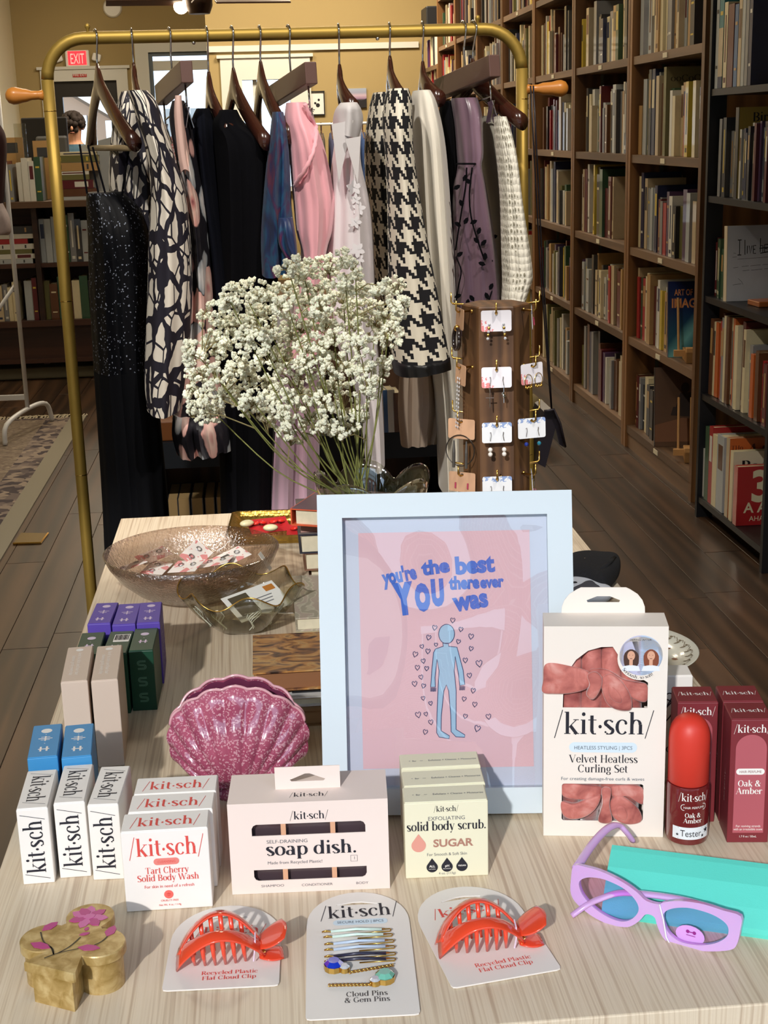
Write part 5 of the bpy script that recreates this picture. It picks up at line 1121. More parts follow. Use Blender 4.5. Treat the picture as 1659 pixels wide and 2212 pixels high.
# ------------------------------------------------------------------ shell vase
n_ = NT('speckled_pink_glaze', .12); v_ = n_.obj(); vo = n_.voro(n_.vadd(v_, n_.vadd(n_.noise(v_, 160, 2, 0, 'Color'), (.004, .004, .004), 'MULTIPLY')), 640, 'F1', 'Color'); spk = n_.sep(vo)[0]
n_.color(n_.mix(n_.math('MULTIPLY', n_.math('GREATER_THAN', spk, .74), n_.math('MULTIPLY', spk, .62)), n_.ramp(n_.noise(v_, 30, 3), [(.3, '#93405a'), (.7, '#ad5870')]), '#e3b7bf')); n_.sset(Coat_Weight=.8); M_glaze = n_.m
sv = thing('shell_vase', 'glossy speckled pink scallop shell vase behind the cartons', 'vase', T(-.0465, 1.345, TZ, 0, 0, radians(-4)))
def shell(side, inner=0.0):
    NA, NR = 132, 16; rings = []
    for j in range(NR + 1):
        r = j/NR; ring = []
        for i in range(NA + 1):
            u = i/NA; ph = radians(-28 + 236*u)                 # fan from lower right over the top to lower left
            lob = abs(sin(pi*11*u))                             # 11 ribs
            ex, ez = (.0735 - .0022*(1 - lob))*cos(ph), .0615 + (.0605 - .0030*(1 - lob))*sin(ph)
            if side > 0: ez += .0045*max(0, sin(ph))**2
            hx, hz = .012*cos(ph), .014
            x = hx + (ex - hx)*r; z = hz + (ez - hz)*r
            open_ = max(0, min(1, (sin(ph) - .52)/.30)); open_ = open_*open_*(3 - 2*open_)
            prof = sin(pi*min(1, .10 + r*.90))**.62 if r < 1 else 0
            bul = .036*sin(pi*(.16 + .84*r))**.6*(1 - .25*abs(cos(ph))**2)
            rimy = .0015 + .0075*open_
            y = bul*(1 - r**5) + rimy*r**5
            y = max(y, rimy*r) + .0030*(lob - .6)*min(1, r*1.5)*(1 - .7*r**6)
            ring.append((x*(1 - inner*.03), side*(y - inner*.0022), z - inner*.001))
        rings.append(ring)
    return loft(rings, False)
ob('front_valve', shell(-1), M_glaze, sv, True); ob('back_valve', shell(1), M_glaze, sv, True)
M_inner = mat('plum_glaze', '#6a2f49', .25)
ob('vase_interior', join(shell(-1, 1.6), shell(1, 1.6)), M_inner, sv, True)
# rim lip
rim = []
for side in (-1, 1):
    pts = []
    for i in range(61):
        u = .19 + .62*i/60; ph = radians(-28 + 236*u); lob = abs(sin(pi*11*u)); ex, ez = (.0735 - .0022*(1 - lob))*cos(ph), .0615 + (.0605 - .0030*(1 - lob))*sin(ph) + (.0045*max(0, sin(ph))**2 if side > 0 else 0)
        op = max(0, min(1, (sin(ph) - .52)/.30)); op = op*op*(3 - 2*op); pts.append((ex, side*(.0015 + .0075*op), ez))
    ob('rim_lip', tube(pts, .0016, 6), mat('pale_rim_glaze', '#d9a3ab', .15, coat=.6), sv, True)
ob('foot', sc(lathe([(.030, 0), (.030, .004), (.025, .010), (.022, .018), (.024, .026), (.03, .034)], 28, True), 1.0, .75, 1), M_glaze, sv, True)

# ------------------------------------------------------------------ glass bowls
M_pinkglass = glass_mix('blush_glass', (.90, .82, .78), 1.5, .12, (260, .8, .003, 2), 1.3, .12)
M_clear = glass_mix('clear_amber_glass', (.88, .87, .80), 1.5, .03, (60, .3, .003, 2), 1.4, .02)
def dish(prof, n=72, fn=None, th=.0022):
    """thin bowl: outer wall up, inner wall down"""
    R = []
    pr2 = [(r, z) for r, z in prof] + [(max(0.0005, r - th), z + th*.4) for r, z in prof[::-1]]
    for k, (r, z) in enumerate(pr2):
        ring = []
        for j in range(n):
            a = 2*pi*j/n; dr_, dz = fn(a, r) if fn else (0, 0); ring.append(((r + dr_)*cos(a), (r + dr_)*sin(a), z + dz))
        R.append(ring)
    return loft(R, True, True, True)
bb = thing('glass_bowl', 'wide round blush glass bowl holding earring cards', 'bowl', T(-.122, 2.005, TZ))
ob('bowl_wall', dish([(.045, .0), (.055, .001), (.085, .016), (.108, .036), (.122, .056), (.129, .072)]), M_pinkglass, bb, True)
ob('price_label', xf(bbox(.014, .0006, .03, .0003), T(.115, -.028, .043, radians(-32), 0, radians(75))), mat('paper_label_white', '#e4e0d6', .6), bb)
n_ = NT('blossom_card', .6); v_ = n_.obj(); n_.color(n_.mix(n_.math('GREATER_THAN', n_.noise(v_, 55, 3, .6), .55), '#ede4dc', '#dc8f8c')); M_ecard = n_.m
random.seed(21)
spots = [((300, 440), 20, -8, 25, .03), ((545, 460), 70, 6, 12, .024), ((520, 340), 30, 10, 20, .034), ((820, 440), -30, 15, 18, .036), ((910, 330), 60, 40, 30, .044), ((1090, 400), -20, 5, 25, .038), ((1240, 350), 35, 12, 22, .040)]
zb4 = lambda x, y: (210 + x/4.254, 1120 + y/4.254)
nm = ['leftmost in the bowl', 'flat along the front of the pile', 'at the back left of the pile', 'front middle of the pile', 'standing upright in the pile', 'right of the upright one', 'rightmost with a dark stone']
for i, (pxy, rz, rx, ry, hz) in enumerate(spots):
    p = onz(*zb4(*pxy), TZ + hz)
    t = thing('earring_card', 'pink patterned earring card, %s' % nm[i], 'earrings', T(p.x, p.y, p.z, radians(rx), radians(-ry*.5), radians(rz)), 'earring cards in the blush bowl')
    ob('card', mv(bbox(.05, .034, .0008, .0003, 1)), M_ecard, t)
    for s in (-1, 1):
        if i < 6 or s == 1: ob('earring', mv(join(tube([(.004*cos(a*.6), .004*sin(a*.6), .0022) for a in range(11)], .0008, 5)), s*.011, .003, 0), M_chrome, t, True)
        else: ob('earring', mv(bbox(.014, .011, .004, .001), s*.011, 0, .0008), mat('dark_stone', '#3c3634', .4), t)
gbw = thing('glass_bowl', 'small clear glass bowl with wavy gilt rim and etched flowers', 'bowl', T(-.049, 1.858, TZ))
def wavy(a, r):
    k = max(0, (r - .03)/.055)
    return (.006*k*cos(6*a + .6), (.010*k*k)*cos(6*a + 2.2))
ob('bowl_wall', dish([(.03, 0), (.036, .001), (.045, .006), (.06, .022), (.072, .040), (.082, .058)], 96, wavy, .0018), M_clear, gbw, True)
ob('gilt_rim', tube([((.082 + wavy(a, .082)[0])*cos(a), (.082 + wavy(a, .082)[0])*sin(a), .0588 + wavy(a, .082)[1]) for a in [2*pi*i/96 for i in range(97)]], .0009, 6), M_brass, gbw, True)
for k in range(3): ob('foot_ring', lathe([(.030 + .004*k, .0008 + .003*k), (.0325 + .004*k, .002 + .003*k), (.0335 + .004*k, .0008 + .003*k)], 40), M_clear, gbw)
for a0 in (3.7, 4.2, 4.9, 5.4):
    etch = []
    for k in range(5):
        pts = []
        for j in range(7):
            a = a0 + .08*sin(j*.9 + k) + .03*k; zt = .012 + .005*j + .002*k; r = .0505 + (zt - .012)*.72 + .0012; pts.append((r*cos(a), r*sin(a), zt))
        etch.append(tube(pts, .0006, 4))
    ob('etched_sprig', join(*etch), mat('etched_frost', '#c9cbb8', .7), gbw)
t = thing('business_card', 'white tag card with dark picture lying in the clear bowl', 'card', T(-.028, 1.868, TZ + .032, radians(24), radians(-6), radians(32)))
ob('card', bbox(.085, .055, .0008, .0003, 1), mat('tag_card_white', '#e2e0d8', .6), t)
print_on(t, flat(rrect(.03, .04, .0005, 1, -.02, .002)), mat('photo_dark', '#4e4636', .5), TOP(.0009), 'printed_photo'); print_on(t, flat(rrect(.016, .011, .0005, 1, .03, .016)), mat('photo_orange', '#b8742e', .5), TOP(.0009), 'printed_logo')
print_on(t, join(*[flat(rrect(.026 - .004*i, .0016, .0004, 1, .014, .004 - .006*i)) for i in range(3)]), GINK, TOP(.0009), 'printed_lines')
t = thing('business_card', 'pale blank card leaning under the tag card in the clear bowl', 'card', T(-.012, 1.835, TZ + .024, radians(-20), radians(10), radians(20)))
ob('card', bbox(.06, .03, .0008, .0003, 1), MATS['tag_card_white'], t)
# gold tray with red earring cards
n_ = NT('hammered_gold', .3, .95); v_ = n_.obj(); n_.color((*hexa('#b99748'), 1)); n_.bump(n_.voro(v_, 110, 'SMOOTH_F1', 'Distance', .25), .9, .004); M_ham = n_.m
ty = thing('metal_tray', 'hammered gold tray behind the blush glass bowl', 'tray', T(.012, 2.325, TZ, 0, 0, radians(-3)))
ob('tray_pan', loft([[(x, y, z) for x, y in rrect(w, h, .012, 4)] for w, h, z in ((.145, .135, .0), (.17, .16, .018), (.176, .166, .0185), (.171, .161, .0175), (.142, .132, .0022))], True, True, True), M_ham, ty, 40)
for i, (x, y, rz, l) in enumerate([(.045, -.03, -3, 'right'), (-.02, .02, 12, 'left')]):
    t = thing('earring_card', '%s red card with red bow earrings in the gold tray' % l, 'earrings', T(.012 + x, 2.325 + y, TZ + .008, radians(14), 0, radians(rz)), 'red earring cards')
    ob('card', bbox(.07, .05, .001, .0003, 1), mat('red_card', '#a81f24', .45), t)
    for s in (-1, 1):
        for q in (-1, 1): ob('bow_loop', xf(sc(sphere(1, 10, 6), .008, .005, .003), T(s*.016 + q*.007, .004, .005, 0, q*.3, q*.5)), mat('red_enamel', '#c8271f', .2, coat=.6), t, True)
        ob('post', tube([(s*.016, .002, .004), (s*.016 + .003, -.008, .007)], .0012, 6), M_chrome, t)
for i, (x, y) in enumerate([(-.005, 2.30), (-.045, 2.335)]):
    tag(ob('cowrie_shell', xf(sc(sphere(1, 14, 8), .013, .009, .006), T(x, y, TZ + .0125 + .004, 0, 0, .4*i)), mat('cream_shell', '#d9cfa6', .25), smooth=True), ['cream shell bead before the red card in the gold tray', 'cream shell bead at the left end of the gold tray'][i], 'shell')
# ------------------------------------------------------------------ vase with dried gypsophila
VX, VY = .149, 2.0
vs = thing('glass_vase', 'thick lobed clear glass vase behind the picture frame', 'vase', T(VX, VY, TZ))
M_thick = glass_mix('thick_glass', (.90, .92, .85), 1.55, .02, None, 1.6, .06)
def lobes(a, t): return (.012*t*(abs(sin(2.5*a + .5))**.6 - .6), .034*t**3*(abs(sin(2.5*a + .5))**.7 - .45))
VR = []
for r, z, t in [(.035, .0, 0), (.045, .002, 0), (.05, .02, .1), (.058, .06, .3), (.07, .11, .6), (.081, .15, .9), (.083, .158, 1), (.079, .160, 1), (.073, .152, .9), (.062, .11, .6), (.05, .06, .3), (.042, .022, .1), (.02, .018, 0)]:
    VR.append([((r + lobes(a, t)[0])*cos(a), (r + lobes(a, t)[0])*sin(a), z + lobes(a, t)[1]) for a in [2*pi*j/80 for j in range(80)]])
ob('vase_wall', loft(VR, True, True, True), M_thick, vs, True)
M_stem = mat('dry_stem', '#75793f', .7, var=.25, vscale=40); M_twig = mat('dry_twig', '#8a7f55', .8); M_bloom = mat('ivory_blossom', '#e9e6cf', .75, sss=.15, var=.07, vscale=200)
bq = thing('dried_bouquet', "bunch of dried ivory baby's breath in the glass vase", 'flowers', T(VX - .022, VY, TZ))
outl = [(400, 850), (396, 760), (405, 705), (450, 655), (500, 610), (560, 590), (600, 575), (640, 550), (700, 535), (745, 528), (765, 555), (800, 615), (840, 600), (862, 590), (885, 640), (875, 690), (868, 750), (845, 790), (820, 850), (800, 895), (770, 930), (730, 950), (690, 930), (650, 960), (620, 955), (560, 905), (500, 900), (440, 920), (405, 900)]
def inpoly(x, y, P):
    c = False; j = len(P) - 1
    for i in range(len(P)):
        if (P[i][1] > y) != (P[j][1] > y) and x < (P[j][0] - P[i][0])*(y - P[i][1])/(P[j][1] - P[i][1]) + P[i][0]: c = not c
        j = i
    return c
random.seed(11); Bi = bq.matrix_world.inverted(); nodes = []; base = Vector((0, 0, .11))
while len(nodes) < 84:
    x, y = random.uniform(400, 885), random.uniform(540, 960)
    if inpoly(x, y, outl) and all(hypot(x - a, y - b) > 27 for a, b, *_ in nodes):
        nodes.append((x, y, Bi @ ony(x, y, VY + random.uniform(-.10, .12))))
stems = []; main = nodes[::3]
for i, nd in enumerate(nodes):
    p = nd[2]; 
    if nd in main:
        b = base + Vector((random.uniform(-.022, .022), random.uniform(-.02, .02), -.07)); mid = base.lerp(p, .5) + Vector((0, 0, -.012*abs(p.x)/.1)) + Vector((random.uniform(-.006, .006), random.uniform(-.006, .006), 0))
        path = smooth2([b, base + Vector((b.x*.7, b.y*.7, .01)), mid, p], 5, False)
        ob('stem', tube(path, [.0017 - .0009*k/(len(path) - 1) for k in range(len(path))], 5), M_stem, bq, True); stems.append([Vector(q) for q in path])
twigs = []; blooms = []
def near(p):
    best = None
    for s in stems:
        for q in s[4:]:
            d = (q - p).length + (0 if q.z < p.z else .06)
            if best is None or d < best[0]: best = (d, q)
    return best[1]
for nd in nodes:
    if nd not in main: q = near(nd[2]); twigs.append(tube([q, q.lerp(nd[2], .5) + Vector((0, 0, .006)), nd[2]], [.001, .0008, .0006], 4, False))
while len(blooms) < 2500:
    x, y = random.uniform(392, 892), random.uniform(520, 965)
    if not inpoly(x, y, outl): continue
    nd = min(nodes, key=lambda n: (n[0] - x)**2 + (n[1] - y)**2); dd = hypot(nd[0] - x, nd[1] - y)
    if dd > 34 or random.random() < (dd/40)**2*.7: continue
    dep = VY + (nd[2].y) + random.uniform(-.028, .028)
    p = Bi @ ony(x, y, dep); blooms.append(p)
    if len(blooms) % 2 == 0: twigs.append(tube([nd[2] - Vector((0, 0, .008)), nd[2].lerp(p, .6), p], [.0006, .0005, .0004], 3, False))
tw = ob('branchlets', join(*twigs), M_twig, bq); tw['kind'] = 'stuff'
def blossom(seed):
    random.seed(seed); gs = []
    for k in range(7):
        d = Vector((random.gauss(0, 1), random.gauss(0, 1), random.gauss(0, 1))).normalized(); c = d*.0023
        g = sphere(.0025, 5, 3); gs.append(([tuple(Vector(v)*random.uniform(.85, 1.2) + c) for v in g[0]], g[1]))
    return join(*gs)
bms = [mesh('blossom', blossom(s), M_bloom) for s in range(4)]
blooms.sort(key=lambda p: p.y); random.seed(12)
for p in blooms[:300]:
    o = ob('blossom', random.choice(bms), None, bq, M=T(p.x, p.y, p.z, random.uniform(0, 3), random.uniform(0, 3)) @ Matrix.Scale(random.uniform(.75, 1.25), 4))
rest = []
bl4 = [blossom(s) for s in range(4)]
for p in blooms[300:]: rest.append(xf(random.choice(bl4), T(p.x, p.y, p.z, random.uniform(0, 3), random.uniform(0, 3)) @ Matrix.Scale(random.uniform(.75, 1.2), 4)))
o = ob('far_blossoms', join(*rest), M_bloom, bq); o['kind'] = 'stuff'

# ------------------------------------------------------------------ earring stand
EX, EY, ER = .352, 2.12, .0515
EZ = ony(1075, 655, EY).z - TZ
es_ = thing('earring_stand', 'hexagonal brown wooden post with brass pegs for earrings', 'display stand', T(EX, EY, TZ))
M_post = wood_mat('walnut_post', '#4a311d', '#5f4027', '#745233', 1.6, .55, 'Z', False, 30, .05)
hexv = [(ER*sin(radians(-38.7 + 60*k)), -ER*cos(radians(-38.7 + 60*k))) for k in range(6)]
hin = [(x*.965, y*.965) for x, y in hexv]
ob('post', loft([[(x, y, z) for x, y in P] for P, z in ((hexv, 0), (hexv, EZ - .002), (hin, EZ))], True, True, True), M_post, es_)
LV = [ony(1063, yy, EY - .05).z - TZ for yy in (676, 798, 917, 1033)]
M_ecardw = NT('floral_card_white', .5); v_ = M_ecardw.obj()
sxyz = M_ecardw.sep(v_); dc = M_ecardw.math('ADD', M_ecardw.math('ABSOLUTE', M_ecardw.math('SUBTRACT', M_ecardw.math('MULTIPLY', sxyz[0], 30), M_ecardw.math('MULTIPLY', sxyz[2], -40))), 0.0)
fm = M_ecardw.math('MULTIPLY', M_ecardw.noise(v_, 130, 3, .5), M_ecardw.math('MINIMUM', dc, 1.5)); M_ecardw.color(M_ecardw.mix(M_ecardw.math('GREATER_THAN', fm, .62), '#e7e3ea', '#e38a8c')); M_ecardp = M_ecardw.m
n_ = NT('floral_card_blue', .5); v_ = n_.obj(); zz_ = n_.math('ABSOLUTE', n_.math('ADD', n_.sep(v_)[2], .016)); fm = n_.math('MULTIPLY', n_.noise(v_, 160, 3, .5), n_.math('MINIMUM', n_.math('MULTIPLY', zz_, 110), 1.4)); n_.color(n_.mix(n_.math('GREATER_THAN', fm, .74), '#e6e8ec', '#8aa0cc')); M_ecardb = n_.m
def peg(ang, z, L=.034, off=0):
    a = radians(ang); d = Vector((sin(a), -cos(a), 0)); s = Vector((cos(a), sin(a), 0)); b = d*(ER*.866) + s*off + Vector((0, 0, z))
    return b, d, s, ob('peg', tube([b, b + d*(L - .003), b + d*L + Vector((0, 0, .003)), b + d*L + Vector((0, 0, .017))], .0015, 6), M_brass, es_, True)
def ecard(ang, lv, kind, m, label, yaw=0, off=0):
    b, d, s, _ = peg(ang, LV[lv], .024, off); p = b + d*.017
    t = thing('earring_card', label, 'earrings', T(EX + p.x, EY + p.y, TZ + p.z + .0015, radians(-3), 0, radians(ang + yaw)), 'earring cards on the wooden post')
    ob('card', xf(holed(rrect(.045, .031, .003, 3, 0, -.012), [circle(.0024, 10, 0, -.0005)], 0, .0006), FRONT(.0003)), m, t)
    for q in (-1, 1):
        x = q*.0105
        hook = tube([(x, -.0015, -.012), (x - .001*q, -.0035, -.0105), (x - .0015*q, -.003, -.016), (x, -.003, -.024)], .0005, 5)
        if kind == 'drop':
            for k in range(5): ob('stone', xf(lathe([(0, .0016), (.0022, 0), (0, -.0016)], 8), T(x + .0006*q*k, -.002, -.017 - .0052*k, pi/2)), M_brass if k % 2 else M_gw, t)
        elif kind == 'cross': ob('wire_hook', hook, M_chrome, t); ob('pendant', join(tube([(x, -.003, -.026), (x, -.003, -.056)], .0009, 6), tube([(x - .006, -.003, -.042), (x + .006, -.003, -.042)], .0009, 6), sphere(.002, 8, 5, (x, -.003, -.028))) if q < 0 else join(sphere(.003, 8, 5, (x, -.003, -.040)), sphere(.0026, 8, 5, (x - .0015, -.003, -.036)), tube([(x, -.003, -.024), (x, -.003, -.05)], .0006, 5)), M_chrome, t)
        elif kind == 'pearl':
            ob('wire_hook', hook, M_chrome, t)
            for k in range(2): ob('pearl', sphere(.0036, 12, 8, (x, -.003, -.0375 - .007*k)), mat('pearl', '#e9e2da', .15, coat=.6), t, True)
        elif kind == 'bead': ob('wire_hook', hook, M_chrome, t); ob('bead', sphere(.0034, 10, 6, (x, -.003, -.036)), mat('blue_bead' if q < 0 else 'teal_bead', '#1b2f86' if q < 0 else '#1f6f86', .1, coat=.8), t, True)
        elif kind == 'hoop':
            ob('hoop', tube([(x + .008*cos(a), -.003, -.022 + .010*sin(a)) for a in [2*pi*i/20 for i in range(21)]], .0006, 5), M_brass, t)
            for k in range(5): ob('bead', sphere(.0019, 8, 5, (x - .006 + .003*k, -.003, -.0315 - .001*(k % 2))), M_brass, t, True)
        elif kind == 'bighoop': 
            if q < 0: ob('hoop', tube([(.017*cos(a), -.004, -.042 + .017*sin(a)) for a in [2*pi*i/24 for i in range(25)]], .0034, 6, True, .5), mat('tortoise', '#231a18', .2, coat=.6), t, True)
            else: ob('clasp', sphere(.005, 10, 6, (0, -.004, -.026)), M_brass, t, True)
        elif kind == 'strand':
            for k in range(13): ob('rhinestone', xf(lathe([(0, .0014), (.0026, 0), (0, -.0014)], 6), T(x*.4, -.003, -.018 - .0062*k, pi/2)), M_gw, t)
        elif kind == 'tassel':
            if q < 0: ob('hoop', tube([(.024*cos(a), -.004, -.045 + .024*sin(a)) for a in [2*pi*i/28 for i in range(29)]], .0009, 5), mat('dark_wire', '#4a4642', .3, .8), t)
            ob('tassel', tube([(x, -.004, -.030), (x, -.004, -.048), (x, -.004, -.072)], [.0012, .0026, .0024], 7), mat('gunmetal_chain', '#6a6662', .35, .7), t)
        elif kind == 'quartz': ob('bead', sphere(.004, 8, 5, (x, -.003, -.034 + .004*q)), mat('rose_quartz', '#c98a95', .2, coat=.5), t, True); ob('wire_hook', hook, M_chrome, t)
        else: ob('earring', join(tube([(x, -.002, -.013), (x, -.0025, -.022)], .0013, 5)), mat('pink_stone', '#b0475f', .2), t)
    return t
FA, RA, LA = -8.7, 51.3, -68.7
for i, (k, m, l) in enumerate([('drop', M_ecardp, 'gold rhinestone drop earrings on pink card, top front of post'), ('cross', M_ecardp, 'silver cross drop earrings on pink card, front of wooden post'), ('pearl', M_ecardb, 'double pearl drop earrings on white card, front of wooden post'), ('bead', M_ecardb, 'lowest front earring card just above the picture frame')]): ecard(FA, i, k, m, l, 4)
for i, (k, m, l) in enumerate([('stud', M_ecardb, 'small pink earrings on narrow white card, top right of post'), ('hoop', M_ecardp, 'gold beaded hoop earrings on pink card, right of wooden post'), ('bead', M_ecardb, 'blue bead earrings on white card, right of wooden post'), ('quartz', M_ecardb, 'pink stone earrings on white card, lowest right of post')]): ecard(RA, i, k, m, l, (28, -18, -40, 30)[i])
M_ecardt = mat('tan_card', '#c79d7c', .6)
for i, (k, m, l) in enumerate([('bighoop', M_ecardt, 'black ring earrings on tan card, top left of post'), ('strand', M_ecardt, 'long sparkling strand earrings on tan card, left of post'), ('tassel', M_ecardt, 'chain tassel hoop earrings on tan card, left of post'), ('stud', M_ecardt, 'small earrings on tan card, lowest left of post')]): ecard(LA, i, k, m, l, (-15, -10, 35, 35)[i])
for z in LV:
    peg(111.3, z + .004); peg(-128.7, z + .004)
    for an in (FA, RA, LA):
        a = radians(an); ob('peg_socket', sphere(.003, 8, 5, (sin(a)*ER*.866 + cos(a)*.006, -cos(a)*ER*.866 + sin(a)*.006, z)), M_brass, es_, True)

# ------------------------------------------------------------------ books and other goods on the table
def flatbook(x0, y0, w, d, z, t, m, label, rz=0, jut=0, pm=None, spine_left=False):
    """book lying flat: left front corner x0,y0"""
    o = thing('book', label, 'book', T(x0, y0, TZ + z, 0, 0, radians(rz)))
    ob('lower_cover', box(-jut, w, -jut, d, 0, .0018), m, o); ob('upper_cover', box(-jut, w, -jut, d, t - .0018, t), m, o)
    ob('page_block', box(.002, w - .004, .002, d - .002, .0018, t - .0018), pm or M_page, o)
    ob('spine', box(w, w + .002, -jut, d, 0, t) if not spine_left else box(-jut - .002, -jut, -jut, d, 0, t), m, o)
    return o
P2 = mat('paper_edges', '#d8ceb2', .8, var=.12, vscale=120)
flatbook(.053, 2.068, .15, .11, 0, .012, mat('brown_board', '#4a2c26', .5), 'small brown book at the bottom of the tallest stack', 0, .002, P2)
flatbook(.046, 2.062, .16, .12, .0122, .028, mat('tan_board', '#7d5a48', .5), 'cream paged book second from bottom, tallest stack', 0, .002, P2)
flatbook(.040, 2.060, .17, .13, .0404, .030, mat('navy_board', '#2b2c3a', .5), 'dark covered book in the middle of the tallest stack', 0, .002, P2)
flatbook(.039, 2.062, .17, .13, .0706, .022, mat('grey_board', '#6b625f', .5), 'grey book under the orange book, tallest stack', 0, .002, mat('rosy_pages', '#b08a80', .8))
ro = flatbook(.032, 2.035, .15, .12, .0930, .026, mat('orange_board', '#cf5a36', .45), 'orange edged book on top of the tallest stack', -24, .003, P2, True)
ob('dust_jacket', box(-.003, .15, -.003, .12, .026, .0265), mat('plum_jacket', '#5d4653', .4), ro)
M_mar = NT('marbled_pale', .6); v_ = M_mar.obj(); M_mar.color(M_mar.ramp(M_mar.wave(v_, 14, 9, 3, 2), [(.2, '#a89f8c'), (.5, '#c6bfa9'), (.8, '#b3a394')])); M_mar = M_mar.m
flatbook(.026, 1.775, .16, .185, 0, .017, mat('cream_board', '#cdbf9c', .6), 'lower pale paperback in the low middle stack', 0, .002, P2)
flatbook(.024, 1.777, .16, .185, .0174, .019, M_mar, 'upper marbled grey paperback in the low middle stack', 0, .001, P2)
flatbook(.024, 1.505, .14, .12, 0, .020, mat('tan_cloth', '#8d6e4c', .6), 'tan book at the bottom of the nearest stack', 0, .002, mat('tan_edges', '#9c7a55', .8))
flatbook(.010, 1.515, .16, .12, .0204, .012, mat('white_board', '#d8d6d2', .5), 'thin white book in the nearest stack', 0, .002, P2)
flatbook(.012, 1.525, .15, .11, .0328, .006, M_black, 'thin black booklet in the nearest stack', 0, 0)
n_ = NT('warm_figure_cover', .35); v_ = n_.obj(); n_.color(n_.ramp(n_.noise(n_.mapping(v_, (1, 2.0, 1)), 22, 3, 1.6), [(.32, '#2e1f1a'), (.42, '#6e4a38'), (.52, '#b98248'), (.6, '#c49a62'), (.7, '#7d5a4a')])); M_fig = n_.m
fbk = flatbook(-.030, 1.520, .19, .125, .0392, .024, M_fig, 'brown illustrated book on top of the nearest stack', 0, .002, mat('brown_edges', '#8a5d3c', .8))
print_on(fbk, join(*[flat(rrect(.05 - .008*(i % 2), .006, .001, 1, .105, .03 + .016*i)) for i in range(4)]), mat('mauve_print', '#8f6f68', .5), TOP(.0242), 'printed_panel')
# plate and carton at right
n_ = NT('sprigged_china', .15); n_.color((*hexa('#e4e2d2'), 1)); n_.sset(Coat_Weight=.5); M_china = n_.m
pl = thing('china_plate', 'cream china plate with a brown leaf sprig border at right', 'plate', T(.432, 1.635, TZ))
ob('plate_body', lathe([(.0, .004), (.045, .004), (.05, .0), (.054, .0), (.056, .003), (.07, .009), (.092, .020), (.0935, .0215), (.092, .022), (.07, .0115), (.055, .007), (.0, .0065)], 64), M_china, pl, True)
sp = []
for k in range(30):
    a = 2*pi*k/30; r = .083; z = .0182
    q = smooth2([((r + .003*sin(j*2.1))*cos(a + .2*j/4), (r + .003*sin(j*2.1))*sin(a + .2*j/4)) for j in range(5)], 3, False); v, f = strip(q, [.0009]*len(q)); sp.append(([(x, y, z + .0003 + .48*(hypot(x, y) - .083)) for x, y in v], f))
    for s in (-1, 1):
        pp = petal(((r + s*.001)*cos(a + .05), (r + s*.001)*sin(a + .05)), ((r - .004 + s*.004)*cos(a + .12), (r - .004 + s*.004)*sin(a + .12)), .0012); sp.append(([(x, y, z + .0005 + .48*(hypot(x, y) - .083)) for x, y in pp], [tuple(range(6))]))
ob('sprig_border', join(*sp), mat('sprig_brown', '#6f6049', .6), pl); pl.children[-1]['kind'] = 'stuff'
for a in (-.9, -.35, .25, .8):
    r = .068; ob('berry_print', [(x, y, .0118 + .0006) for x, y in petal((r*cos(a), r*sin(a)), ((r - .009)*cos(a), (r - .009)*sin(a)), .004)] and ([(x, y, .0124) for x, y in petal((r*cos(a), r*sin(a)), ((r - .009)*cos(a), (r - .009)*sin(a)), .003)], [tuple(range(6))]), mat('russet_print', '#8a5a44', .6), pl)
kc = carton('soap_carton', (.374, 1.305), -6, .084, .03, .118, C_white, 'white carton with black doodle half hidden behind curling set')
kd = [[(.02 + .012*cos(t), .086 + .014*sin(t*1.7)) for t in [i*.45 for i in range(16)]], [(.012 + .011*sin(t*1.3), .078 + .016*cos(t)) for t in [i*.5 for i in range(14)]]]
F(kc, join(*[mv(([(x, y, 0) for x, y in v], f), 0, 0, i*.0001) for i, (v, f) in enumerate(strip(smooth2(p, 3, False), [.0013]*(3*(len(p) - 1) + 1)) for p in kd)]), INK, name='doodle_print')
F(kc, txt(LOGO, .012, .012, .035, width=.04), INK)
# knitted hats beyond the frame
n_ = NT('black_rib_knit', .95); v_ = n_.obj(); n_.color((*hexa('#0d0d12'), 1)); n_.bump(n_.wave(v_, 90, .6, 1, 1, 'Y'), .3, .002); M_knit = n_.m
def cushion4(pts, h, n=10, top=.55):
    q = smooth2(pts, 5); cx = sum(p[0] for p in q)/len(q); cy = sum(p[1] for p in q)/len(q); R = []
    for k in range(n + 1):
        a = pi*k/n; s = .35 + .65*sin(a)**.5; R.append([(cx + (x - cx)*s, cy + (y - cy)*s, h*(1 - cos(a))/2) for x, y in q])
    return loft(R, True, True, True)
ht = [onz(1210 + x/11.06, 1170 + y/11.06, TZ + .02) for x, y in [(150, 420), (560, 320), (1000, 350), (1380, 380), (1450, 520), (1380, 740), (1060, 1000), (700, 880), (300, 800), (120, 700)]]
h0 = Vector((.463, 1.975)); hh_ = thing('knit_hat', 'black ribbed knit hat hanging over the table edge', 'hat', T(h0.x, h0.y, TZ))
hp = [(p.x - h0.x, p.y - h0.y) for p in ht]
sub(ob('hat_body', cushion4(hp, .034), M_knit, hh_, True), 1)
ob('hat_cuff', tube([(hp[4][0]*.82, hp[4][1], .03), (hp[5][0]*.7, hp[5][1]*.8, .0345), (hp[6][0]*.6, hp[6][1]*.7, .03)], .004, 8, True, .6), M_knit, hh_, True)
ob('pin_dot', sphere(.0012, 8, 5, (hp[0][0]*.1, .004, .0345)), M_chrome, hh_)
wt = [onz(1210 + x/11.06, 1170 + y/11.06, TZ + .015) for x, y in [(200, 900), (420, 810), (600, 830), (900, 980), (1280, 1110), (1100, 1300), (600, 1400), (150, 1300)]]
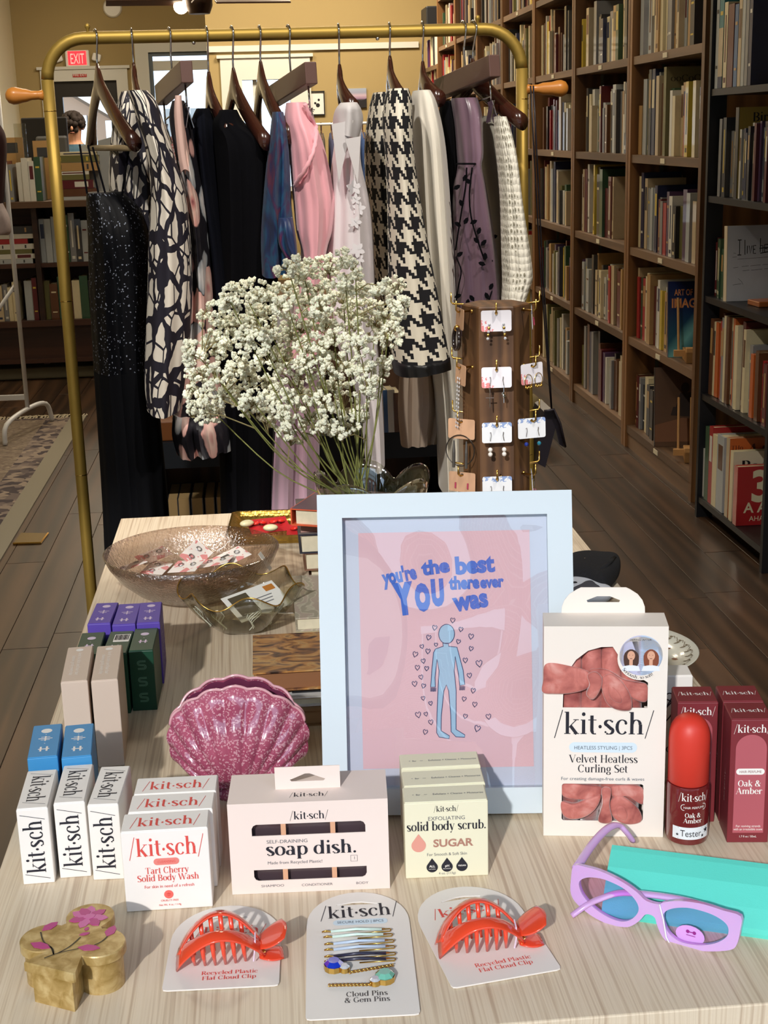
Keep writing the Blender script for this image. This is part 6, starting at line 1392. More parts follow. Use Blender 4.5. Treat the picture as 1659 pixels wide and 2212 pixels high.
w0 = Vector((.425, 1.89)); wh = thing('knit_hat', 'white hat with a grey patch under the black knit hat', 'hat', T(w0.x, w0.y, TZ))
wp = [(p.x - w0.x, p.y - w0.y) for p in wt]
sub(ob('hat_body', cushion4(wp, .02), mat('white_felt', '#cfd3dc', .9), wh, True), 1)
gp_ = [onz(1210 + x/11.06, 1170 + y/11.06, TZ + .021) for x, y in [(290, 1120), (500, 1010), (620, 940), (760, 930), (860, 1010), (950, 1090), (700, 1200), (400, 1250)]]
ob('felt_patch', mv(cushion4([(p.x - w0.x, p.y - w0.y) for p in gp_], .004, 6), 0, 0, .0185), mat('grey_felt', '#4b4a52', .95), wh, True)
pd = onz(1210 + 345/11.06, 1170 + 960/11.06, TZ + .021); ob('eye_dot', mv(sc(sphere(1, 10, 6), .0042, .003, .0015), pd.x - w0.x, pd.y - w0.y, .020), M_black, wh, True)
# ------------------------------------------------------------------ gold clothes rack
RY = 3.0
zbar = ony(600, 73, RY).z; xl_ = ony(110, 260, RY).x; rt = ony(1127, 200, RY); rb_ = ony(1139, 640, RY)
rk = thing('clothes_rack', 'gold metal clothes rack with rounded corners and wooden end pegs', 'clothes rack', T(0, RY, 0))
rr = .0125; cr_ = .078
slope = (rb_.x - rt.x)/(rb_.z - rt.z); xr_ = rt.x
def arcp(cx, cz, a0, a1, n=8): return [(cx + cr_*cos(radians(a0 + (a1 - a0)*i/n)), 0, cz + cr_*sin(radians(a0 + (a1 - a0)*i/n))) for i in range(n + 1)]
ob('rail', tube(arcp(xl_ + cr_, zbar - cr_, 180, 90) + arcp(xr_ - cr_, zbar - cr_, 90, 0), rr, 14), M_gold, rk, True)
zl = ony(110, 240, RY).z
for nm_, x0, x1 in (('l', xl_, xl_), ('r', xr_, xr_ - (zbar - cr_)*slope*.4)):
    ob('leg', tube([(x0, 0, zbar - cr_), (x0 + (x1 - x0)*.1, 0, 1.2), (x1, 0, .62), (x1, 0, .03)], rr, 14), M_gold, rk, True)
    for z in (zl, ony(145, 650, RY).z, ony(165, 1025, RY).z): ob('joint_ring', mv(lathe([(rr + .0004, -.0008), (rr + .0006, 0), (rr + .0004, .0008)], 14), x0 + (x1 - x0)*(.1 if z > 1 else .8), 0, z), M_brass, rk)
    ob('foot', tube([(x1, -.22, .012), (x1, .22, .012)], .012, 10), M_gold, rk, True)
ob('lower_rail', tube([(xl_, 0, .12), (xr_ - .02, 0, .12)], .009, 10), M_gold, rk, True)
M_peg = mat('honey_wood', '#b9762f', .35, coat=.3)
for x, px0, px1, py in ((xl_, 92, 30, 207), (xr_, 1152, 1210, 191)):
    s = -1 if px1 < px0 else 1; z = ony(px1, py, RY).z; L = abs(ony(px1, py, RY).x - x)
    ob('wooden_peg', xf(lathe([(0, .008), (.011, .010), (.0085, .02), (.009, .034), (.0125, .044), (.0135, L - .018), (.0165, L - .006), (.017, L + .002), (.0135, L + .011), (.006, L + .016), (0, L + .017)], 20), T(x, 0, z, 0, s*pi/2)), M_peg, rk, True)
for px in (188, 1032):
    p = ony(px, 50, RY); ob('finial', mv(lathe([(.003, -.012), (.003, -.004), (.005, -.001), (.0055, .002), (.004, .006), (0, .0075)], 10), p.x, 0, zbar + rr + .008), M_gold, rk, True)
for px in (418, 815): p = ony(px, 84, RY); ob('screw', sphere(.004, 8, 5, (p.x, -.004, zbar - rr - .001)), M_chrome, rk, True)

# ------------------------------------------------------------------ hangers
M_hang = mat('mahogany_lacquer', '#3b1d14', .22, coat=.7); M_hangg = mat('greybrown_wood', '#5f4640', .35, coat=.2)
def hook(parent, top_r=.014, neck=.075):
    pts = [(.0, 0, -neck)] + [(.004*sin(i*.5), 0, -neck + (neck - .02)*i/5) for i in range(1, 6)]
    pts += [(top_r*cos(a)*1.0, 0, .004 + top_r*sin(a)) for a in [radians(-70 + 20*i) for i in range(0, 13)]]
    return ob('hook', tube(smooth2([(0, 0, -neck), (0, 0, -neck*.55), (.007, 0, -neck*.3), (.0155, 0, -.003), (.0145, 0, .008), (.0, 0, .0165), (-.0145, 0, .006), (-.0155, 0, -.004)], 5, False), .0021, 7), M_chrome, parent, True)
def hanger(px, yaw, label, neck=.078, hwid=.2, drop=.125, bar=False):
    """wooden coat hanger; yaw turns its near end towards +x"""
    p = ony(px, 73, RY); t = thing('wooden_hanger', label, 'hanger', T(p.x, RY, zbar, 0, 0, radians(-90 + yaw)), 'hangers on the gold rack')
    hook(t, neck=neck); R = []
    for i in range(25):
        s = -1 + 2*i/24; x = s*hwid; z = -neck - .012 - drop*(abs(s)**1.15)*(1 - .12*s*s); hh = .028 - .011*abs(s); th = .0065 + .007*abs(s)**2; y = .018*(s*s)
        if abs(s) < .14: hh = .034 - .04*abs(s); z += .010*(1 - abs(s)/.14)
        R.append([(x, y + th*cos(a), z + hh*sin(a)) for a in [2*pi*j/12 for j in range(12)]])
    ob('shoulder_bar', loft(R, True, True, True), M_hang, t, True)
    if bar: ob('trouser_bar', tube([(-hwid*.93, .012, -neck - .012 - drop*.95), (hwid*.93, .012, -neck - .012 - drop*.95)], .006, 8), mat('pale_bar_sleeve', '#8c7a5c', .4), t, True)
    return t
def clip_hanger(px, yaw, label, neck=.085, hwid=.145):
    p = ony(px, 73, RY); t = thing('clip_hanger', label, 'hanger', T(p.x, RY, zbar, 0, radians(-7), radians(-90 + yaw)), 'hangers on the gold rack')
    hook(t, neck=neck)
    ob('wooden_bar', mv(bbox(hwid*2, .024, .042, .002), 0, 0, -neck - .042), M_hangg, t)
    for s in (-1, 1):
        x = s*hwid*.82; ob('clip_rod', tube([(x, 0, -neck - .042), (x, 0, -neck - .085)], .002, 6), M_chrome, t, True)
        for q in (-1, 1): ob('clip_jaw', xf(bbox(.024, .0025, .042, .001), T(x, q*.008, -neck - .125, radians(q*14))), M_chrome, t)
    ob('clip_wire', tube([(-hwid*.82, 0, -neck - .075), (hwid*.82, 0, -neck - .075)], .0018, 6), M_chrome, t, True)
    return t
hanger(205, 18, 'brown wooden hanger with bare trouser bar, leftmost on rack', .078, .2, .13, True)
hanger(284, 6, 'dark hanger holding the leaf print jacket', .078, .12, .08)
clip_hanger(365, 14, 'clip hanger holding the dark floral dress', .072)
hanger(446, 9, 'dark hanger holding the first black garment', .098, .13, .09)
hanger(500, 14, 'dark hanger holding the second black garment', .092, .17, .12)
hanger(560, 10, 'dark hanger holding the blue patterned top', .08, .17, .12)
clip_hanger(622, 14, 'clip hanger holding the pink dress', .08)
hanger(731, 1, 'dark hanger holding the white sheer blouse', .09, .08, .05)
hanger(841, 1, 'dark hanger holding the houndstooth jacket', .076, .1, .06)
hanger(912, 4, 'dark hanger holding the long off-white dress', .088, .08, .04)
clip_hanger(1000, 15, 'clip hanger holding the mauve satin dress', .075)
hanger(1021, 22, 'dark hanger holding the white crochet cardigan, rightmost', .085, .16, .10)

# ------------------------------------------------------------------ garment cloth
def cloth(name, col, rough=.85, sheen=.3, alpha=None):
    n = NT(name, rough); n.sset(Sheen_Weight=sheen)
    if isinstance(col, str): n.color((*hexa(col), 1))
    if alpha: n.sset(Alpha=alpha)
    return n
def leafprint():
    n = NT('leaf_print', .7); v = n.uv(); w = n.vadd(n.mapping(v, (26, 13, 1)), n.vadd(n.noise(v, 22, 2, 0, 'Color'), (.8, .5, 0), 'MULTIPLY'))
    d = n.voro(w, 1.0, 'DISTANCE_TO_EDGE', 'Distance'); d2 = n.voro(n.mapping(v, (24, 14, 1), (0, 0, .7)), 1.0, 'DISTANCE_TO_EDGE', 'Distance')
    m = n.math('MULTIPLY', n.math('GREATER_THAN', d, .10), n.math('GREATER_THAN', d2, .035)); n.color(n.mix(m, '#171424', '#e0d9cd')); return n.m
def hound():
    n = NT('houndstooth_wool', .9); s = n.sep(n.uv()); i = n.math('FLOOR', n.math('MULTIPLY', s[0], 170)); j = n.math('FLOOR', n.math('MULTIPLY', s[1], 170))
    md = lambda a, b: n.math('FLOORED_MODULO', a, b)
    ci = n.math('LESS_THAN', md(i, 8.0), 4.0); cj = n.math('LESS_THAN', md(j, 8.0), 4.0); tw = n.math('LESS_THAN', md(n.math('ADD', i, j), 4.0), 2.0)
    m = n.math('ADD', n.math('MULTIPLY', tw, ci), n.math('MULTIPLY', n.math('SUBTRACT', 1.0, tw), cj)); n.color(n.mix(m, '#e3dccb', '#0d0d14')); n.bump(n.noise(n.uv(), 900, 2), .3, .001); return n.m
def floral():
    n = NT('dark_floral_print', .55); v = n.uv(); w = n.vadd(n.mapping(v, (15, 13, 1)), n.vadd(n.noise(v, 40, 2, 0, 'Color'), (.25, .25, 0), 'MULTIPLY')); d = n.voro(w, 1.0); c = n.voro(w, 1.0, 'F1', 'Color')
    pet = n.ramp(d, [(.0, '#5a2034'), (.10, '#c98d8a'), (.25, '#e6c9bd'), (.56, '#d9a79f'), (.60, '#1b1820')]); alt = n.ramp(d, [(.0, '#3b2a35'), (.12, '#b9b6bd'), (.3, '#dcd7d4'), (.48, '#9aa0a6'), (.52, '#17151d')])
    n.color(n.mix(n.math('GREATER_THAN', n.sep(c)[0], .55), pet, alt)); return n.m
def painterly():
    n = NT('blue_watercolour_chiffon', .5); v = n.uv(); n.color(n.ramp(n.noise(n.mapping(v, (9, 5, 1)), 2.2, 3, 1.2), [(.25, '#0f1230'), (.42, '#142c58'), (.52, '#13486a'), (.6, '#2a1f52'), (.68, '#5e1f40'), (.78, '#155a58')])); n.sset(Sheen_Weight=.1); return n.m
def sequin():
    n = NT('black_sequins', .35); v = n.uv(); c = n.sep(n.voro(v, 420, 'F1', 'Color'))[0]; up = n.math('GREATER_THAN', n.sep(v)[1], .95)
    n.color(n.mix(n.math('MULTIPLY', n.math('GREATER_THAN', c, .965), up), '#07080c', '#7a8090')); n.put(n.b, 'Roughness', n.math('SUBTRACT', .85, n.math('MULTIPLY', up, .3))); n.sset(Specular_IOR_Level=.1); return n.m  # bodice glints painted into the colour as random pale cells
def crochet():
    n = NT('white_crochet', .95); v = n.uv(); w = n.mapping(v, (1, .6, 1)); d = n.voro(w, 120, 'F1', 'Distance', .25); d2 = n.voro(w, 24, 'F1', 'Distance', .3); h = n.math('MULTIPLY', n.math('LESS_THAN', d, .30), n.math('LESS_THAN', d2, .45))
    n.color(n.mix(h, '#ebe7da', '#95907f')); n.bump(d, .8, .004); return n.m
def satin():
    n = NT('mauve_satin', .3); n.color(n.ramp(n.noise(n.mapping(n.uv(), (14, 2, 1)), 2.0, 2), [(.3, '#463341'), (.6, '#735a6a'), (.8, '#92788a')])); n.sset(Sheen_Weight=.1, Coat_Weight=.2); return n.m
M_leaf, M_hound, M_floral, M_paint, M_seq, M_croc, M_satin = leafprint(), hound(), floral(), painterly(), sequin(), crochet(), satin()
M_navy = cloth('midnight_cloth', '#090b14', .95, .0); M_navy.sset(Specular_IOR_Level=.1); M_navy = M_navy.m; M_blk = cloth('black_cloth', '#06060a', .95, .0); M_blk.sset(Specular_IOR_Level=.1); M_blk = M_blk.m; M_pink = cloth('pink_organza', '#efabb6', .6, .4).m; M_lil = cloth('pale_mauve_organza', '#b08e9e', .7, .3).m
M_whsh = cloth('white_sheer', '#e2dadf', .7, .3, .92).m; M_offw = cloth('offwhite_crepe', '#ddd7ca', .8, .3).m; M_greyw = cloth('grey_shadow_crepe', '#b3b0a5', .85, .3).m
def panel(name, lv, Y, dy, m, parent, nf=5, amp=.16, seed=0, cap=True, N=56, tilt=0.0):
    """hanging cloth: closed tube through (y, left, right) image levels at depth Y, half depth dy, with vertical folds"""
    rows = smooth2([(a, b, c) for a, b, c in lv], 4, False); R = []; uvs = []; rnd = random.Random(seed); ph = rnd.uniform(0, 6)
    z0 = ony(rows[0][1], rows[0][0], Y).z
    for k, (y, xl, xr) in enumerate(rows):
        t = k/(len(rows) - 1); Yk = Y + tilt*t; A_ = ony(xl, y, Yk); B_ = ony(xr, y, Yk); cx, hw = (A_.x + B_.x)/2, (B_.x - A_.x)/2; z = (A_.z + B_.z)/2; ring = []
        f = amp*min(1, t*2.5 + .1)
        for j in range(N):
            a = 2*pi*j/N; w = 1 + f*(.6*sin(nf*a + ph + .8*t) + .4*sin((2*nf + 1)*a + 2*ph - 1.1*t))*abs(sin(a))**.7
            sa = sin(a); ring.append((cx + hw*cos(a)*(1 + .25*f*sin(3*a + ph)*abs(sa)), Yk + dy*(.55 + .45*min(1, t*3 + .2))*sa*w, z + .004*sin(2*a + ph)*t))
        R.append(ring); uvs.append(z)
    g = loft(R, True, True, cap); o = ob(name, g, m, parent, 55); per = [0.0]
    mid = R[len(R)*2//3]
    for j in range(N): per.append(per[-1] + (Vector(mid[(j + 1) % N]) - Vector(mid[j])).length)
    me = o.data; uv = me.uv_layers.new(name='UVMap')
    for p in me.polygons:
        js = [i % N for i in p.vertices]; wrap_ = max(js) - min(js) > N/2
        for li, vi in zip(p.loop_indices, p.vertices):
            j = vi % N; uv.data[li].uv = (per[N if (wrap_ and j == 0) else j], me.vertices[vi].co.z)
    if parent is not None: o.matrix_parent_inverse = parent.matrix_world.inverted()
    return o
def onpanel(Y, dy, lv, px, py, eps=.003):
    """point on the camera side of a panel"""
    rows = sorted(lv); 
    for (a, l0, r0), (b, l1, r1) in zip(rows, rows[1:]):
        if a <= py <= b: t = (py - a)/(b - a); l, r = l0 + (l1 - l0)*t, r0 + (r1 - r0)*t; break
    else: l, r = (rows[0][1:] if py < rows[0][0] else rows[-1][1:])
    s = max(-.97, min(.97, (px - (l + r)/2)/((r - l)/2))); return ony(px, py, Y - dy*1.12*sqrt(1 - s*s) - eps)
def garment(name, label, cat, px, y): p = ony(px, y, RY); return thing(name, label, cat, T(p.x, RY, p.z), 'clothes on the gold rack')
# 1 sequined gown on straps
g = garment('evening_gown', 'long black strapped gown with a sequined bodice, leftmost on rack', 'dress', 205, 420)
panel('gown_body', [(415, 187, 262), (450, 187, 300), (500, 190, 318), (580, 192, 330), (680, 196, 332), (800, 203, 336), (950, 213, 350), (1100, 222, 364), (1240, 228, 372)], 2.93, .10, M_seq, g, 6, .16, 1)
for a, b in (((172, 312), (188, 418)), ((190, 314), (213, 420)), ((200, 318), (228, 420)), ((282, 296), (262, 430))): ob('strap', tube([ony(*a, 2.93) - g.location, ony((a[0] + b[0])/2, (a[1] + b[1])/2, 2.91) - g.location, ony(*b, 2.90) - g.location], .0022, 5), M_blk, g)
# 2 leaf print jacket
g = garment('print_jacket', 'jacket printed with white leaves on dark plum', 'jacket', 284, 200)
panel('jacket_body', [(198, 262, 318), (230, 252, 330), (300, 240, 338), (400, 236, 345), (500, 246, 350), (620, 290, 352), (700, 300, 350)], 3.04, .10, M_leaf, g, 5, .2, 2)
panel('near_sleeve', [(196, 274, 318), (220, 284, 338), (260, 297, 352), (330, 316, 374), (420, 326, 400), (520, 321, 412), (620, 319, 416), (720, 315, 412), (820, 312, 401), (885, 318, 392)], 2.82, .07, M_leaf, g, 4, .12, 3)
# 3 floral dress
g = garment('floral_dress', 'dark dress printed with pink blossoms, hung from clips', 'dress', 380, 220)
panel('dress_body', [(218, 372, 398), (260, 366, 412), (350, 382, 428), (450, 402, 446), (600, 410, 460), (720, 400, 468), (830, 384, 480), (905, 372, 492)], 2.92, .09, M_floral, g, 5, .2, 4)
panel('hem_ruffle', [(890, 374, 488), (930, 372, 498), (968, 382, 502)], 2.90, .11, M_floral, g, 7, .3, 5)
panel('strap', [(206, 378, 392), (250, 376, 396), (330, 384, 404), (370, 390, 412)], 2.83, .012, mat('blush_strap', '#c9a89f', .6), g, 3, .1, 6)
# 4-5 black garments
g = garment('black_blouse', 'plain black top beside the floral dress', 'top', 440, 240)
panel('top_body', [(235, 424, 452), (270, 412, 468), (350, 414, 480), (480, 424, 500), (620, 436, 520), (760, 450, 530)], 2.98, .10, M_navy, g, 5, .18, 7)
g = garment('black_dress', 'long black sleeveless dress in the middle of the rack', 'dress', 500, 250)
panel('dress_body', [(238, 470, 512), (270, 456, 532), (310, 456, 590), (400, 460, 600), (540, 462, 602), (700, 466, 598), (850, 470, 592), (1000, 474, 588), (1140, 478, 586)], 2.96, .11, M_blk, g, 6, .16, 8)
# 6 blue chiffon
g = garment('chiffon_top', 'sheer blue and purple watercolour chiffon top', 'top', 600, 250)
panel('top_body', [(242, 588, 612), (280, 584, 620), (350, 576, 626), (450, 566, 630), (520, 562, 638), (590, 565, 630)], 2.87, .07, M_paint, g, 4, .2, 9)
panel('near_ruffle', [(470, 598, 632), (520, 600, 640), (556, 618, 643)], 2.82, .04, M_paint, g, 3, .3, 10)
# 7 pink dress
g = garment('pink_dress', 'pale pink gathered dress hung from clips', 'dress', 640, 230)
pl_ = [(222, 618, 662), (260, 614, 676), (300, 622, 694), (350, 626, 708), (400, 630, 718), (440, 634, 724), (500, 640, 718), (545, 650, 705), (620, 640, 700), (760, 620, 700)]
panel('dress_body', pl_, 2.88, .08, M_pink, g, 5, .14, 11)
ob('gathered_seam', tube([onpanel(2.88, .08, pl_, *p) - g.location + Vector((.0006*((i*7) % 3), 0, 0)) for i, p in enumerate(smooth2([(658, 224), (668, 250), (682, 280), (678, 320), (662, 360), (636, 402)], 6, False))], [.004 + .0015*(i % 2) for i in range(31)], 6), M_pink, g, True)
panel('underskirt', [(700, 610, 690), (850, 596, 690), (1000, 586, 690), (1115, 582, 692)], 2.95, .08, M_lil, g, 7, .3, 12)
# 8 white blouse
g = garment('white_blouse', 'sheer white blouse with pointed collar and embroidered flowers', 'blouse', 745, 230)
bl_ = [(232, 728, 772), (262, 722, 782), (310, 722, 778), (360, 716, 780), (450, 708, 800), (560, 704, 808), (700, 712, 812), (850, 770, 826), (1000, 790, 830)]
panel('blouse_body', bl_, 2.90, .08, M_whsh, g, 5, .16, 13)
panel('collar', [(222, 735, 771), (238, 724, 780), (262, 719, 784), (292, 720, 776)], 2.87, .075, mat('white_cotton', '#cbc7c9', .8), g, 3, .1, 14)
ob('collar_point', xf(prism([(0, 0), (.042, .006), (.010, -.11)], 0, .004), Matrix.Translation(ony(716, 268, 2.80) - g.location) @ Matrix.Rotation(pi/2, 4, 'X')), MATS['white_cotton'], g)
ob('collar_point', xf(prism([(0, 0), (.03, .004), (.022, -.085)], 0, .004), Matrix.Translation(ony(745, 300, 2.79) - g.location) @ Matrix.Rotation(pi/2, 4, 'X')), MATS['white_cotton'], g)
emb = []
for cx, cy, s in ((765, 405, 1), (775, 450, .9), (768, 480, .8), (772, 540, 1), (776, 560, .7), (768, 430, .7)):
    c = onpanel(2.9, .08, bl_, cx, cy) - g.location
    for k in range(5): emb.append(xf(flat(petal((0, 0), (.016*s*cos(k*1.26 + cy), .016*s*sin(k*1.26 + cy)), .005*s)), Matrix.Translation(c + Vector((0, -.0004*k, 0))) @ Matrix.Rotation(pi/2, 4, 'X')))
o = ob('embroidery', join(*emb), mat('white_thread', '#dcd9de', .8), g); o['kind'] = 'stuff'
# 9 houndstooth jacket
g = garment('houndstooth_jacket', 'black and white houndstooth jacket with dark leather cuff', 'jacket', 850, 200)
panel('jacket_body', [(200, 806, 862), (240, 796, 880), (320, 788, 880), (420, 792, 872), (540, 800, 880), (650, 812, 885), (760, 822, 890)], 3.06, .11, M_hound, g, 5, .14, 15)
hs_ = [(192, 838, 882), (220, 830, 889), (270, 826, 890), (330, 832, 893), (420, 836, 905), (520, 838, 922), (620, 839, 941), (700, 842, 956), (775, 848, 970)]
panel('near_sleeve', hs_, 2.82, .07, M_hound, g, 4, .08, 16)
panel('leather_cuff', [(770, 846, 971), (786, 847, 973), (800, 850, 974)], 2.82, .075, mat('black_leather', '#101014', .4), g, 9, .06, 17)
# 10 off-white long dress
g = garment('offwhite_dress', 'long off-white draped dress beside the houndstooth jacket', 'dress', 915, 200)
panel('dress_body', [(196, 893, 928), (225, 888, 942), (300, 890, 958), (400, 894, 968), (550, 902, 978), (700, 915, 984), (850, 940, 986), (1060, 952, 988)], 2.95, .10, M_offw, g, 5, .16, 18)
panel('draped_layer', [(640, 880, 935), (760, 868, 950), (870, 860, 965), (955, 866, 945)], 3.02, .06, mat('beige_crepe', '#b5a392', .85), g, 6, .3, 19)
# 11 mauve satin dress
g = garment('satin_dress', 'mauve satin dress with flocked black vines, hung from clips', 'dress', 1000, 220)
sp_ = [(212, 975, 1030), (250, 978, 1040), (330, 984, 1042), (356, 986, 1038), (400, 978, 1048), (500, 976, 1066), (600, 980, 1080), (720, 984, 1092)]
panel('dress_body', sp_, 2.93, .08, M_satin, g, 4, .14, 20)
panel('lace_side', [(218, 952, 978), (260, 950, 984), (350, 960, 986), (500, 966, 984), (650, 974, 988)], 2.98, .06, M_blk, g, 4, .2, 21)
ob('waist_seam', tube([onpanel(2.93, .08, sp_, x, 354, .004) - g.location for x in (987, 1000, 1012, 1026, 1037)], .002, 5), M_blk, g)
vine = []
for pts in ([(1008, 362), (1006, 400), (998, 450), (990, 500), (984, 540)], [(1020, 362), (1014, 420), (1018, 470), (1032, 520), (1046, 560)], [(985, 555), (996, 585), (990, 620), (984, 660)], [(1060, 570), (1066, 610), (1056, 650)]): vine.append(tube([onpanel(2.93, .08, sp_, *p, .005) - g.location for p in smooth2(pts, 4, False)], .0016, 4))
ob('vine_stem', join(*vine), M_blk, g)
random.seed(31)
for x, y, a in [(1004, 385, 1), (1012, 392, 2.5), (986, 405, .5), (997, 440, 2), (1006, 478, 1), (990, 485, 2.6), (1022, 480, .4), (1034, 500, 1.2), (1030, 520, 2.4), (1044, 525, .8), (1048, 555, 1.6), (1056, 565, .2), (1042, 570, 2.8), (992, 550, .6), (1060, 620, 1), (1052, 640, 2), (988, 640, .4), (1010, 655, 1.4), (1020, 645, 2.2), (1066, 512, .3)]:
    c = onpanel(2.93, .08, sp_, x, y, .004) - g.location; ob('flocked_leaf', xf(prism(petal((-.007*cos(a), -.007*sin(a)), (.009*cos(a), .009*sin(a)), .0045), 0, .001), Matrix.Translation(c) @ Matrix.Rotation(pi/2, 4, 'X')), M_blk, g)
# 12 crochet cardigan
g = garment('crochet_cardigan', 'white open-work crochet cardigan, rightmost on rack', 'cardigan', 1085, 255)
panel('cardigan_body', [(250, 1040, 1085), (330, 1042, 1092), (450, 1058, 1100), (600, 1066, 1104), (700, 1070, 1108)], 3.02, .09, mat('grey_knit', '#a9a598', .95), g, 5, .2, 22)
panel('near_sleeve', [(252, 1068, 1092), (290, 1070, 1104), (350, 1076, 1116), (430, 1082, 1126), (520, 1084, 1140), (590, 1086, 1149), (620, 1086, 1142), (660, 1084, 1128)], 2.84, .06, M_croc, g, 4, .1, 23)
# handbag on the right peg
hbp = ony(1150, 196, RY - .02); hb = thing('handbag', 'dark leather shoulder bag hanging from the right peg by its strap', 'handbag', T(hbp.x, RY - .02, hbp.z))
M_bag = mat('plum_black_leather', '#1c171f', .45, coat=.15)
for dx in (0, 6): ob('strap', tube([ony(1146 + dx, 185, RY - .02) - hb.location, ony(1152 + dx, 300, RY - .02) - hb.location, ony(1166 + dx*.8, 560, RY - .02) - hb.location, ony(1184 + dx*.5, 800, RY - .02) - hb.location, ony(1192, 890, RY - .02) - hb.location], .0035, 6, True, .5), M_bag, hb, True)
bag = [(1190, 882), (1205, 900), (1222, 968), (1208, 960), (1200, 925), (1178, 1010), (1160, 1000), (1168, 930), (1176, 890)]
bb_ = [ony(*p, RY - .04) - hb.location for p in bag]
sub(ob('bag_body', join(([tuple(p) for p in bb_] + [tuple(p + Vector((.0, .11, 0))) for p in bb_], [tuple(range(8, -1, -1)), tuple(range(9, 18))] + [(i, (i + 1) % 9, 9 + (i + 1) % 9, 9 + i) for i in range(9)])), M_bag, hb, fix=True), 0)
ob('bag_flap', tube([ony(1176, 888, RY - .05) - hb.location, ony(1196, 884, RY - .05) - hb.location, ony(1210, 915, RY - .05) - hb.location, ony(1221, 965, RY - .05) - hb.location], .006, 6, True, .5), M_bag, hb, True)
# ------------------------------------------------------------------ low black bookcase behind the rack
LY = 3.48
lb = thing('low_bookcase', 'low black bookcase half hidden behind the hanging clothes', 'bookcase', T(.04, LY, 0))
zt0, zt1 = ony(400, 1013, LY).z, ony(400, 957, LY).z
for x in (-.42, .40): ob('side_panel', box(x, x + .02, 0, .3, 0, zt1 + .22), M_black, lb)
ob('shelf', box(-.4, .4, .01, .3, zt0, zt1), mat('blue_black_board', '#141a22', .6), lb)
zl0 = ony(420, 1129, LY).z; ob('shelf', box(-.4, .4, .01, .3, zl0 - .02, zl0), M_black, lb)
ob('shelf', box(-.4, .4, .01, .3, .08, .1), M_black, lb)
ob('back_panel', box(-.4, .4, .29, .3, .1, zt1 + .2), M_caseback, lb)
M_fore = mat('cream_fore_edge', '#b99b6a', .8, var=.06, vscale=90)
xs = [362, 384, 413, 443, 468]; 
for i in range(5):
    a = ony(xs[i] - 1, 1100, LY).x; w = (.0275, .032, .032, .026, .028)[i]; h = ony(420, 1081, LY).z - zl0
    o = book(T(a + w/2, LY + .02, zl0 + .001, 0, 0, -pi/2) @ Matrix.Diagonal((1, 1, 1, 1)), .17, w*.95, h, 'charcoal', '%s paged book with fore-edge outward on low black bookcase' % ['leftmost cream', 'second cream', 'third cream', 'fourth cream', 'rightmost cream'][i], 'books turned with page edges outward', False)
    o.matrix_world = T(a + w/2, LY + .02 + .17, zl0 + .001, 0, 0, -pi/2) @ Matrix.Diagonal((.17, w*.95, h, 1))
    for c in o.children:
        if c.name.startswith('page_block'): c.scale = (1.03, 1, 1); setm(c, M_fore)
random.seed(77)
for i, (px, c, h, lean, lab) in enumerate([(822, 'maroon', .105, 9, 'maroon book with gilt author name on the low black bookcase'), (838, 'blue', .108, 6, 'blue book beside the maroon one on the low black bookcase'), (853, 'white', .108, 5, 'white lettered book right of the blue one, low black bookcase'), (866, 'brown', .1, 3, 'dark brown book right of the white one, low black bookcase')]):
    p = ony(px - 5, 933, LY); o = book(T(p.x, LY + .012, zt1 + .001, 0, radians(lean), pi/2), .14, .0185, h, c, lab, None, False)
    if c == 'maroon':
        for j, ch in enumerate('PHILIP ROTH'): pass
        q = txt('PHILIP ROTH', .012, 0, 0, 'serif', rot=-pi/2, width=.075)
        ob('lettering', [( -.003, y/.0185*-1*-1, .55 + z/h) for y, z, _ in q[0]] and ([(-.004, -y/.0185*1.0 + .1, .52 + z/h) for y, z, _ in q[0]], q[1]), mat('gilt_ink', '#c9a15c', .4), o)
tag(ob('wooden_box', mv(bbox(.08, .1, .05, .003), ony(362, 930, LY).x, LY + .08, zt1 + .0005), mat('orange_brown_wood', '#7d4a22', .5)), 'small orange-brown wooden box on the low black bookcase', 'box')

# ------------------------------------------------------------------ left part of the shop
n_ = NT('faded_rug', .95); v_ = n_.obj(); a_ = n_.noise(n_.mapping(v_, (3.2, 9, 1)), 3.0, 4, 1.5); n_.color(n_.ramp(a_, [(.3, '#473a36'), (.43, '#857868'), (.52, '#62524a'), (.62, '#938774'), (.75, '#6c5b53')])); n_.bump(n_.noise(v_, 90, 3), .4, .004); M_rug = n_.m
rg = thing('area_rug', 'faded beige and mauve patterned rug at left', 'rug', T(-1.65, 5.6, .0005))
ob('rug_field', box(-.62, .50, -2.6, 1.72, 0, .006), M_rug, rg)
n_ = NT('rug_border', .95); v_ = n_.obj(); n_.color(n_.ramp(n_.voro(v_, 26, 'F1', 'Color'), [(.3, '#3b3136'), (.5, '#6f625d'), (.7, '#8d7f72')])); M_rugb = n_.m
ob('border_band', box(.50, .62, -2.6, 1.75, 0, .0062), M_rugb, rg); ob('border_band', box(-.62, .5, 1.72, 1.76, 0, .0062), M_rugb, rg)
ob('edge_binding', box(.62, .70, -2.6, 1.79, 0, .0064), mat('rug_binding', '#868071', .95), rg)
fr_g = []
random.seed(4)
for i in range(110):
    x = -.62 + 1.32*i/110; fr_g.append(tube([(x, 1.76, .003), (x + random.uniform(-.015, .015), 1.80, .006), (x + random.uniform(-.03, .03), 1.83 + random.uniform(0, .02), .003)], .004, 4))
o = ob('fringe', join(*fr_g), mat('fringe_cotton', '#b7ad97', .95), rg); o['kind'] = 'stuff'
fp = [onz(10, 1178, 0), onz(70, 1176, 0), onz(86, 1155, 0), onz(28, 1154, 0)]
fpc = sum(fp, Vector())/4; pl_o = thing('floor_plate', 'flat brass cover plate set on the floor beside the rug', 'floor plate', T(fpc.x + .03, fpc.y, .0005))
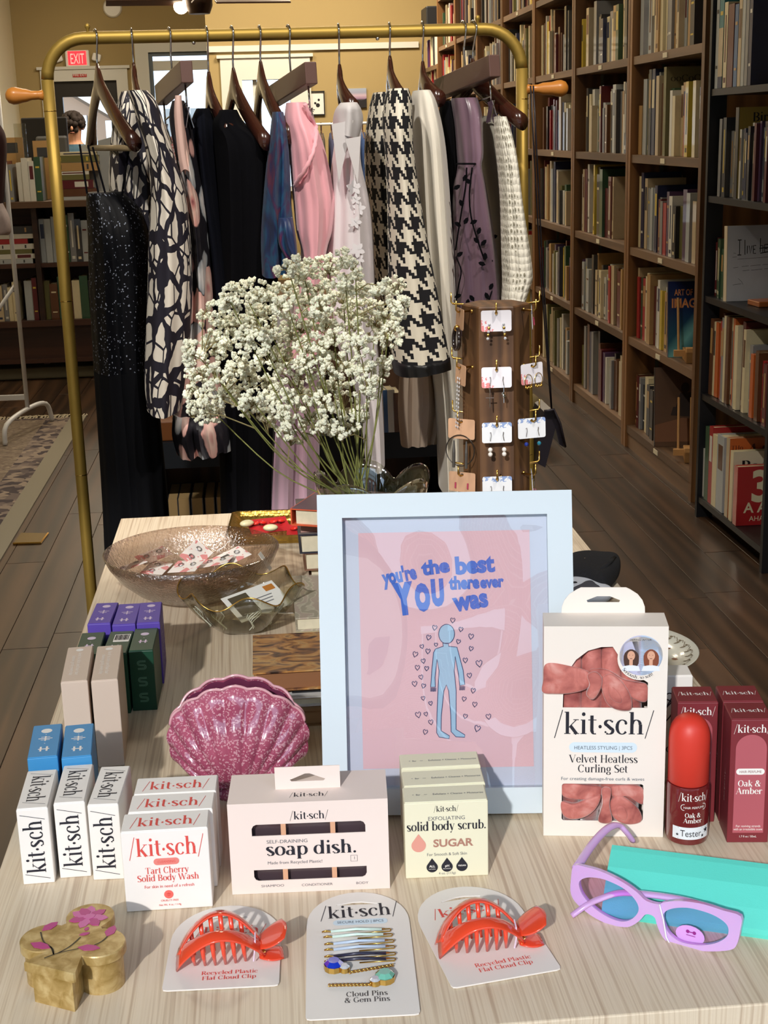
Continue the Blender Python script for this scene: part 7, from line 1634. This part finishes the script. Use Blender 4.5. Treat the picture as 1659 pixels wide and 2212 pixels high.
ob('plate', prism([(p.x - fpc.x, p.y - fpc.y) for p in fp], 0, .004), mat('dull_brass', '#6f5a2c', .45, .6), pl_o)
ob('bright_edge', tube([(p.x - fpc.x, p.y - fpc.y, .004) for p in fp[:3]], .004, 5), M_brass, pl_o)
# white clothes rack
wr = thing('white_clothes_rack', 'white tubular clothes rack standing on the rug at left', 'clothes rack', T(-1.185, 7.0, 0))
M_wm = mat('white_metal', '#d9dce0', .4)
ob('upright', tube([(0, 0, .12), (0, 0, 1.75)], .011, 10), M_wm, wr, True); ob('upright', tube([(-.9, 0, .12), (-.9, 0, 1.75)], .011, 10), M_wm, wr, True)
ob('top_rail', tube([(0, 0, 1.75), (-.9, 0, 1.75)], .011, 10), M_wm, wr, True); ob('lower_rail', xf(bbox(.9, .012, .028, .003), T(-.45, 0, .17)), M_wm, wr)
for x in (0, -.9): ob('foot', tube(smooth2([(x - .07, -.3, .01), (x - .06, -.27, .10), (x, 0, .125), (x + .06, .2, .11), (x + .075, .26, .01)], 5, False), .012, 10), M_wm, wr, True)
ob('brace', tube([(0, .02, .74), (-.45, .02, .18)], .009, 8), M_wm, wr, True)
def loose(name, lab, cat, lv, Y, dy, m, seed):
    p = ony(lv[0][1], lv[0][0], Y); t = thing(name, lab, cat, T(p.x, Y, p.z), 'clothes on the white rack'); panel('cloth', lv, Y, dy, m, t, 5, .2, seed); return t
loose('red_coat', 'dark red and black coat at the left edge', 'coat', [(268, -60, -2), (290, -60, 10), (330, -60, 14), (430, -60, 8), (470, -60, 2)], 6.98, .12, mat('dark_red_wool', '#35131a', .9), 41)
loose('lace_top', 'pale lace top below the red coat at the left edge', 'top', [(440, -60, 6), (470, -60, 20), (498, -60, 24), (508, -60, 18)], 6.95, .1, mat('pale_lace', '#b9adb0', .95, var=.2, vscale=60), 42)
# low wooden bookcase facing the camera
BY = 8.6
cb2 = thing('counter_bookcase', 'low dark wooden bookcase crowded with books at left', 'bookcase', T(-1.35, BY, 0))
M_dkw = wood_mat('dark_mahogany', '#241410', '#3a2118', '#4b2d20', 1.0, .5, 'X', False, 16, .03)
zt = 1.06
for x in (-.75, 0.02, .78): ob('side_panel', box(x, x + .03, 0, .38, .1, zt - .035), M_dkw, cb2)
ob('top_board', box(-.78, .84, -.04, .40, zt - .035, zt), mat('counter_top_wood', '#5a4332', .45), cb2)
for z in (.36, .70): ob('shelf', box(-.72, .78, .02, .37, z - .025, z), M_dkw, cb2)
ob('back_panel', box(-.75, .81, .37, .385, .1, zt - .035), M_dkw, cb2)
ob('base', box(-.76, .82, -.01, .37, .11, .335), M_dkw, cb2); ob('moulding', box(-.77, .83, -.03, .0, .33, .365), M_dkw, cb2); ob('moulding', box(-.77, .83, -.02, .0, .11, .135), M_dkw, cb2)
for x in (-.7, .72): ob('caster', mv(lathe([(0, 0), (.03, .0), (.035, .03), (.02, .11)], 12), x, .1, 0), M_black, cb2)
tag(ob('storage_tray', mv(bbox(1.35, .3, .07, .01), -1.35, BY + .2, .002), mat('pale_tray', '#6f6a58', .7)), 'long flat pale tray under the dark counter bookcase', 'tray')
bw_ = 'dark counter bookcase at left'
random.seed(90)
def frow(x0, x1, z, hr, tr, where, cols, y=BY + .03, group='books in the dark counter bookcase'):
    x = x0; i = 0
    while True:
        t = random.uniform(*tr)
        if x + t > x1: break
        i += 1; c = random.choice(cols); h = random.uniform(*hr); 
        book(T(x + t/2, y + random.uniform(0, .03), z + .001, 0, 0, pi/2), .18, t*.96, h, c, '%s book, %s from left, %s' % (c, nth(i), where), group); x += t
def fstack(x, z, items, where, y=BY + .04):
    for i, (w, t, c) in enumerate(items):
        o = book(T(x, y, z + .0005, 0, 0, pi/2) @ Matrix.Rotation(-pi/2, 4, 'X') @ T(0, 0, 0), .18, t*.96, w, c, '%s book lying %s from bottom, %s' % (c, nth(i + 1), where), 'books in the dark counter bookcase')
        o.matrix_world = Matrix.Translation((x, y, z + t/2 + .0005)) @ Matrix(((0, 0, 1, 0), (1, 0, 0, 0), (0, 1, 0, 0), (0, 0, 0, 1))) @ Matrix.Diagonal((.18, t*.96, w, 1)); z += t
frow(-1.62, -1.44, .36, (.2, .25), (.03, .045), 'bottom shelf, ' + bw_, ['cream', 'charcoal', 'beige', 'grey']); frow(-1.42, -.66, .36, (.2, .27), (.028, .05), 'right half of bottom shelf, ' + bw_, ['cream', 'charcoal', 'green', 'grey', 'brown', 'maroon', 'silver', 'olive'])
fstack(-1.57, .70, [(.22, .028, 'silver'), (.24, .03, 'white'), (.22, .026, 'olive'), (.24, .032, 'white'), (.2, .03, 'red'), (.24, .028, 'white'), (.25, .045, 'charcoal')], 'middle shelf, ' + bw_)
frow(-1.30, -.66, .70, (.24, .29), (.025, .04), 'right half of middle shelf, ' + bw_, ['silver', 'grey', 'charcoal', 'silver', 'green', 'white'])
frow(-1.60, -1.42, zt, (.19, .24), (.025, .035), 'left group on top of ' + bw_, ['maroon', 'tan', 'cream', 'charcoal', 'grey'])
frow(-1.40, -1.24, zt, (.22, .26), (.024, .04), 'middle group on top of ' + bw_, ['navy', 'green', 'cream', 'maroon', 'white'])
fstack(-1.20, zt, [(.26, .02, 'silver'), (.26, .045, 'brown'), (.24, .05, 'maroon'), (.22, .03, 'olive'), (.22, .02, 'white'), (.28, .05, 'tan'), (.28, .04, 'olive'), (.27, .02, 'cream')], 'tall pile on top of ' + bw_)
sb_ = thing('display_board', 'grey slanted display board on the counter bookcase', 'display board', T(-.86, BY + .1, zt, radians(-6), radians(-14)))
ob('panel', mv(bbox(.2, .012, .34, .003), 0, 0, .002), mat('grey_board_panel', '#8f9498', .6), sb_); ob('foot', box(-.1, .1, -.08, .006, 0, .01), MATS['grey_board_panel'], sb_)
for px, py, w, h, c, lab in ((92, 330, .1, .14, 'tan', 'small framed tan picture standing behind the counter books'), (22, 320, .16, .12, 'tan', 'tan cover book standing at the back of the counter')):
    p = ony(px, py, BY + .3); o = cover_book(T(p.x, BY + .28, zt + .001), w, p.z - zt + h/2, .02, BM[c], lab, 'picture'); print_on(o, flat(rrect(w*.6, .06, .002, 1, 0, p.z - zt)), BM['charcoal'], FRONT(0), 'printed_picture')
p = ony(45, 305, BY + .2); cy = thing('acrylic_stand', 'clear acrylic sign holder on the counter bookcase', 'sign holder', T(p.x, BY + .2, zt)); ob('acrylic_sheet', mv(bbox(.07, .006, p.z - zt + .1, .001), 0, 0, .001), M_clear, cy); ob('foot', box(-.035, .035, -.03, .03, 0, .004), M_clear, cy)
# till: counter, monitor, person
tl_ = thing('sales_counter', 'dark wooden sales counter behind the bookcase at left', 'counter', T(-1.5, 11.6, 0))
ob('counter_body', box(-.9, .9, .05, .6, 0, 1.0), M_dkw, tl_); ob('counter_top', box(-.94, .94, 0, .65, 1.0, 1.04), MATS['counter_top_wood'], tl_)
q0, q1 = ony(46, 268, 11.8), ony(150, 330, 11.8)
mo = thing('monitor', 'black computer monitor seen from behind on the sales counter', 'monitor', T((q0.x + q1.x)/2, 11.8, 1.04))
ob('screen_back', mv(bbox(q1.x - q0.x, .04, .44, .01), 0, 0, .10), M_black, mo); ob('stand', mv(bbox(.06, .06, .1, .005), 0, 0, .012), M_black, mo); ob('base', bbox(.25, .18, .012, .004), M_black, mo)
ob('rear_cover', mv(bbox((q1.x - q0.x)*.7, .03, .26, .02), .05, -.03, .14), mat('grey_monitor_back', '#55585c', .6), mo)
pp = ony(157, 262, 13.0)
pe = thing('person', 'person with dark curly hair in a blue shirt seated behind the counter', 'person', T(pp.x, 13.0, 0))
# one continuous seated figure
def figure():
    me = bpy.data.meshes.new('body'); pts = {'pel': (0, 0, .62), 'bel': (0, .02, .80), 'che': (0, .01, 1.10), 'sho': (0, 0, 1.27), 'nec': (0, -.01, 1.36), 'hed': (0, -.02, 1.45), 'top': (0, -.01, 1.56),
           'sl': (-.17, 0, 1.25), 'el': (-.24, -.08, .98), 'wl': (-.14, -.30, .98), 'sr': (.17, 0, 1.25), 'er': (.24, -.08, .98), 'wr': (.14, -.30, .98), 'hl': (-.1, -.02, .60), 'kl': (-.13, -.42, .58), 'al': (-.13, -.42, .12), 'fl': (-.13, -.55, .06), 'hr': (.1, -.02, .60), 'kr': (.13, -.42, .58), 'ar': (.13, -.42, .12), 'fr': (.13, -.55, .06)}
    rad = {'pel': .15, 'bel': .135, 'che': .15, 'sho': .10, 'nec': .055, 'hed': .085, 'top': .075, 'sl': .075, 'el': .05, 'wl': .032, 'sr': .075, 'er': .05, 'wr': .032, 'hl': .095, 'kl': .07, 'al': .045, 'fl': .04, 'hr': .095, 'kr': .07, 'ar': .045, 'fr': .04}
    E_ = 'pel-bel bel-che che-sho sho-nec nec-hed hed-top sho-sl sl-el el-wl sho-sr sr-er er-wr pel-hl hl-kl kl-al al-fl pel-hr hr-kr kr-ar ar-fr'.split(); k = list(pts)
    me.from_pydata([pts[i] for i in k], [tuple(k.index(x) for x in e.split('-')) for e in E_], [])
    o = link(bpy.data.objects.new('body', me), pe); o.modifiers.new('skin', 'SKIN'); 
    for i, n in enumerate(k): me.skin_vertices[0].data[i].radius = (rad[n], rad[n]*.85)
    me.skin_vertices[0].data[0].use_root = True
    sb = o.modifiers.new('s', 'SUBSURF'); sb.levels = 2; sb.render_levels = 2
    n_ = NT('figure_clothes', .8); z = n_.sep(n_.obj())[2]; n_.color(n_.ramp(n_.math('MULTIPLY', z, .6), [(0.0, '#20242c'), (.39, '#20242c'), (.40, '#34556b'), (.79, '#34556b'), (.80, '#b98a72')], 'CONSTANT')); me.materials.append(n_.m); return o
figure()
hg = []
random.seed(6)
for i in range(150):
    d = Vector((random.gauss(0, 1), random.gauss(0, 1) + .35, random.gauss(0, 1)*.8 + .55)).normalized(); c = Vector((0, -.005, 1.53)) + Vector((d.x*.085, d.y*.09, d.z*.085 - .02)); hg.append(sphere(.03, 6, 4, tuple(c)))
hz = pp.z - 1.53
o = ob('hair', join(*hg), mat('dark_brown_hair', '#1d1310', .8), pe, True)
sk_ = mat('skin_tone', '#b98a72', .6)
ob('nose', xf(sc(sphere(1, 8, 6), .012, .016, .02), T(0, -.105, 1.47)), sk_, pe, True)
for s in (-1, 1):
    ob('eye', sphere(.009, 8, 6, (s*.032, -.095, 1.495)), mat('eye_white', '#d8d2cc', .3), pe, True); ob('pupil', sphere(.005, 8, 6, (s*.032, -.1025, 1.495)), M_black, pe, True)
    ob('ear', xf(sc(sphere(1, 8, 6), .01, .018, .028), T(s*.085, .0, 1.48)), sk_, pe, True)
    hnd = []
    hnd.append(xf(sc(sphere(1, 10, 6), .035, .05, .014), T(s*.13, -.36, .985)))
    ob('hand', join(*hnd, *[tube([(s*(.105 + .018*k), -.39, .985), (s*(.105 + .018*k), -.43 - .01*(k in (1, 2)), .985), (s*(.105 + .018*k), -.455 - .012*(k in (1, 2)), .972)], [.009, .008, .007], 6) for k in range(4)], tube([(s*.10, -.34, .985), (s*.07, -.37, .985), (s*.06, -.395, .98)], [.010, .009, .007], 6)), sk_, pe, True)
ob('mouth', xf(sc(sphere(1, 8, 4), .022, .006, .006), T(0, -.1, 1.435)), mat('lip_tone', '#8f5a50', .5), pe, True)
pe.location.z = pp.z - 1.53 - .0
st_ = thing('stool', 'dark stool under the person behind the counter', 'stool', T(pp.x, 13.02, 0)); hs = pe.location.z + .62 - .15
ob('seat', mv(lathe([(0, 0), (.18, 0), (.19, .03), (.17, .05), (0, .055)], 20), 0, 0, hs - .05), M_black, st_, True)
for k in range(4): ob('leg', tube([(.1*cos(k*pi/2 + .8), .1*sin(k*pi/2 + .8), hs - .05), (.19*cos(k*pi/2 + .8), .19*sin(k*pi/2 + .8), 0)], .012, 8), M_black, st_)
for k, (px, py, w, h, c) in enumerate([(233, 372, .16, .05, 'teal')]):
    p = ony(px, py, 11.85); tag(ob('paper_tray', mv(bbox(w, .2, h, .008), p.x, 11.85, 1.041), BM[c]), 'small teal tray at the right of the sales counter', 'tray')
tag(ob('card_printer', mv(bbox(.2, .22, .22, .02), ony(238, 350, 12.05).x, 12.08, 1.041), M_black), 'black box-shaped machine on the sales counter', 'machine')
# rear clothes rail with blue shirts
rr_ = thing('white_clothes_rail', 'thin white clothes rail with dark hangers before the rear wall', 'clothes rack', T(.78, 13.4, 0)); zr = ony(740, 267, 13.4).z
ob('top_rail', tube([(-.3, 0, zr), (.62, 0, zr)], .012, 8), M_wm, rr_, True)
for x in (-.3, .62): ob('upright', tube([(x, 0, .02), (x, 0, zr)], .012, 8), M_wm, rr_); ob('foot', tube([(x, -.2, .012), (x, .2, .012)], .012, 8), M_wm, rr_)
random.seed(15)
for i in range(9):
    x = .52 + .095*i; c = ['#3a2f36', '#4a4540', '#2f3350', '#27406e', '#7f93b5', '#223a66', '#8a9cc0', '#2a3f6b', '#31466f'][i]
    t = thing('hanging_shirt', '%s shirt from left on the rear rail' % nth(i + 1), 'shirt', T(x, 13.4, zr), 'shirts on the rear rail')
    ob('hanger', tube([(0, 0, .015), (0, 0, -.06), (0, -.19, -.14), (0, -.19, -.15), (0, .19, -.15), (0, 0, -.06)], .007, 6), M_hang, t)
    m = mat('shirt_cloth_' + c, c, .85, var=.3, vscale=14); R = []
    for z, hw, th in ((-.08, .05, .02), (-.14, .2, .03), (-.3, .21, .035), (-.6, .21, .04), (-.8, .21, .035)): R.append([(th*cos(a), hw*sin(a), z) for a in [2*pi*j/14 for j in range(14)]])
    ob('shirt_body', loft(R, True, True, True), m, t, True)
# beige pouf near the shoulder bag
pf_ = thing('fabric_pouf', 'beige fabric pouf on the floor beyond the earring post', 'pouf', T(ony(1182, 890, 6.3).x - .17, 6.3, 0))
zc = ony(1165, 862, 6.15).z; ob('cushion', lathe([(0, 0), (.12, 0), (.15, .03), (.16, zc*.5), (.15, zc - .04), (.11, zc - .005), (0, zc)], 28), mat('olive_beige_fabric', '#8a7d5a', .95), pf_, True)
ob('piping', tube([(.15*cos(a), .15*sin(a), zc - .04) for a in [2*pi*i/28 for i in range(29)]], .006, 6), mat('olive_piping', '#6f6548', .95), pf_)
